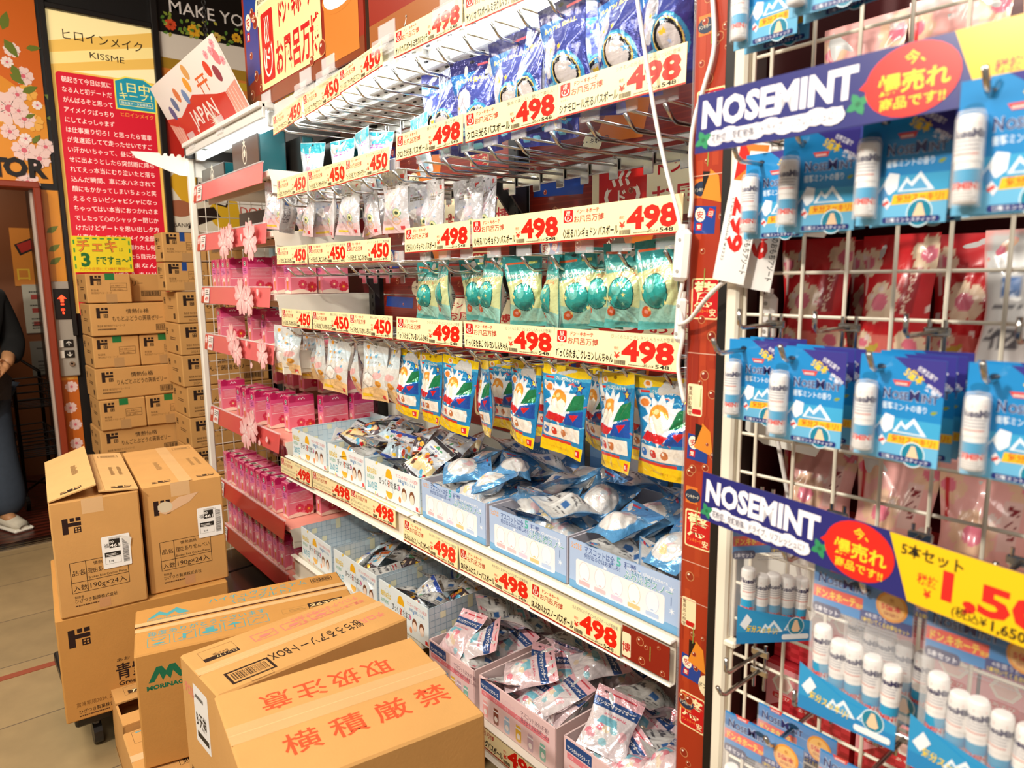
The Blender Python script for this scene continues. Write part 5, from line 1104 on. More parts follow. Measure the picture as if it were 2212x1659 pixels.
for k, (x, y, hh) in enumerate(((-3.2, 1.13, 1.98), (-2.74, 1.15, 2.0), (-2.72, 1.27, 1.99), (-2.71, 1.33, 1.98))):
    if k == 0: carrier(x, zt, x+.12, hh, y, 'plain dark paper carrier between the two emblem carriers on the top pink shelf', .1, False)
    else: carrier(x-.24, zt, x+.08, hh, y, f'dark carrier with teal side, {ORD[k-1]} behind the larger emblem carrier', .05, False)
b = MB(); b.box((0, 0, .05), (.5, .24, .1), hx('1f1d1b'), .004); b.box((.15, -.0, .0515), (.19, .242, .098), hx('0e3a38'), .004)
o = tag(obj('gift_box', b, 'gloss', None, (-2.90, 1.19, RAILS[1]+.05), (0, 0, .05)), 'dark box with deep green panel lying behind blossoms on the second pink railed shelf', 'box')
A = Art(); A.ell(0, 0, .012, .016, 'd8d2c0'); A.star(0, .02, .01, 'd8d2c0'); b = MB(); b.art(A, np.array(((1, 0, 0, -.14), (0, 0, -1, -.1205), (0, 1, 0, .05), (0, 0, 0, 1)), float)); obj('emblem', b, 'paper', o)
for k, (x, y) in enumerate(((-3.3, .98), (-3.02, .93))):
    b = MB(); b.box((0, 0, .07), (.26, .36, .14), hx('1a1817'), .004); A = Art(); A.rect(.05, .3, .03, .03, 'd8d2c4'); A.rect(.1, .02, .02, .02, 'd8d2c4'); A.rect(.13, .02, .025, .02, 'd8d2c4'); b.art(A, fmat('top', .26, .36, .14))
    tag(obj('black_carton', b, 'gloss', None, (x, y, 0), (0, 0, .1)), ['left black carton with white sticker on the floor under the lowest pink rail', 'right black carton with white stickers on the floor under the lowest pink rail'][k], 'carton')
# end mesh with its white post and bracket
t = thing('wire_mesh_panel', 'white wire mesh end panel with upright post between cartons and pink shelves', 'mesh panel', (-3.60, 1.0, 0))
b = MB(); b.box((0, 0, 1.06), (.034, .03, 2.02), hx('efe9dc'), .005); obj('post', b, 'paint', t)
b = MB(); c = hx('efe9dc')
for k in range(1, 13): b.tube([(0, .055*k, .06), (0, .055*k, 2.0)], .0022, c, 5)
for k in range(28): b.tube([(0, 0, .08+.07*k), (0, .67, .08+.07*k)], .0022, c, 5)
b.tube([(0, .68, .03), (0, .68, 2.02)], .006, c, 6); obj('wires', b, 'paint', t)
b = MB(); 
pts = [(-.25, .015), (-.23, -.012), (-.05, -.075), (.3, -.085), (.3, .02)]; tp = []
for k in range(8): y = .1-.03*k; tp += [(y, .02), (y-.008, .008), (y-.016, .008), (y-.02, .02)]
pts += [p for p in tp if p[0] > -.24]
T = tessellate_polygon([[Vector((p[0], p[1], 0)) for p in pts]])
b.add([(-.003, y, z) for y, z in pts], [tuple(f) for f in T], hx('f2efe6')); b.add([(.003, y, z) for y, z in pts], [tuple(f)[::-1] for f in T], hx('f2efe6'))
n_ = len(pts); b.add([(sx, y, z) for sx in (-.003, .003) for y, z in pts], [(i, (i+1) % n_, n_+(i+1) % n_, n_+i) for i in range(n_)], hx('f2efe6'))
obj('bracket', b, 'paint', t, (0, 0, 2.02))
# pink unit canopy with its tube
t = thing('canopy_light', 'white canopy with a bright tube lamp over the top pink shelf', 'light', ((PX0+PX1)/2, 1.18, 2.045))
b = MB(); w = PX1-PX0+.08; b.box((0, 0, .03), (w, .44, .02), hx('e8e6e0'), .003); b.box((0, -.2, .01), (w, .012, .05), hx('d8d8d4'), .002); b.box((-w/2+.005, 0, .0), (.01, .42, .05), hx('2a2624'), .002); obj('canopy', b, 'paint', t)
b = MB(); b.tube([(-w/2+.06, -.15, -.02), (w/2-.03, -.15, -.02)], .016, (1, 1, 1), 12); obj('tube', b, 'tube', t)
for s in (-1, 1):
    b = MB(); b.box((s*(w/2-.04), -.15, -.01), (.03, .04, .05), hx('dcdad4'), .004); obj('lamp_holder', b, 'plastic', t)
# ------------------------------------------------------------------ sign boards standing on the canopies
def board(name, label, A, w, h, loc, rot, base, cat='sign', holders=(), ys=1):
    b = MB(); b.box((w/2, h/2, -.003), (w, h, .005), hx(base)); b.art(A, IDM, .0003); o = tag(obj(name, b, 'gloss', None, loc, rot), label, cat)
    o.scale = (1, ys, 1)
    for x in holders:
        b = MB(); b.box((x, .02, .004), (.09, .05, .003), hx('eef2f4'), .001); b.box((x, -.012, .01), (.1, .03, .03), hx('eef2f4'), .004); b.tube([(x-.04, -.03, .02), (x+.04, -.03, .02)], .012, hx('eef2f4'), 8); obj('clip', b, 'clear', o)['label'] = 'clear plastic sign clip'
    return o
A = Art(); w, h = .95, .46; A.rect(0, 0, w, h, '8c2614'); A.rect(0, 0, w, .05, '7a3a1c')
A.poly([(.02, .1), (.15, .12), (.15, .42), (.02, .44)], '1d3f8c'); anin(A, .025, .24, .12); A.poly([(.3, .35), (.42, .34), (.5, .46), (.26, .46)], 'd9711f'); A.poly([(.27, .38), (.3, .34), (.34, .46), (.25, .46)], '1a1412')
A.ell(.2, .33, .065, .07, 'f3e6bd'); A.text('驚風呂の殿堂', .16, .35, .018, '2a1a10', w=.08, bold=.01); A.text('ドンキホーテ', .158, .315, .026, '2a1a10', w=.085, bold=.04)
A.rrect(.165, .055, .515, .285, .006, 'f3dca0'); onsen(A, .185, .075, .11, .235); A.text('ドン・キホーテ', .35, .235, .085, 'c3161a', w=.27, bold=.07); A.text('お風呂万博', .31, .085, .125, 'c3161a', w=.36, bold=.052)
A.rect(.7, .02, .22, .42, 'b5431c'); A.rect(.7, .02, .22, .16, 'c8772e'); A.ell(.81, .2, .12, .05, 'c8772e', 18); A.ell(.81, .205, .11, .042, 'd8e8ea', 18); A.text('キホーテ', .71, .34, .045, 'f0b050', bold=.04, w=.13)
for (x, y, r_) in ((.1, .34, .018), (.13, .3, .022), (.07, .2, .014), (.11, .12, .02), (.15, .07, .014), (.68, .08, .025), (.6, .06, .016), (.06, .06, .02)): bubble(A, x, y, r_)
board('fair_sign', 'big red bath fair sign board with cream lettering panel standing above the left bay', A, w, h, (-2.82, YF+.012, 2.085), FX, '8c2614', 'sign', (.2, .55, .72))
A = Art(); w = .95; A.rect(0, 0, w, h, '8c2614'); A.rect(0, .0, w, .06, '9a5a2a'); r = random.Random(5)
for i in range(14): bubble(A, r.uniform(.16, .95), r.uniform(.05, .42), r.uniform(.01, .035))
A.line([(.2, .12), (.2, .3)], .006, '7aa04a'); kyotile(A, .45, .1, .22); anin(A, .72, .12, .2)
board('fair_sign', 'red bubble sign board cut by the photo top, right of the cream lettering sign', A, w, h, (-1.84, YF+.012, 2.085), FX, '8c2614', 'sign', (.1, .4))
A = Art(); w, h = .92, .34; A.rect(0, 0, w, h, 'f0ece8'); A.poly([(0, 0), (w, 0), (w, .1), (.7, .13), (.45, .19), (.2, .13), (0, .16)], 'd02a1e'); A.poly([(0, 0), (.12, 0), (.14, .08), (0, .13)], 'e8a090'); A.poly([(.78, 0), (w, 0), (w, .14), (.8, .12)], 'e8a090')
for k in range(4): A.line([(.8+.03*k, 0), (.79+.03*k, .12)], .004, 'f4e8e0'); A.line([(.02+.03*k, 0), (.02+.03*k, .1)], .004, 'f4e8e0')
A.text('JAPAN', .3, .05, .115, 'f6f0ea', w=.33, bold=.02)
A.rect(.55, .2, .13, .012, 'e0602a'); A.rect(.56, .23, .11, .01, 'e0602a'); A.rect(.575, .16, .01, .08, 'e0602a'); A.rect(.645, .16, .01, .08, 'e0602a')
for (x, y, c_) in ((.12, .17, '3a4a8a'), (.2, .2, '3a6a9a'), (.28, .23, 'd8702a'), (.37, .2, '5a8ac0'), (.45, .24, 'e8a02a'), (.73, .24, 'd8342a'), (.8, .2, '8a2a4a'), (.86, .26, 'e87a8a'), (.5, .29, 'd8a05a')): A.ell(x, y, .028, .04, c_, 12, .3)
for (x, y) in ((.88, .31), (.84, .29), (.9, .23), (.78, .29)): A.petals(x, y, .022, 'f0a0b0', 'e06a7a')
A.star(.55, .03, .07, 'efe2d0', 16, .2, PI/2)
p0, p1 = at(400, 326, Y=1.0), at(545, 263, Y=1.0)
board('souvenir_sign', 'tilted red and white JAPAN sign board standing on the canopy over the pink shelf', A, w, h, (p0[0]+.02, .985, 2.085), (PI/2+.47, 0, 0), 'f0ece8', 'sign', (.2, .6), .8)
t = thing('hanging_chain', 'black chain hanging in front of the floral wall panel', 'chain', tuple(at(447, 105, Y=1.15)))
b = MB()
for k in range(30):
    a = [(.008*math.cos(u)*(1 if k % 2 else 0), .008*math.cos(u)*(0 if k % 2 else 1), .014*math.sin(u)+.021*k) for u in [2*PI*q/8 for q in range(9)]]
    b.tube(a, .0026, hx('1a1816'), 5, False)
obj('links', b, 'paint', t)

# ================================================================== CARTONS ON TROLLEYS IN THE AISLE
def trolley(label, x0, x1, y0, y1, z):
    t = thing('platform_trolley', label, 'trolley', ((x0+x1)/2, (y0+y1)/2, 0))
    w, d = x1-x0, y1-y0
    b = MB(); b.box((0, 0, z-.02), (w, d, .04), hx('1f1c1a'), .006); obj('platform', b, 'plastic', t)
    for sx in (-1, 1):
        for sy in (-1, 1):
            b = MB(); b.tube([(sx*(w/2-.06), sy*(d/2-.06)-.012, .035), (sx*(w/2-.06), sy*(d/2-.06)+.012, .035)], .035, hx('2c2a28'), 14); b.tube([(sx*(w/2-.06), sy*(d/2-.06), .035), (sx*(w/2-.06), sy*(d/2-.06), z-.03)], .012, hx('6a6866'), 6); obj('castor', b, 'plastic', t)
def kraft(name, label, cx, cy, z0, w, d, h, rz, arts, flaps=True, col=CB, tapes=()):
    o = carton(name, label, w, d, h, (cx, cy, z0), rz, arts, None, None, col)
    for f, A, lb in tapes:
        b = MB(); b.art(A, fmat(f, w, d, h), .0004); k = obj('packing_tape', b, 'gloss', o); k['label'] = lb
    return o
TAPE = 'cda26c'
def rice_front(w, h, n):
    A = Art(); dologo(A, .028, h*.72, .047, '2a1712'); A.frame(.035, h*.2, .15, .095, .0015, INK); A.rect(.035, h*.2+.032, .15, .0015, INK); A.rect(.075, h*.2, .0015, .095, INK)
    A.text('品名', .04, h*.2+.055, .018, INK); A.text('情熱価格', .095, h*.2+.078, .012, INK); A.text('理由ありせんべい', .08, h*.2+.055, .018, INK, w=.1); A.text('Broken Rice Cracker Pieces', .08, h*.2+.038, .01, INK, w=.1); A.text('入数', .04, h*.2+.008, .018, INK); A.text('190g×24入', .082, h*.2+.008, .021, INK, w=.095)
    A.text('製造者', .04, h*.2-.016, .008, INK); A.text('ひざつき製菓株式会社', .04, h*.2-.03, .013, INK, w=.11, bold=.01); A.lines(.04, h*.2-.042, .11, .008, 1, '5a3a22')
    A.rect(.08, h-.045, .055, .045, 'd4ac7c'); A.rect(.1, .01, .03, .03, 'c28e60')
    return A
def label_art(A, x, y, n):
    A.rrect(x, y, .075, .1, .004, 'f0eeea'); A.rect(x+.006, y+.062, .012, .022, 'f0eeea'); A.text('福', x+.006, y+.066, .014, '2a2626'); A.rect(x+.02, y+.062, .028, .027, '17130f'); A.text('00', x+.021, y+.077, .011, 'f4f0ea', bold=.03); A.text('461', x+.0215, y+.065, .013, 'f4f0ea', w=.025, bold=.03)
    A.rect(x+.006, y+.036, .042, .014, '17130f'); A.lines(x+.009, y+.039, .034, .008, 2, 'e8e4de'); A.text(n, x+.016, y+.018, .011, '3a3430'); A.frame(x+.006, y+.014, .042, .02, .0006, '8a847c')
    V = []
    yy = y+.012; r = random.Random(3)
    while yy < y+.085: hgt_ = r.choice((.0008, .0014, .002)); A.rect(x+.054, yy, .016, hgt_, '5a5652'); yy += hgt_+r.choice((.0008, .0014))
    A.lines(x+.02, y+.09, .04, .006, 2, '8a847c'); return A
def rice_top(w, d, sd):
    A = Art(); A.rect(w*.46, 0, w*.16, d, TAPE if sd else 'd6b48a'); A.rect(w*.62, 0, .001, d, 'a87a44') if not sd else None
    for y0_, x0_ in ((.02, w*.14), (.02, w*.7)):
        A.rect(x0_, y0_, .05, .008, INK); A.rect(x0_+.018, y0_+.01, .014, .014, INK); A.lines(x0_, y0_+.012, .015, .014, 2, INK); A.frame(x0_+.036, y0_+.01, .018, .014, .002, INK)
    for k, x_ in enumerate((w*.3, w*.76, w*.86)): A.lines(x_, d*.36, .012 if k else .018, d*.22, 14, '7a5a34', k, .5, .3)
    A.frame(w*.68, d*.86, .06, .035, .0015, '7a5a34'); A.barcode(w*.68+.008, d*.86+.006, .044, .022, '8a6a44'); return A
ang = PI/2-.09
def locbox(Yl, Yr, X, d, rz):
    """centre of a box whose front face (towards +X) has its near left corner at (X, Yl)"""
    w = Yr-Yl; ux = np.array((math.cos(rz), math.sin(rz))); n = np.array((-ux[1], ux[0]))
    c = np.array((X, Yl))+ux*w/2+n*d/2; return c[0], c[1], w
cx, cy, w = locbox(.175, .655, -2.33, .56, ang)
A = Art(); dologo(A, .028, .235, .056, '2a1712'); A.text('情熱価格', .2, .185, .03, INK, bold=.03); A.text('あお し', .145, .155, .012, INK, w=.06); A.text('青紫蘇えんどう', .14, .1, .055, '2a1712', w=.3, bold=.03); A.text('Green Peas Snack', .145, .075, .021, INK, w=.17, bold=.02); A.text('賞味期限2024. 5. 8', .03, .045, .016, '7a5024', w=.105); A.text('ひざつき製菓株式会社', .035, .022, .014, INK, w=.115, bold=.01); A.lines(.035, .012, .1, .008, 1, '5a3a22')
kraft('carton', 'large carton reading Green Peas on the dark trolley, under two rice cracker cartons', cx, cy, .142, w, .56, .33, ang, {'front': A}, col=CB2)
trolley('dark platform trolley under the green pea carton', -2.86, -2.36, .2, .68, .14)
for k, (ya, yb, tl, ft) in enumerate(((.19, .42, 'left rice cracker carton with a lifted top flap and peeling white label', '1/4'), (.433, .665, 'right rice cracker carton with torn paper patch and flat white label', '2/4'))):
    cx, cy, w = locbox(ya, yb, -2.325-.004*k, .54, ang)
    h = .352; A = rice_front(w, h, k)
    if k: A.poly([(.04, h*.75), (.1, h*.86), (.16, h*.88), (.13, h*.8), (.06, h*.72)], 'd8b08a'); A.ell(.06, h*.79, .022, .018, 'cfc0a4', 9)
    o = kraft('carton', tl, cx, cy, .474, w, .54, h, ang, {'front': A, **({'top': rice_top(w, .54, 1)} if k else {})}, tapes=())
    A = Art(); label_art(A, .12 if k == 0 else .15, h*.36 if k == 0 else h*.44, ft); b = MB(); b.art(A, fmat('front', w, .54, h)@np.array(((1, 0, 0, 0), (0, 1, 0, 0), (0, 0, 1, .002), (0, 0, 0, 1.))), .0002); lb = obj('shipping_label', b, 'paper', o); lb['label'] = 'white shipping label with barcode'
    if k == 0:
        A = Art(); A.poly([(.165, h*.36+.1), (.195, h*.36+.06), (.2, h*.36+.085)], 'e0dcd4'); b = MB(); b.art(A, fmat('front', w, .54, h)@np.array(((1, 0, 0, 0), (0, 1, 0, 0), (0, 0, 1, .004), (0, 0, 0, 1.)))); obj('curled_corner', b, 'paper', lb)
        # two top flaps, the left one lifted towards the middle
        TA = rice_top(w, .54, 0)
        for nm, x0_, x1_, za, zb_ in (('flap', 0, .53*w, .003, .035), ('flap', .55*w, w, .012, .003)):
            b = MB(); vs = [(x0_, 0, za), (x1_, 0, zb_), (x1_, .54, zb_+(.01 if za < .01 else 0)), (x0_, .54, za)]
            vs = [(x-w/2, y-.27, z+h) for x, y, z in vs]; b.add(vs+[(x, y, z+.004) for x, y, z in vs], [(3, 2, 1, 0), (4, 5, 6, 7), (0, 1, 5, 4), (1, 2, 6, 5), (2, 3, 7, 6), (3, 0, 4, 7)], hx('cda268'))
            sub = MB(); sub.art(TA, IDM)
            for f_, c_ in zip(sub.f, sub.c):
                xs = [sub.v[q][0] for q in f_]
                if min(xs) >= x0_-.03 and max(xs) <= x1_+.02 and min(xs) >= x0_-.001:
                    b.add([(max(min(sub.v[q][0], x1_), x0_)-w/2, sub.v[q][1]-.27, h+.0045+za+(zb_-za)*(min(max(sub.v[q][0], x0_), x1_)-x0_)/(x1_-x0_)+(sub.v[q][1]/.54*.01 if za < .01 else 0)+sub.v[q][2]) for q in f_], [tuple(range(len(f_)))], c_)
            obj(nm, b, 'card', o)
def fitbox(BLp, BRp, FRp, z):
    BL_, BR_ = at(*BLp, Z=z)[:2], at(*BRp, Z=z)[:2]
    u = BR_-BL_; w = np.linalg.norm(u); u = u/w; n = np.array((u[1], -u[0])); d = float((at(*FRp, Z=z)[:2]-BR_)@n)
    c = (BL_+BR_)/2+n*d/2; return c[0], c[1], w, d, math.atan2(u[1], u[0])
# long candy carton
cx, cy, w, d, rz = fitbox((293, 1320), (727, 1234), (777, 1270), .52)
BL2 = at(293, 1320, Z=.52)[:2]; FL2 = at(298, 1417, Z=.52)[:2]; d = .278
u = np.array((math.cos(rz), math.sin(rz))); n = np.array((u[1], -u[0])); c_ = BL2+u*w/2+n*d/2
TL = 'b9c4b0'; TEAL = '4f9aa0'
A = Art(); A.rect(0, d*.60, w, .02, 'd0aa78'); A.rect(0, d*.57, w, .0075, '4a2412'); A.rect(0, d*.47, w, .02, 'd0aa78')
for (x_, y_, s__) in ((.06, d*.73, .05),): A.poly([(x_-.03, y_), (x_, y_+.04), (x_+.02, y_+.02), (x_+.045, y_+.045), (x_+.08, y_), (x_+.05, y_), (x_+.04, y_+.02), (x_+.02, y_), (x_, y_+.018), (x_-.015, y_)], TEAL); A.text('MORINAGA', x_-.03, y_-.015, .014, TEAL, w=.1)
A.text('ハイチュウプレミアム', .19, d*.83, .034, TEAL, w=.28, bold=.01); A.text('〈ヨーグルト〉', .25, d*.71, .034, TEAL, w=.17, bold=.01); A.frame(w-.09, d*.8, .065, .035, .002, INK); A.barcode(w-.085, d*.8+.006, .055, .023, INK)
A.text('毎度ありがとうございます', .03, d*.34, .03, TEAL, w=.3, bold=.01)
for k in range(5):
    x_ = .03+k*.062; A.frame(x_, d*.12, .054, .05, .002, TEAL)
    if k == 0: A.ell(x_+.027, d*.12+.012, .016, .006, TEAL, 4); A.line([(x_+.01, d*.12+.04), (x_+.02, d*.12+.028), (x_+.034, d*.12+.028), (x_+.044, d*.12+.04)], .003, TEAL)
    elif k == 1: A.line([(x_+.01, d*.12+.01), (x_+.045, d*.12+.042)], .003, TEAL); A.rect(x_+.022, d*.12+.008, .008, .03, TEAL)
    elif k == 2: A.rrect(x_+.008, d*.12+.01, .038, .014, .004, TEAL); A.rect(x_+.016, d*.12+.022, .022, .02, TEAL)
    elif k == 3: A.poly([(x_+.008, d*.12+.026), (x_+.027, d*.12+.042), (x_+.046, d*.12+.026)], TEAL); A.line([(x_+.027, d*.12+.008), (x_+.027, d*.12+.03)], .003, TEAL)
    else: A.line([(x_+.01, d*.12+.01), (x_+.02, d*.12+.03), (x_+.036, d*.12+.028), (x_+.045, d*.12+.04)], .002, TEAL)
A.frame(.37, d*.2, .075, .028, .0012, 'a07a44'); A.lines(.39, d*.2+.006, .05, .016, 2, 'a07a44')
A.frame(w-.13, d*.12, .1, .055, .002, INK); A.rect(w-.13, d*.12+.028, .1, .027, INK); A.text('26377', w-.125, d*.12+.032, .022, 'd8b880', w=.09, bold=.05); A.text('35g ハイチュウプレミアム', w-.125, d*.12+.016, .009, INK, w=.09); A.text('(ヨーグルト)', w-.1, d*.12+.006, .009, INK)
F = Art(); x_, y_, q = .056, .235, .72; F.poly([(x_+q*a, y_+q*c) for a, c in ((-.04, 0), (-.012, .055), (.006, .055), (.018, .035), (.03, .055), (.05, .055), (.078, 0), (.06, 0), (.04, .03), (.03, 0), (.018, .02), (.006, 0), (-.004, .03), (-.022, 0))], '1d6a48'); F.text('MORINAGA', x_-.034, y_-.02, .016, '1d6a48', w=.1, bold=.07); F.text('賞味期限 2024.10', .17, .06, .016, INK)
kraft('carton', 'long candy carton with teal print and open top seam behind the sakura assortment carton', c_[0], c_[1], .205, w, d, .315, rz, {'top': A, 'front': F}, col=CB2)
# sakura assortment carton
cx, cy, w, d, rz = fitbox((388, 1415), (778, 1275), (855, 1345), .60)
PKR = 'd87a6a'; A = Art()
def up(A, t, x, y, h_, c_, w_=None, bold=.01): A.text(t, x, y, h_, c_, w=w_, bold=bold, rot=PI)
A.rect(0, d*.46, w, .03, 'cfa672'); A.rect(0, d*.5, w, .0012, 'd8b684')
up(A, '桜ちろるアソートBOX', w*.80, d*.36, .045, INK, w*.5, .02); A.frame(.04, d*.08, .1, .055, .006, INK); A.barcode(.05, d*.08+.012, .08, .032, '5a4024', 5, 26); A.frame(.075, d*.01, .05, .02, .001, '7a5a34')
A.frame(.03, d*.68, .08, .05, .001, '7a5a34'); A.rect(.03, d*.66, .08, .016, INK); up(A, 'ロット77', .105, d*.665+.012, .012, 'd8b880'); up(A, '8×6個', .09, d*.78, .014, '7a5a34')
for k in range(3): A.frame(.15+k*.075, d*.70, .06, .036, .003, PKR); A.line([(.155+k*.075, d*.72), (.205+k*.075, d*.8)], .002, PKR); A.ell(.18+k*.075, d*.77, .014, .007, PKR, 8)
up(A, 'チロルチョコ株式会社', w-.03, d*.9, .024, PKR, .19); up(A, '御買上ありがとうございます。', w-.02, d*.76, .018, PKR, .2); up(A, 'チロル', w-.03, d*.34, .03, PKR, .07, .05)
L_ = Art(); L_.text('桜ちろるアソートBOX', .02, .15, .035, INK, w=d-.03, bold=.03); L_.text('チロル', .02, .37, .03, PKR, w=.06, bold=.05)
so = kraft('carton', 'sakura assortment carton with upside down brown lettering, behind the handling warning carton', cx, cy, .155, w, d, .445, rz, {'top': A, 'left': L_}, tapes=())
Lm = fmat('left', w, d, .445); A = Art(); A.rrect(d-.15, .27, .085, .14, .004, 'e2dfdc'); A.lines(d-.14, .38, .06, .018, 1, '4a4642'); A.text('B 天神', d-.142, .315, .04, '2a2622', w=.06, bold=.05); A.rect(d-.14, .285, .066, .014, '17130f')
b = MB(); b.art(A, np.array(Lm)@np.array(((1, 0, 0, 0), (0, 1, 0, 0), (0, 0, 1, 0), (0, 0, 0, 1.)))); lb = obj('address_label', b, 'paper', so); lb['label'] = 'white address label'
# warning carton in front
cx, cy, w, d, rz = fitbox((462, 1503), (889, 1375), (1042, 1543), .66)
A = Art(); RD = 'd8502a'
A.rect(0, d*.47, w, .055, 'cca06c'); A.rect(0, d*.47+.027, w, .0015, 'd8b684')
for k, ch in enumerate('取扱注意'): up(A, ch, w*.80-k*w*.165, d*.83, .062, RD, None, .02)
for k, ch in enumerate('禁厳積横'): A.text(ch, w*.86-k*w*.2, d*.24, .066, RD, bold=.02, al='c')
kraft('carton', 'nearest carton with large red handling warning characters on its taped top', cx, cy, .12, w, d, .54, rz, {'top': A})
trolley('dark platform trolley under the warning carton', -1.62, -.98, .36, .8, .115)
# low cartons under the candy carton
def low(label, X0, X1, Y0, Y1, h, A, F, op=False):
    w, d = Y1-Y0, X1-X0
    if not op: return kraft('carton', label, (X0+X1)/2, (Y0+Y1)/2, 0.0, w, d, h, PI/2-.04, {'top': A, 'front': F})
    t = thing('carton', label, 'carton', ((X0+X1)/2, (Y0+Y1)/2, 0), (0, 0, PI/2-.04)); b = MB()
    for sx in (-1, 1): b.box((sx*(w/2-.003), 0, h/2), (.006, d, h), CB)
    for sy in (-1, 1): b.box((0, sy*(d/2-.003), h/2), (w, .006, h), CB)
    b.box((0, 0, .01), (w, d, .008), hx('8a5a2a')); b.art(F, fmat('front', w, d, h)); obj('body', b, 'card', t)
    b = MB(); b.box((0, d/2-.06, h+.004), (w, .12, .005), CB); b.art(A, np.array(((1, 0, 0, -w/2), (0, 1, 0, d/2-.12), (0, 0, 1, h+.0065), (0, 0, 0, 1)))); obj('flap', b, 'card', t)
    b = MB(); b.box((-w/2+.1, -d/2+.03, h+.003), (.2, .06, .005), CB); obj('flap', b, 'card', t)
A = Art(); A.frame(.03, .03, .12, .05, .001, '7a5a34'); A.rect(.04, .035, .09, .02, '4a3420'); A.text('77', .05, .037, .022, CREAM, bold=.04)
F = Art(); F.frame(.05, .06, .1, .05, .001, '7a5a34'); F.barcode(.06, .065, .08, .035, 'a0804c')
low('low carton with an open dark flap partly under the long candy carton', -2.34, -2.09, .292, .74, .205, A, F, True)
A = Art(); A.frame(.02, .2, .14, .06, .001, '7a5a34'); A.text('77', .08, .205, .028, '4a3420', bold=.06); A.frame(.1, .03, .1, .05, .0012, INK); A.barcode(.11, .035, .08, .035, INK); A.rect(0, .12, .45, .03, 'd2b084'); A.lines(.03, .25, .1, .012, 1, '6a9aa0')
low('low closed carton with barcode nearest the floor tiles, under the long candy carton', -2.07, -1.80, .276, .74, .200, A, F)

# ================================================================== POSTER COLUMN, BLACK POST
A = Art(); w, h = .067, 2.1; A.rect(0, 0, w, h, 'a23218'); r = random.Random(12)
for i in range(30): A.rect(r.uniform(0, w-.012), r.uniform(0, h-.2), .012, r.uniform(.05, .2), r.choice(('b03e1e', '942a16', 'aa3a1c')))
pat = ['k', 'b', 'm', 'y', 'o', 'a', 's', 'b']
z = h
zs = at(1520, 690, Y=.98)[2]
def colz(py): return at(1520, py, Y=.98)[2]
for py in (290, 690, 1190, 1590, -210): kyotile(A, .006, colz(py), .054)
for py in (490, 985, 1470): anin(A, .006, colz(py)-.01, .045)
for py in (60, 1080, 1540, 410):
    zc = colz(py); A.rect(.006, zc-.012, .024, .03, 'd9772e'); A.ell(.02, zc+.002, .016, .012, '23324a', 14); A.text('ドンキホーテ', .007, zc-.002, .007, 'e8dcc0', w=.026, bold=.02)
for py in (870, 1340): 
    zc = colz(py); A.rrect(.004, zc-.025, .03, .055, .004, 'f0dfb4'); A.vtext('驚風呂の殿堂', .01, zc+.026, .0078, '5a2a14', bold=.01); A.rrect(.014, zc-.022, .018, .009, .002, 'c3161a')
for py in (945, 1420, 400):
    zc = colz(py); A.poly([(.02, zc-.02), (.058, zc-.03), (.052, zc+.012), (.036, zc+.024)], 'e0882a'); A.poly([(.022, zc-.015), (.036, zc+.02), (.022, zc+.022)], '1a1412')
for py in (1060, 1480): A.ell(.06, colz(py), .016, .02, 'f0dfb4', 14); A.text('ドンキ', .047, colz(py)-.005, .011, '2a1a10', bold=.03, w=.022)
for i in range(46): bubble(A, r.uniform(.006, w-.006), r.uniform(.1, h-.1), r.uniform(.003, .009))
for i in range(6): A.line([(.03, colz(100+i*260)), (.031, colz(60+i*260))], .0016, '8aa04a')
for py in (765, 1225, 1310, 380): A.rect(0, colz(py), w, .0015, 'd8a890')
t = thing('poster_column', 'narrow red bubble poster column between the bath gondola and the black post', 'column', (-.7225, .98, .06))
b = MB(); b.box((w/2, .03, h/2), (w, .06, h), hx('9a2c18'), .002); A_ = np.array(((1, 0, 0, 0), (0, 0, -1, 0), (0, 1, 0, -.06), (0, 0, 0, 1)), float); b.art(A, A_); obj('poster', b, 'gloss', t)
b = MB()
for x in (.001, w-.001): b.box((x, -.003, h/2), (.003, .006, h), hx('f0e4e0'), .001)
obj('cover_strip', b, 'clear', t)
b = MB(); b.box((w/2, .03, -.03), (w, .06, .06), hx('2a2422')); obj('foot', b, 'paint', t)
b = MB(); b.box((0, 0, 1.1), (.024, .08, 2.2), BLK, .003); tag(obj('black_post', b, 'paint', None, (-.642, 1.0, 0)), 'black upright post between the red poster column and the white mesh frame', 'post')

# ================================================================== MINT STICK DISPLAY ON THE WHITE MESH
GX0, GY, GP = -.568, .95, .0615
t = thing('wire_mesh_panel', 'large white wire mesh display with blue mint stick cards, right of the black post', 'mesh panel', (0, GY, 0))
IV = hx('efe6d2')
b = MB(); b.box((-.611, .0, 1.08), (.022, .03, 2.14), IV, .004); b.box((.36, .0, 1.08), (.022, .03, 2.14), IV, .004); obj('post', b, 'paint', t)
b = MB()
for k in range(16): b.tube([(GX0+GP*k, -.002, .12), (GX0+GP*k, -.002, 2.1)], .0026, IV, 6)
for k in range(-11, 21):
    zz = 1.454-GP*k
    b.tube([(-.6, .003, zz), (.35, .003, zz)], .0026, IV, 6)
b.tube([(-.597, 0, .1), (-.597, 0, 2.1)], .003, IV, 6)
for zz in (1.50, .86): b.box((-.598, -.004, zz), (.03, .02, .012), hx('f4ecd8'), .003)
obj('wires', b, 'paint', t)
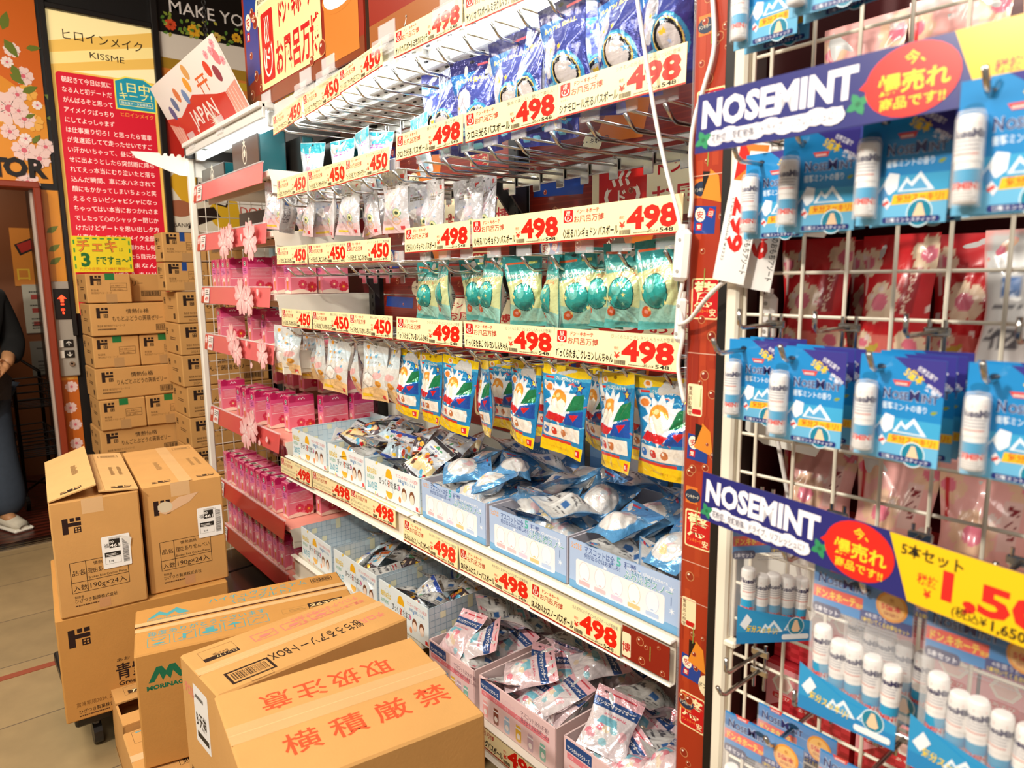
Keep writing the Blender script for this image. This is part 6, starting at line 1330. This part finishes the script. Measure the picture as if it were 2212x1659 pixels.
for i, zz in enumerate((1.555, 1.22, .94)):
    b = MB(); P = [(0, .06), (.0, -.02), (.03, -.04), (.11, -.05), (.12, -.03), (.14, -.04), (.15, -.02), (.17, -.03), (.18, .02), (.2, .06)]
    T = tessellate_polygon([[Vector((p[0], p[1], 0)) for p in P]]); n_ = len(P)
    b.add([(x, -.003, z_) for x, z_ in P], [tuple(f) for f in T], hx('f0ece2')); b.add([(x, .003, z_) for x, z_ in P], [tuple(f)[::-1] for f in T], hx('f0ece2')); b.add([(x, y, z_) for y in (-.003, .003) for x, z_ in P], [(q, (q+1) % n_, n_+(q+1) % n_, n_+q) for q in range(n_)], hx('f0ece2'))
    tag(obj('shelf_bracket', b, 'paint', None, (-.625, 1.0+.012*i, zz), (0, 0, .25)), f'white serrated shelf bracket behind the left edge of the mint display, {["upper", "middle", "lower"][i]} one', 'bracket')
# stock behind the mesh
t = thing('stock_shelf', 'dark red shelf unit of sakura sweets behind the white mesh', 'shop shelving', (0, 0, 0))
b = MB(); b.box((-.1, 1.36, 1.1), (1.1, .03, 2.2), hx('5a1216')); obj('back_panel', b, 'paint', t)
for zz in (1.62, 1.30, .985, .64):
    b = MB(); b.box((-.1, 1.21, zz), (1.06, .28, .014), hx('c03a34'), .002); obj('shelf', b, 'paint', t)
b = MB(); b.box((-.645+.012, 1.2, 1.1), (.016, .3, 2.2), hx('3a1414')); obj('side_panel', b, 'paint', t)
def A_sakura(w, h, k):
    A = Art(); r = random.Random(k); red = k < 20
    A.rect(0, 0, w, h, 'd0262c' if red else 'f4b4ae'); A.poly([(0, 0), (w, 0), (w, h*.22), (0, h*.3)], 'e2746a' if red else 'f6c4bc')
    for (x, y, r_) in ((.4, .5, .28), (.9, .85, .24), (.1, .8, .2), (.8, .2, .2), (.2, .2, .16)): A.petals(w*x, h*y, w*r_, 'f2d8b8' if red else 'f0c4a4', 'e0607a', rot=x*7, slim=.46, notch=.08); A.ell(w*x, h*y, w*r_*.42, w*r_*.42, 'ea7a90', 14)
    for i in range(6): A.petals(w*r.random(), h*r.random(), w*.05, 'f6e0d8')
    A.rrect(w*.66, h*.42, w*.2, h*.34, w*.03, 'a81a22' if red else 'f0c8c0'); A.vtext('さくら餅' if red else '桜大福', w*.76, h*.74, h*.075, 'f6d8c0' if red else '8a1a22', bold=.03); A.rect(w*.05, h*.55, w*.06, h*.3, 'f0c8c0' if red else 'c8242a'); A.leaf(w*.2, h*.1, w*.3, .2, .6, 'c8b04a'); return A
DES['sred'] = [[pouch('sweets_bag', A_sakura(.115, .2, 3+i), .115, .2, 'c8242a', .05, 31+i, mat='gloss'), False, .115, .2] for i in range(2)]
DES['spink'] = [[pouch('sweets_bag', A_sakura(.125, .2, 33+i), .125, .2, 'eea8a2', .05, 41+i, mat='gloss'), False, .125, .2] for i in range(2)]
for d in DES['sred']+DES['spink']: d[0]['category'] = 'bag of sweets'
def stand(key, spots, z, desc, where):
    for i, (x, y, rz) in enumerate(spots): place(key, (x, y, z+.2*.965), (-.08, 0, rz), f'{desc}, {ORD[i]} from the left on the {where} behind the mesh', desc+'s behind the mesh')
stand('sred', [(-.565, 1.10, .1), (-.505, 1.2, -.1), (-.44, 1.10, -.15), (-.36, 1.17, .2)], 1.308, 'red sakura sweets bag', 'second shelf')
stand('spink', [(-.545, 1.11, .1), (-.42, 1.10, -.05), (-.30, 1.10, .1), (-.18, 1.11, 0), (-.06, 1.1, .1)], .993, 'pale pink sakura sweets bag', 'third shelf')
stand('spink', [(-.52, 1.12, 0), (-.39, 1.11, .1), (-.26, 1.12, -.1), (-.13, 1.1, 0), (0, 1.1, .1)], 1.628, 'rosy sakura sweets bag', 'top shelf')
# one bag seen from its back, printed in small type
b_ = dup(DES['spink'][0][0]); b_.location = (-.275, 1.12, 1.308+.193); b_.rotation_euler = (.08, 0, PI+.1); tag(b_, 'sweets bag turned to show its printed back label on the second shelf behind the mesh', 'bag of sweets')
b_ = dup(b_); b_.location = (-.15, 1.12, 1.308+.193); b_.rotation_euler = (.08, 0, PI-.1); b_['label'] = 'second sweets bag with its back label outwards, nearer the right photo edge behind the mesh'
def sweet_box():
    w, d, h = .15, .1, .13; b = MB(); b.box((0, 0, h/2), (w, d, h), hx('c22a34'), .002); A = Art(); A.rect(0, 0, w, h, 'c8303a'); r = random.Random(4)
    for i in range(10):
        for j in range(8): 
            if (i+j) % 2: A.rect(i*w/10, j*h/8*.5, w/10, h/16, 'b01f2a')
    A.poly([(0, h*.3), (w*.3, h*.55), (w, h*.5), (w, h*.95), (0, h*.95)], 'ee9aa2')
    for (x, y) in ((.2, .72), (.5, .66), (.8, .76)): A.ell(w*x, h*y, .02, .018, 'f4ece0', 6); A.ell(w*x, h*y, .015, .013, 'f0c8c0', 6); A.rrect(w*x-.018, h*y-.03, .036, .01, .004, 'd8343a'); A.text('あそび', w*x-.014, h*y-.028, .007, 'f6e8dc', w=.028)
    b.art(A, fmat('front', w, d, h)); return tag(obj('sweets_box', b, 'gloss'), 'x', 'box of sweets', 'red and pink sweets boxes behind the mesh')
sb = None
for ri, zz in enumerate((.648, .780)):
    for k in range(4):
        o = dup(sb) if sb else sweet_box(); sb = sb or o
        o.location = (-.53+.158*k, 1.13+.02*ri, zz); o.rotation_euler = (0, 0, .05*math.sin(k+ri)); o['label'] = f'red and pink sweets box, {ORD[k]} from the left in the {"upper" if ri else "lower"} tier behind mesh'

# mesh hooks
HX = [-.542, -.435, -.328, -.220, -.112]
def mesh_hook(L_):
    t = thing('mesh_hook', 'x', 'hook', group='chrome hooks on the white mesh'); c = hx('c9c6c0')
    b = MB(); b.tube([(0, -.004, 0), (0, -L_+.02, -.002), (0, -L_+.01, .003), (0, -L_, .018)], .0032, c, 8); obj('product_bar', b, 'chrome', t, smooth=True)
    b = MB(); b.tube([(0, -.004, .03), (0, -.1+.008, .03), (0, -.1, .036), (0, -.1, .056)], .003, c, 8); obj('label_bar', b, 'chrome', t, smooth=True)
    b = MB()
    for x in (-.009, .009): b.tube([(x, -.006, -.03), (x, -.006, .045)], .0026, c, 6)
    b.box((0, -.006, .03), (.03, .006, .012), c, .002); b.box((0, -.006, -.002), (.03, .006, .012), c, .002); obj('mount', b, 'chrome', t); return t
mh = {}
ROWZ = {'top': 1.845, 'second': 1.602, 'third': 1.35, 'fourth': 1.088, 'lowest': .835}
LEN = {'top': [.12, .18, .21, .25, .2], 'second': [.13, .17, .2, .26, .2], 'third': [.16, .18, .19, .2, .2], 'fourth': [.08, .15, .17, .17, .17], 'lowest': [.12, .17, .17, .17, .17]}
for rn, zz in ROWZ.items():
    for i, x in enumerate(HX):
        L_ = LEN[rn][i]; o = dup(mh[L_]) if L_ in mh else mesh_hook(L_); mh[L_] = o
        o.location = (x, GY, zz); o['label'] = f'chrome mesh hook, {ORD[i]} from the left in the {rn} row of the white mesh'
# mint sticks
def wrap_art(b, A, r):
    for V, T, col, ly in A.items:
        a = V[:, 0]/r; rr = r+.0001+ly*.00006
        b.add([(rr*math.sin(q), -rr*math.cos(q), z_) for q, z_ in zip(a, V[:, 1])], T, col)
def stick_mesh():
    b = MB(); R_ = .0105; W_ = hx('eeeae6')
    b.lathe([(.0, 0), (.0085, 0), (.0098, .002), (.0098, .028), (.0092, .0285), (.0092, .031), (.0103, .0315), (.0103, .066), (.0096, .0715), (.0075, .0735), (0, .0738)], 22, W_, cols=None)
    A = Art(); A.rect(-.03, .0185, .06, .001, 'eeeae6'); A.rect(-.0308, .0305-.011, .0616, .0125, '2f9ac4')
    return b, A
def stick(parent, loc, rz):
    global STK
    if STK is None:
        b = MB(); W_, B_ = hx('f0ece8'), hx('2c9ac6')
        b.lathe([(0, 0), (.0088, 0), (.0098, .0015), (.0098, .0165), (.0098, .0166), (.0098, .0285), (.0098, .0286), (.0098, .0345), (.0104, .0347), (.0104, .067), (.0097, .0715), (.0078, .0735), (0, .074)], 24, W_, cols=[W_]*4+[B_]+[W_]*7)
        A = Art(); A.text('SEMINT', -.014, .0115, .0085, 'd83a2a', w=.029, bold=.07); A.lines(-.011, .002, .022, .009, 4, '8a8680', 2, .35)
        wrap_art(b, A, .0098)
        A = Art(); A.text('NoseMint', -.017, .054, .01, '2a2450', w=.036, bold=.07); A.rect(-.004, .063, .012, .003, 'e0442e'); A.lines(-.012, .044, .024, .01, 3, '6a6680', 3, .3); A.lines(-.012, .04, .022, .003, 1, 'd87a6a', 4, .5)
        wrap_art(b, A, .0104); STK = b.mesh('stick', False); STK.materials.append(M['plastic'])
    o = obj('stick', STK, None, parent, loc, (0, 0, rz)); return o
STK = None
def mint_logo(A, x, y, w_, col='2c2a60'):
    s_ = w_/.06
    for c_, bo in (('d2dcee', .07), (col, .022)):
        for t_, a_, h_, f_ in (('N', 0, .0165, .14), ('OSE', .16, .0125, .31), ('M', .485, .0165, .18), ('INT', .69, .0125, .31)): A.text(t_, x+w_*a_, y, h_*s_, c_, w=w_*f_, bold=bo)
    A.poly([(x+w_*.16, y+.022*s_), (x+w_*.5, y+.022*s_), (x+w_*.46, y+.016*s_), (x+w_*.22, y+.016*s_)], 'dc4a42'); A.lines(x+w_*.22, y+.017*s_, w_*.22, .004*s_, 1, 'f6d8d4', 1, .6)
def mountain(A, x, y, s_):
    A.poly([(x, y), (x+.012*s_, y+.02*s_), (x+.018*s_, y+.012*s_), (x+.03*s_, y+.026*s_), (x+.05*s_, y)], 'e8f2f8'); A.poly([(x+.006*s_, y+.002*s_), (x+.012*s_, y+.013*s_), (x+.02*s_, y+.006*s_), (x+.03*s_, y+.018*s_), (x+.042*s_, y+.002*s_)], '5aa6d4')
def nose(A, x, y, s_):
    A.ell(x, y, .013*s_, .0145*s_, 'd8ecf4', 20); A.ell(x, y, .0118*s_, .0132*s_, '14809c', 20); A.poly([(x-.002*s_, y+.01*s_), (x+.002*s_, y+.01*s_), (x+.007*s_, y-.005*s_), (x+.004*s_, y-.009*s_), (x-.004*s_, y-.009*s_), (x-.007*s_, y-.005*s_)], 'efc9a4')
def mint_card():
    t = thing('mint_stick_card', 'x', 'mint stick pack', group='blue mint stick cards on the white mesh')
    w, h = .088, .114; b = MB(); b.box((w/2-.023, .0, -h/2+.012), (w, .0012, h), hx('1a7ec2'), .0005)
    A = Art(); A.rect(0, 0, w, h, '1c84c4'); A.rect(0, 0, w, h*.42, '3fa4d2'); A.rect(0, 0, w, h*.18, '6ab4da'); A.poly([(w*.4, h), (w, h), (w, h*.66)], '3a3486')
    A.text('5億本', w*.53, h*.845, .0115, 'f4cf3a', w=.021, bold=.06, rot=-.52); A.text('世界各国で', w*.68, h*.9, .006, 'f0eef6', w=.022, bold=.03, rot=-.52); A.text('突破!!', w*.78, h*.73, .0085, 'f0eef6', w=.017, bold=.04, rot=-.52)
    mint_logo(A, w*.31, h*.6, w*.64); A.text('衝撃ミントの香り', w*.31, h*.5, .0085, 'e4f0f8', w=w*.52, bold=.02); A.leaf(w*.87, h*.5, .008, .25, .4, '8a9a3a')
    A.poly([(w*.24, h*.28), (w*.36, h*.45), (w*.47, h*.43), (w*.46, h*.31), (w*.38, h*.26)], 'eef2f6'); A.poly([(w*.25, h*.28), (w*.3, h*.34), (w*.36, h*.26), (w*.3, h*.2)], '5a96c8'); A.poly([(w*.3, h*.2), (w*.34, h*.24), (w*.4, h*.18), (w*.36, h*.13)], 'f0e8ea'); A.line([(w*.31, h*.17), (w*.37, h*.2)], .003, 'd84a42')
    mountain(A, w*.46, h*.28, .7); A.poly([(w*.42, h*.255), (w, h*.27), (w, h*.185), (w*.4, h*.17)], 'f4c02a'); A.text('気分スッキリ!', w*.46, h*.195, .0085, 'e05a1e', w=w*.5, bold=.04)
    nose(A, w*.72, h*.09, .95); A.rrect(w*.32, h*.012, w*.62, h*.05, .002, '1d2a72'); A.text('衝撃ミントスティック', w*.36, h*.02, .0045, 'e8eef6', w=w*.54, bold=.03); A.ell(.023, h-.012, .005, .003, '0e2a44', 10)
    A.ell(w*.13, h*.78, w*.1, h*.05, '1270a4', 12)
    b.art(A, np.array(((1, 0, 0, -.023), (0, 0, -1, -.0007), (0, 1, 0, -h+.012), (0, 0, 0, 1)), float)); obj('printed_card', b, 'gloss', t)
    stick(t, (-.009, -.0115, -.093), .25)
    b = MB(); b.lathe([(.0118, 0), (.0118, .074), (.010, .08), (0, .082)], 16, (1, 1, 1), (-.009, -.0115, -.096)); obj('blister', b, 'clear', t, smooth=True)
    return t
mc = None
def put_card(loc, rot, label):
    global mc
    o = dup(mc) if mc else mint_card(); mc = mc or o
    o.location = loc; o.rotation_euler = rot; o['label'] = label
FRONT = {'top': [.85, .80, .755, .72, .77], 'second': [.89, .80, .765, .71, .77], 'third': [.865, .80, .795, .79, .78]}
NB = {'top': [2, 2, 3, 2, 1], 'second': [1, 2, 2, 2, 1], 'third': [3, 3, 4, 2, 1]}
for rn in FRONT:
    for i, x in enumerate(HX):
        for k in range(NB[rn][i]):
            y = FRONT[rn][i]+k*.026
            if y > GY-.03: continue
            wh = 'front' if k == 0 else f'{ORD[k]} card back'
            put_card((x, y, ROWZ[rn]+.001), (0, .02*math.sin(k*3+i), .06*math.sin(i*2+k*2)), f'blue mint stick card, {wh} on the {ORD[i]} hook from left, {rn} row')
# five packs
def five_pack():
    t = thing('mint_five_pack', 'x', 'mint stick pack', group='clear five stick packs on the white mesh')
    w, h = .112, .178
    A = Art(); A.rect(0, 0, w, .052, '1f7cc0'); A.rect(0, .04, w, .012, '2a8cd0'); mint_logo(A, .006, .032, .06); A.rect(0, .012, w*.52, .015, 'e2401e'); A.text('ドン.キホーテ', .004, .014, .012, 'f6d23a', w=.046, bold=.05); A.text('限定', w*.455, .014, .006, 'f6d23a', w=.008, bold=.03)
    A.rect(w*.5, 0, w*.5, .014, '22307a'); A.text('4本買うと', w*.55, .008, .006, 'f0eef6', w=.024); A.text('1本付いてくるお得なセット', w*.52, .001, .0065, 'f4d23a', w=w*.46, bold=.03); A.rrect(0, -.008, .034, .013, .005, '2c2a5a'); A.text('5本セット', .003, -.005, .0075, 'f0eef6', w=.028, bold=.03)
    A.ell(w*.8, .028, .017, .018, 'e89a3a', 18); A.ell(w*.8, .028, .014, .015, 'f0b86a', 18); A.text('5億本', w*.8, .024, .008, 'd8341e', w=.022, bold=.05, al='c'); A.text('祝', w*.8, .034, .005, 'a8501e', al='c'); A.text('突破!!', w*.8, .017, .005, 'a8301e', w=.016, al='c'); A.ell(w*.47, .042, .008, .0035, '123a5a', 10)
    b = MB(); b.box((0, 0, -.012), (w, .001, .052), hx('1f7cc0')); b.art(A, np.array(((1, 0, 0, -w/2), (0, 0, -1, -.0006), (0, 1, 0, -.038-.0), (0, 0, 0, 1)), float)); obj('header', b, 'gloss', t)
    A = Art(); A.poly([(0, 0), (w, 0), (w, .03), (w*.5, .034), (0, .06)], '2a96cc'); A.rect(0, 0, w, .018, '1f84c0'); mountain(A, w*.3, .016, .7); mountain(A, w*.62, .018, .5); A.text('気分スッキリ!', w*.12, .02, .011, 'f4d23a', w=w*.42, bold=.06, rot=-.15); nose(A, w*.78, .024, .95); A.rrect(w*.6, .004, .04, .008, .003, 'f0f2f4'); A.poly([(.004, .03), (.014, .046), (.022, .036), (.012, .022)], 'eef2f6')
    b = MB(); b.art(A, np.array(((1, 0, 0, -w/2), (0, 0, -1, -.0265), (0, 1, 0, .014-h), (0, 0, 0, 1)), float)); b.add([(-w/2, -.026, .014-h), (w/2, -.026, .014-h), (w/2, -.026, .044-h), (-w/2, -.026, .07-h)], [(3, 2, 1, 0)], hx('2a96cc')); obj('base_print', b, 'gloss', t)
    A = Art(); A.lines(.035, .118, .07, .012, 3, '9a9aa2', 4, .25); b = MB(); b.art(A, np.array(((1, 0, 0, -w/2), (0, 0, -1, -.006), (0, 1, 0, .0-h+.014), (0, 0, 0, 1)), float)); obj('small_print', b, 'paper', t)
    for k, (x, z_) in enumerate(((-.036, -.128), (-.017, -.139), (.003, -.138), (.023, -.143), (.042, -.146))): stick(t, (x, -.013, z_), .2*math.sin(k*4)).rotation_euler = (0, .03*math.sin(k*2), .25*math.sin(k*4))
    b = MB(); n = 10
    for s_ in (-1, 1):
        vs = []
        for j in range(n+1):
            for i in range(7):
                u, v = i/6-.5, j/n; bulge_ = .0265 if s_ < 0 else .004
                vs.append((u*w*1.03, s_*bulge_*math.sin(PI*min(1, max(0, (1-v)*1.15)))**.5*(1-(2*u)**4)-.001, .012-v*h))
        fs = [(j*7+i, j*7+i+1, (j+1)*7+i+1, (j+1)*7+i) for j in range(n) for i in range(6)]; b.add(vs, fs if s_ < 0 else [f[::-1] for f in fs], (1, 1, 1))
    obj('film', b, 'clear', t, smooth=True); return t
fp = None
for (x, y, rn, rz, lb) in ((-.512, .905, 'fourth', .95, 'clear five stick pack turned sideways at the left of the row under the lower banner'), (-.335, .80, 'fourth', .03, 'clear five stick pack hanging face on below the red balloon of the lower banner'), (-.322, .86, 'fourth', -.05, 'five stick pack hidden directly behind the face on pack below the lower banner'),
    (-.205, .79, 'fourth', 0, 'five stick pack nearest the right photo edge, below the price of the lower banner'), (-.09, .79, 'fourth', 0, 'five stick pack just beyond the right photo edge below the lower banner'), (-.45, .80, 'lowest', .05, 'front five stick pack at the bottom photo edge beside the poster column'), (-.43, .85, 'lowest', 0, 'five stick pack close behind the front pack at the bottom photo edge'), (-.325, .82, 'lowest', 0, 'five stick pack in the lowest row under the face on pack')):
    o = dup(fp) if fp else five_pack(); fp = fp or o
    o.location = (x, y, ROWZ[rn]-.0); o.rotation_euler = (0, 0, rz); o['label'] = lb
# price banners
def mint_banner(set_):
    w, h = .74, .072; A = Art(); NV = '25266e'
    A.rect(0, 0, w, h, NV); A.text('NOSEMINT', .008, .031, .044, 'f4f0f4', w=.19, bold=.085)
    P = []
    for k in range(9): A.ell(.03+.018*k, .015+.002*math.sin(k*2), .014, .0095, 'f2eef2', 12)
    A.rect(.025, .009, .16, .014, 'f2eef2'); A.text('花粉症、受験勉強、ドライブ、リフレッシュに！', .024, .011, .0105, '2a2640', w=.155, bold=.02)
    for (x, y) in ((.012, .015), (.2, .022)):
        for a in (.5, 2.1, 3.6, 5.2): A.leaf(x, y, .013, .34, a, '2f8a5a')
        A.ell(x, y, .003, .003, '1f6a44', 6)
    A.ell(.25, .036, .044, .0355, 'dc2318', 26); A.poly([(.2, .036), (.212, .048), (.214, .03)], 'dc2318')
    A.text('今、', .252, .052, .014, 'f4d22a', al='c', bold=.04); A.text('爆売れ', .252, .027, .021, 'f4d22a', w=.066, al='c', bold=.05); A.text('商品です!!', .252, .011, .0125, 'f4d22a', w=.06, al='c', bold=.04)
    A.poly([(.285, h), (w, h), (w, 0), (.312, 0)], 'f0c010')
    x0 = .296
    if set_: A.text('5本セット', x0+.004, .052, .016, '241a10', w=.065, bold=.05)
    A.text('税抜', x0+.024, .026, .013, 'd2301c', w=.022, bold=.04); A.text('¥', x0+.032, .012, .012, 'd2301c', bold=.06); A.text('1,500' if set_ else '300', x0+.05, .018, .043 if set_ else .056, 'd2241c', w=.13 if set_ else .1, bold=.06)
    A.text('(税込¥', x0+.062, .005, .0125, '241a10', w=.034, bold=.02); A.text('1,650)' if set_ else '330)', x0+.1, .004, .015, '241a10', bold=.04)
    b = MB(); b.box((w/2, h/2, -.001), (w, h, .0015), hx(NV)); b.art(A, IDM, .0001); b.v = [(x*.95, y*.93, q) for x, y, q in b.v]; return b
tag(obj('price_banner', mint_banner(False), 'gloss', None, (-.524, .715, 1.594), (PI/2-.06, 0, -.01)), 'upper purple and yellow mint price banner clipped across the mesh hooks', 'price banner')
tag(obj('price_banner', mint_banner(True), 'gloss', None, (-.56, .80, 1.114), (PI/2-.05, .0, -.17)), 'lower navy and yellow five stick price banner clipped across the mesh hooks', 'price banner')
# tilted shelf labels taped to the column
def tilt_tag(loc, rot, label, bigger):
    w, h = .054, .2; A = Art(); A.rrect(0, 0, w, h, .006, 'f2ede8'); A.rect(.004, h-.055, w-.008, .05, 'e8792a' if bigger else 'f2ede8'); A.poly([(.004, h-.055), (.03, h-.03), (.012, h-.005), (.004, h-.005)], 'c8241c')
    A.rect(.022, h-.05, .03, .036, 'f4f0ea'); A.text('Japan', .04, h-.022, .007, '3a3a3a', rot=-PI/2); A.text('Tax-free', .033, h-.018, .007, '3a3a3a', rot=-PI/2); A.ell(.046, h-.03, .006, .012, 'd8342a', 12)
    A.text('¥', .022, h-.06, .014, 'd8241c', rot=-PI/2, bold=.05); A.text('299', .0135, h-.078, .034, 'd8241c', w=.078, rot=-PI/2, bold=.07); A.text('クリート桜と抹茶のおもちアソート', .043, h-.06, .012, '241c18', w=.125, rot=-PI/2, bold=.04); A.text('(Tax included ¥322)', .008, h-.08, .006, '4a4440', w=.09, rot=-PI/2)
    b = MB(); b.box((w/2, h/2, -.0006), (w, h, .0009), hx('f2ede8')); b.art(A, IDM, .00008); tag(obj('price_tag', b, 'gloss', None, loc, rot), label, 'price tag')
tilt_tag((-.600, .93, 1.435), (PI/2, .16, .05), 'rear of two tilted white 299 yen tags, mostly covered, hanging over the black post', False)
tilt_tag((-.632, .915, 1.447), (PI/2, .19, 0), 'front of two tilted white 299 yen tags hanging over the poster column edge', True)

# ================================================================== WHITE LAMP CORDS
def cord(name, label, px, Y, sw, grp=None):
    t = thing(name, label, 'cord')
    b = MB(); P = [at(x, y, Y=Y_) for x, y, Y_ in px]
    Q = []
    for i in range(len(P)-1):
        p0, p1, p2, p3 = P[max(i-1, 0)], P[i], P[i+1], P[min(i+2, len(P)-1)]
        for k in range(6):
            u = k/6; Q.append(.5*((2*p1)+(-p0+p2)*u+(2*p0-5*p1+4*p2-p3)*u*u+(-p0+3*p1-3*p2+p3)*u**3))
    Q.append(P[-1]); b.tube(Q, .0036, hx('f0ebe6'), 8); obj('cable', b, 'plastic', t, smooth=True)
    for (xa, ya, xb, yb, Y_, wd) in sw:
        a, c = at(xa, ya, Y=Y_), at(xb, yb, Y=Y_); m_ = (a+c)/2; L_ = np.linalg.norm(a-c); ang_ = math.atan2(c[0]-a[0], a[2]-c[2])
        b = MB(); b.box((0, 0, 0), (wd, .018, L_), hx('f4f1ec'), .007); b.tube([(0, 0, L_/2-.002), (0, 0, L_/2+.008)], .006, hx('f4f1ec'), 8)
        k = obj('inline_switch', b, 'plastic', t, tuple(m_), (0, -ang_, 0))
        b = MB()
        for zz in (-.3, .3): b.tube([(0, -.009, L_*zz), (0, -.0102, L_*zz)], .003, hx('a8a49e'), 8)
        obj('screw', b, 'plastic', k)
cord('lamp_cord', 'white lamp cord with switch running down beside the right end of the gondola price cards', [(1368, -60, .97), (1390, 90, .965), (1415, 250, .965), (1440, 370, .965), (1470, 490, .965), (1475, 600, .965), (1468, 650, .965), (1476, 720, .965), (1465, 790, .965), (1478, 870, .965)], .965, [(1478, 495, 1468, 608, .96, .03), (1474, 640, 1466, 740, .97, .02)])
cord('lamp_cord', 'white cord looping from the column across the mesh post to a switch behind the wires', [(1466, 700, .955), (1490, 690, .95), (1530, 640, .93), (1575, 602, .925), (1625, 588, .935), (1652, 605, .96), (1662, 640, .985), (1660, 735, .985), (1664, 860, .99), (1700, 1060, 1.0), (1720, 1200, 1.0), (1745, 1350, 1.0)], .985, [(1662, 635, 1656, 735, .985, .028)])
cord('lamp_cord', 'thin white cord hanging over the red column tiles at the photo top', [(1535, -60, .975), (1543, 60, .972), (1540, 120, .972), (1520, 190, .972), (1500, 260, .972), (1492, 330, .972), (1495, 420, .972), (1490, 470, .972)], .97, [])
cord('lamp_cord', 'short looped white cord plugged in under the canopy between the two bays', [(880, 45, 1.02), (878, 75, 1.02), (868, 115, 1.03), (850, 138, 1.03), (836, 120, 1.03), (826, 102, 1.03)], 1.02, [(885, 30, 880, 62, 1.02, .016)])
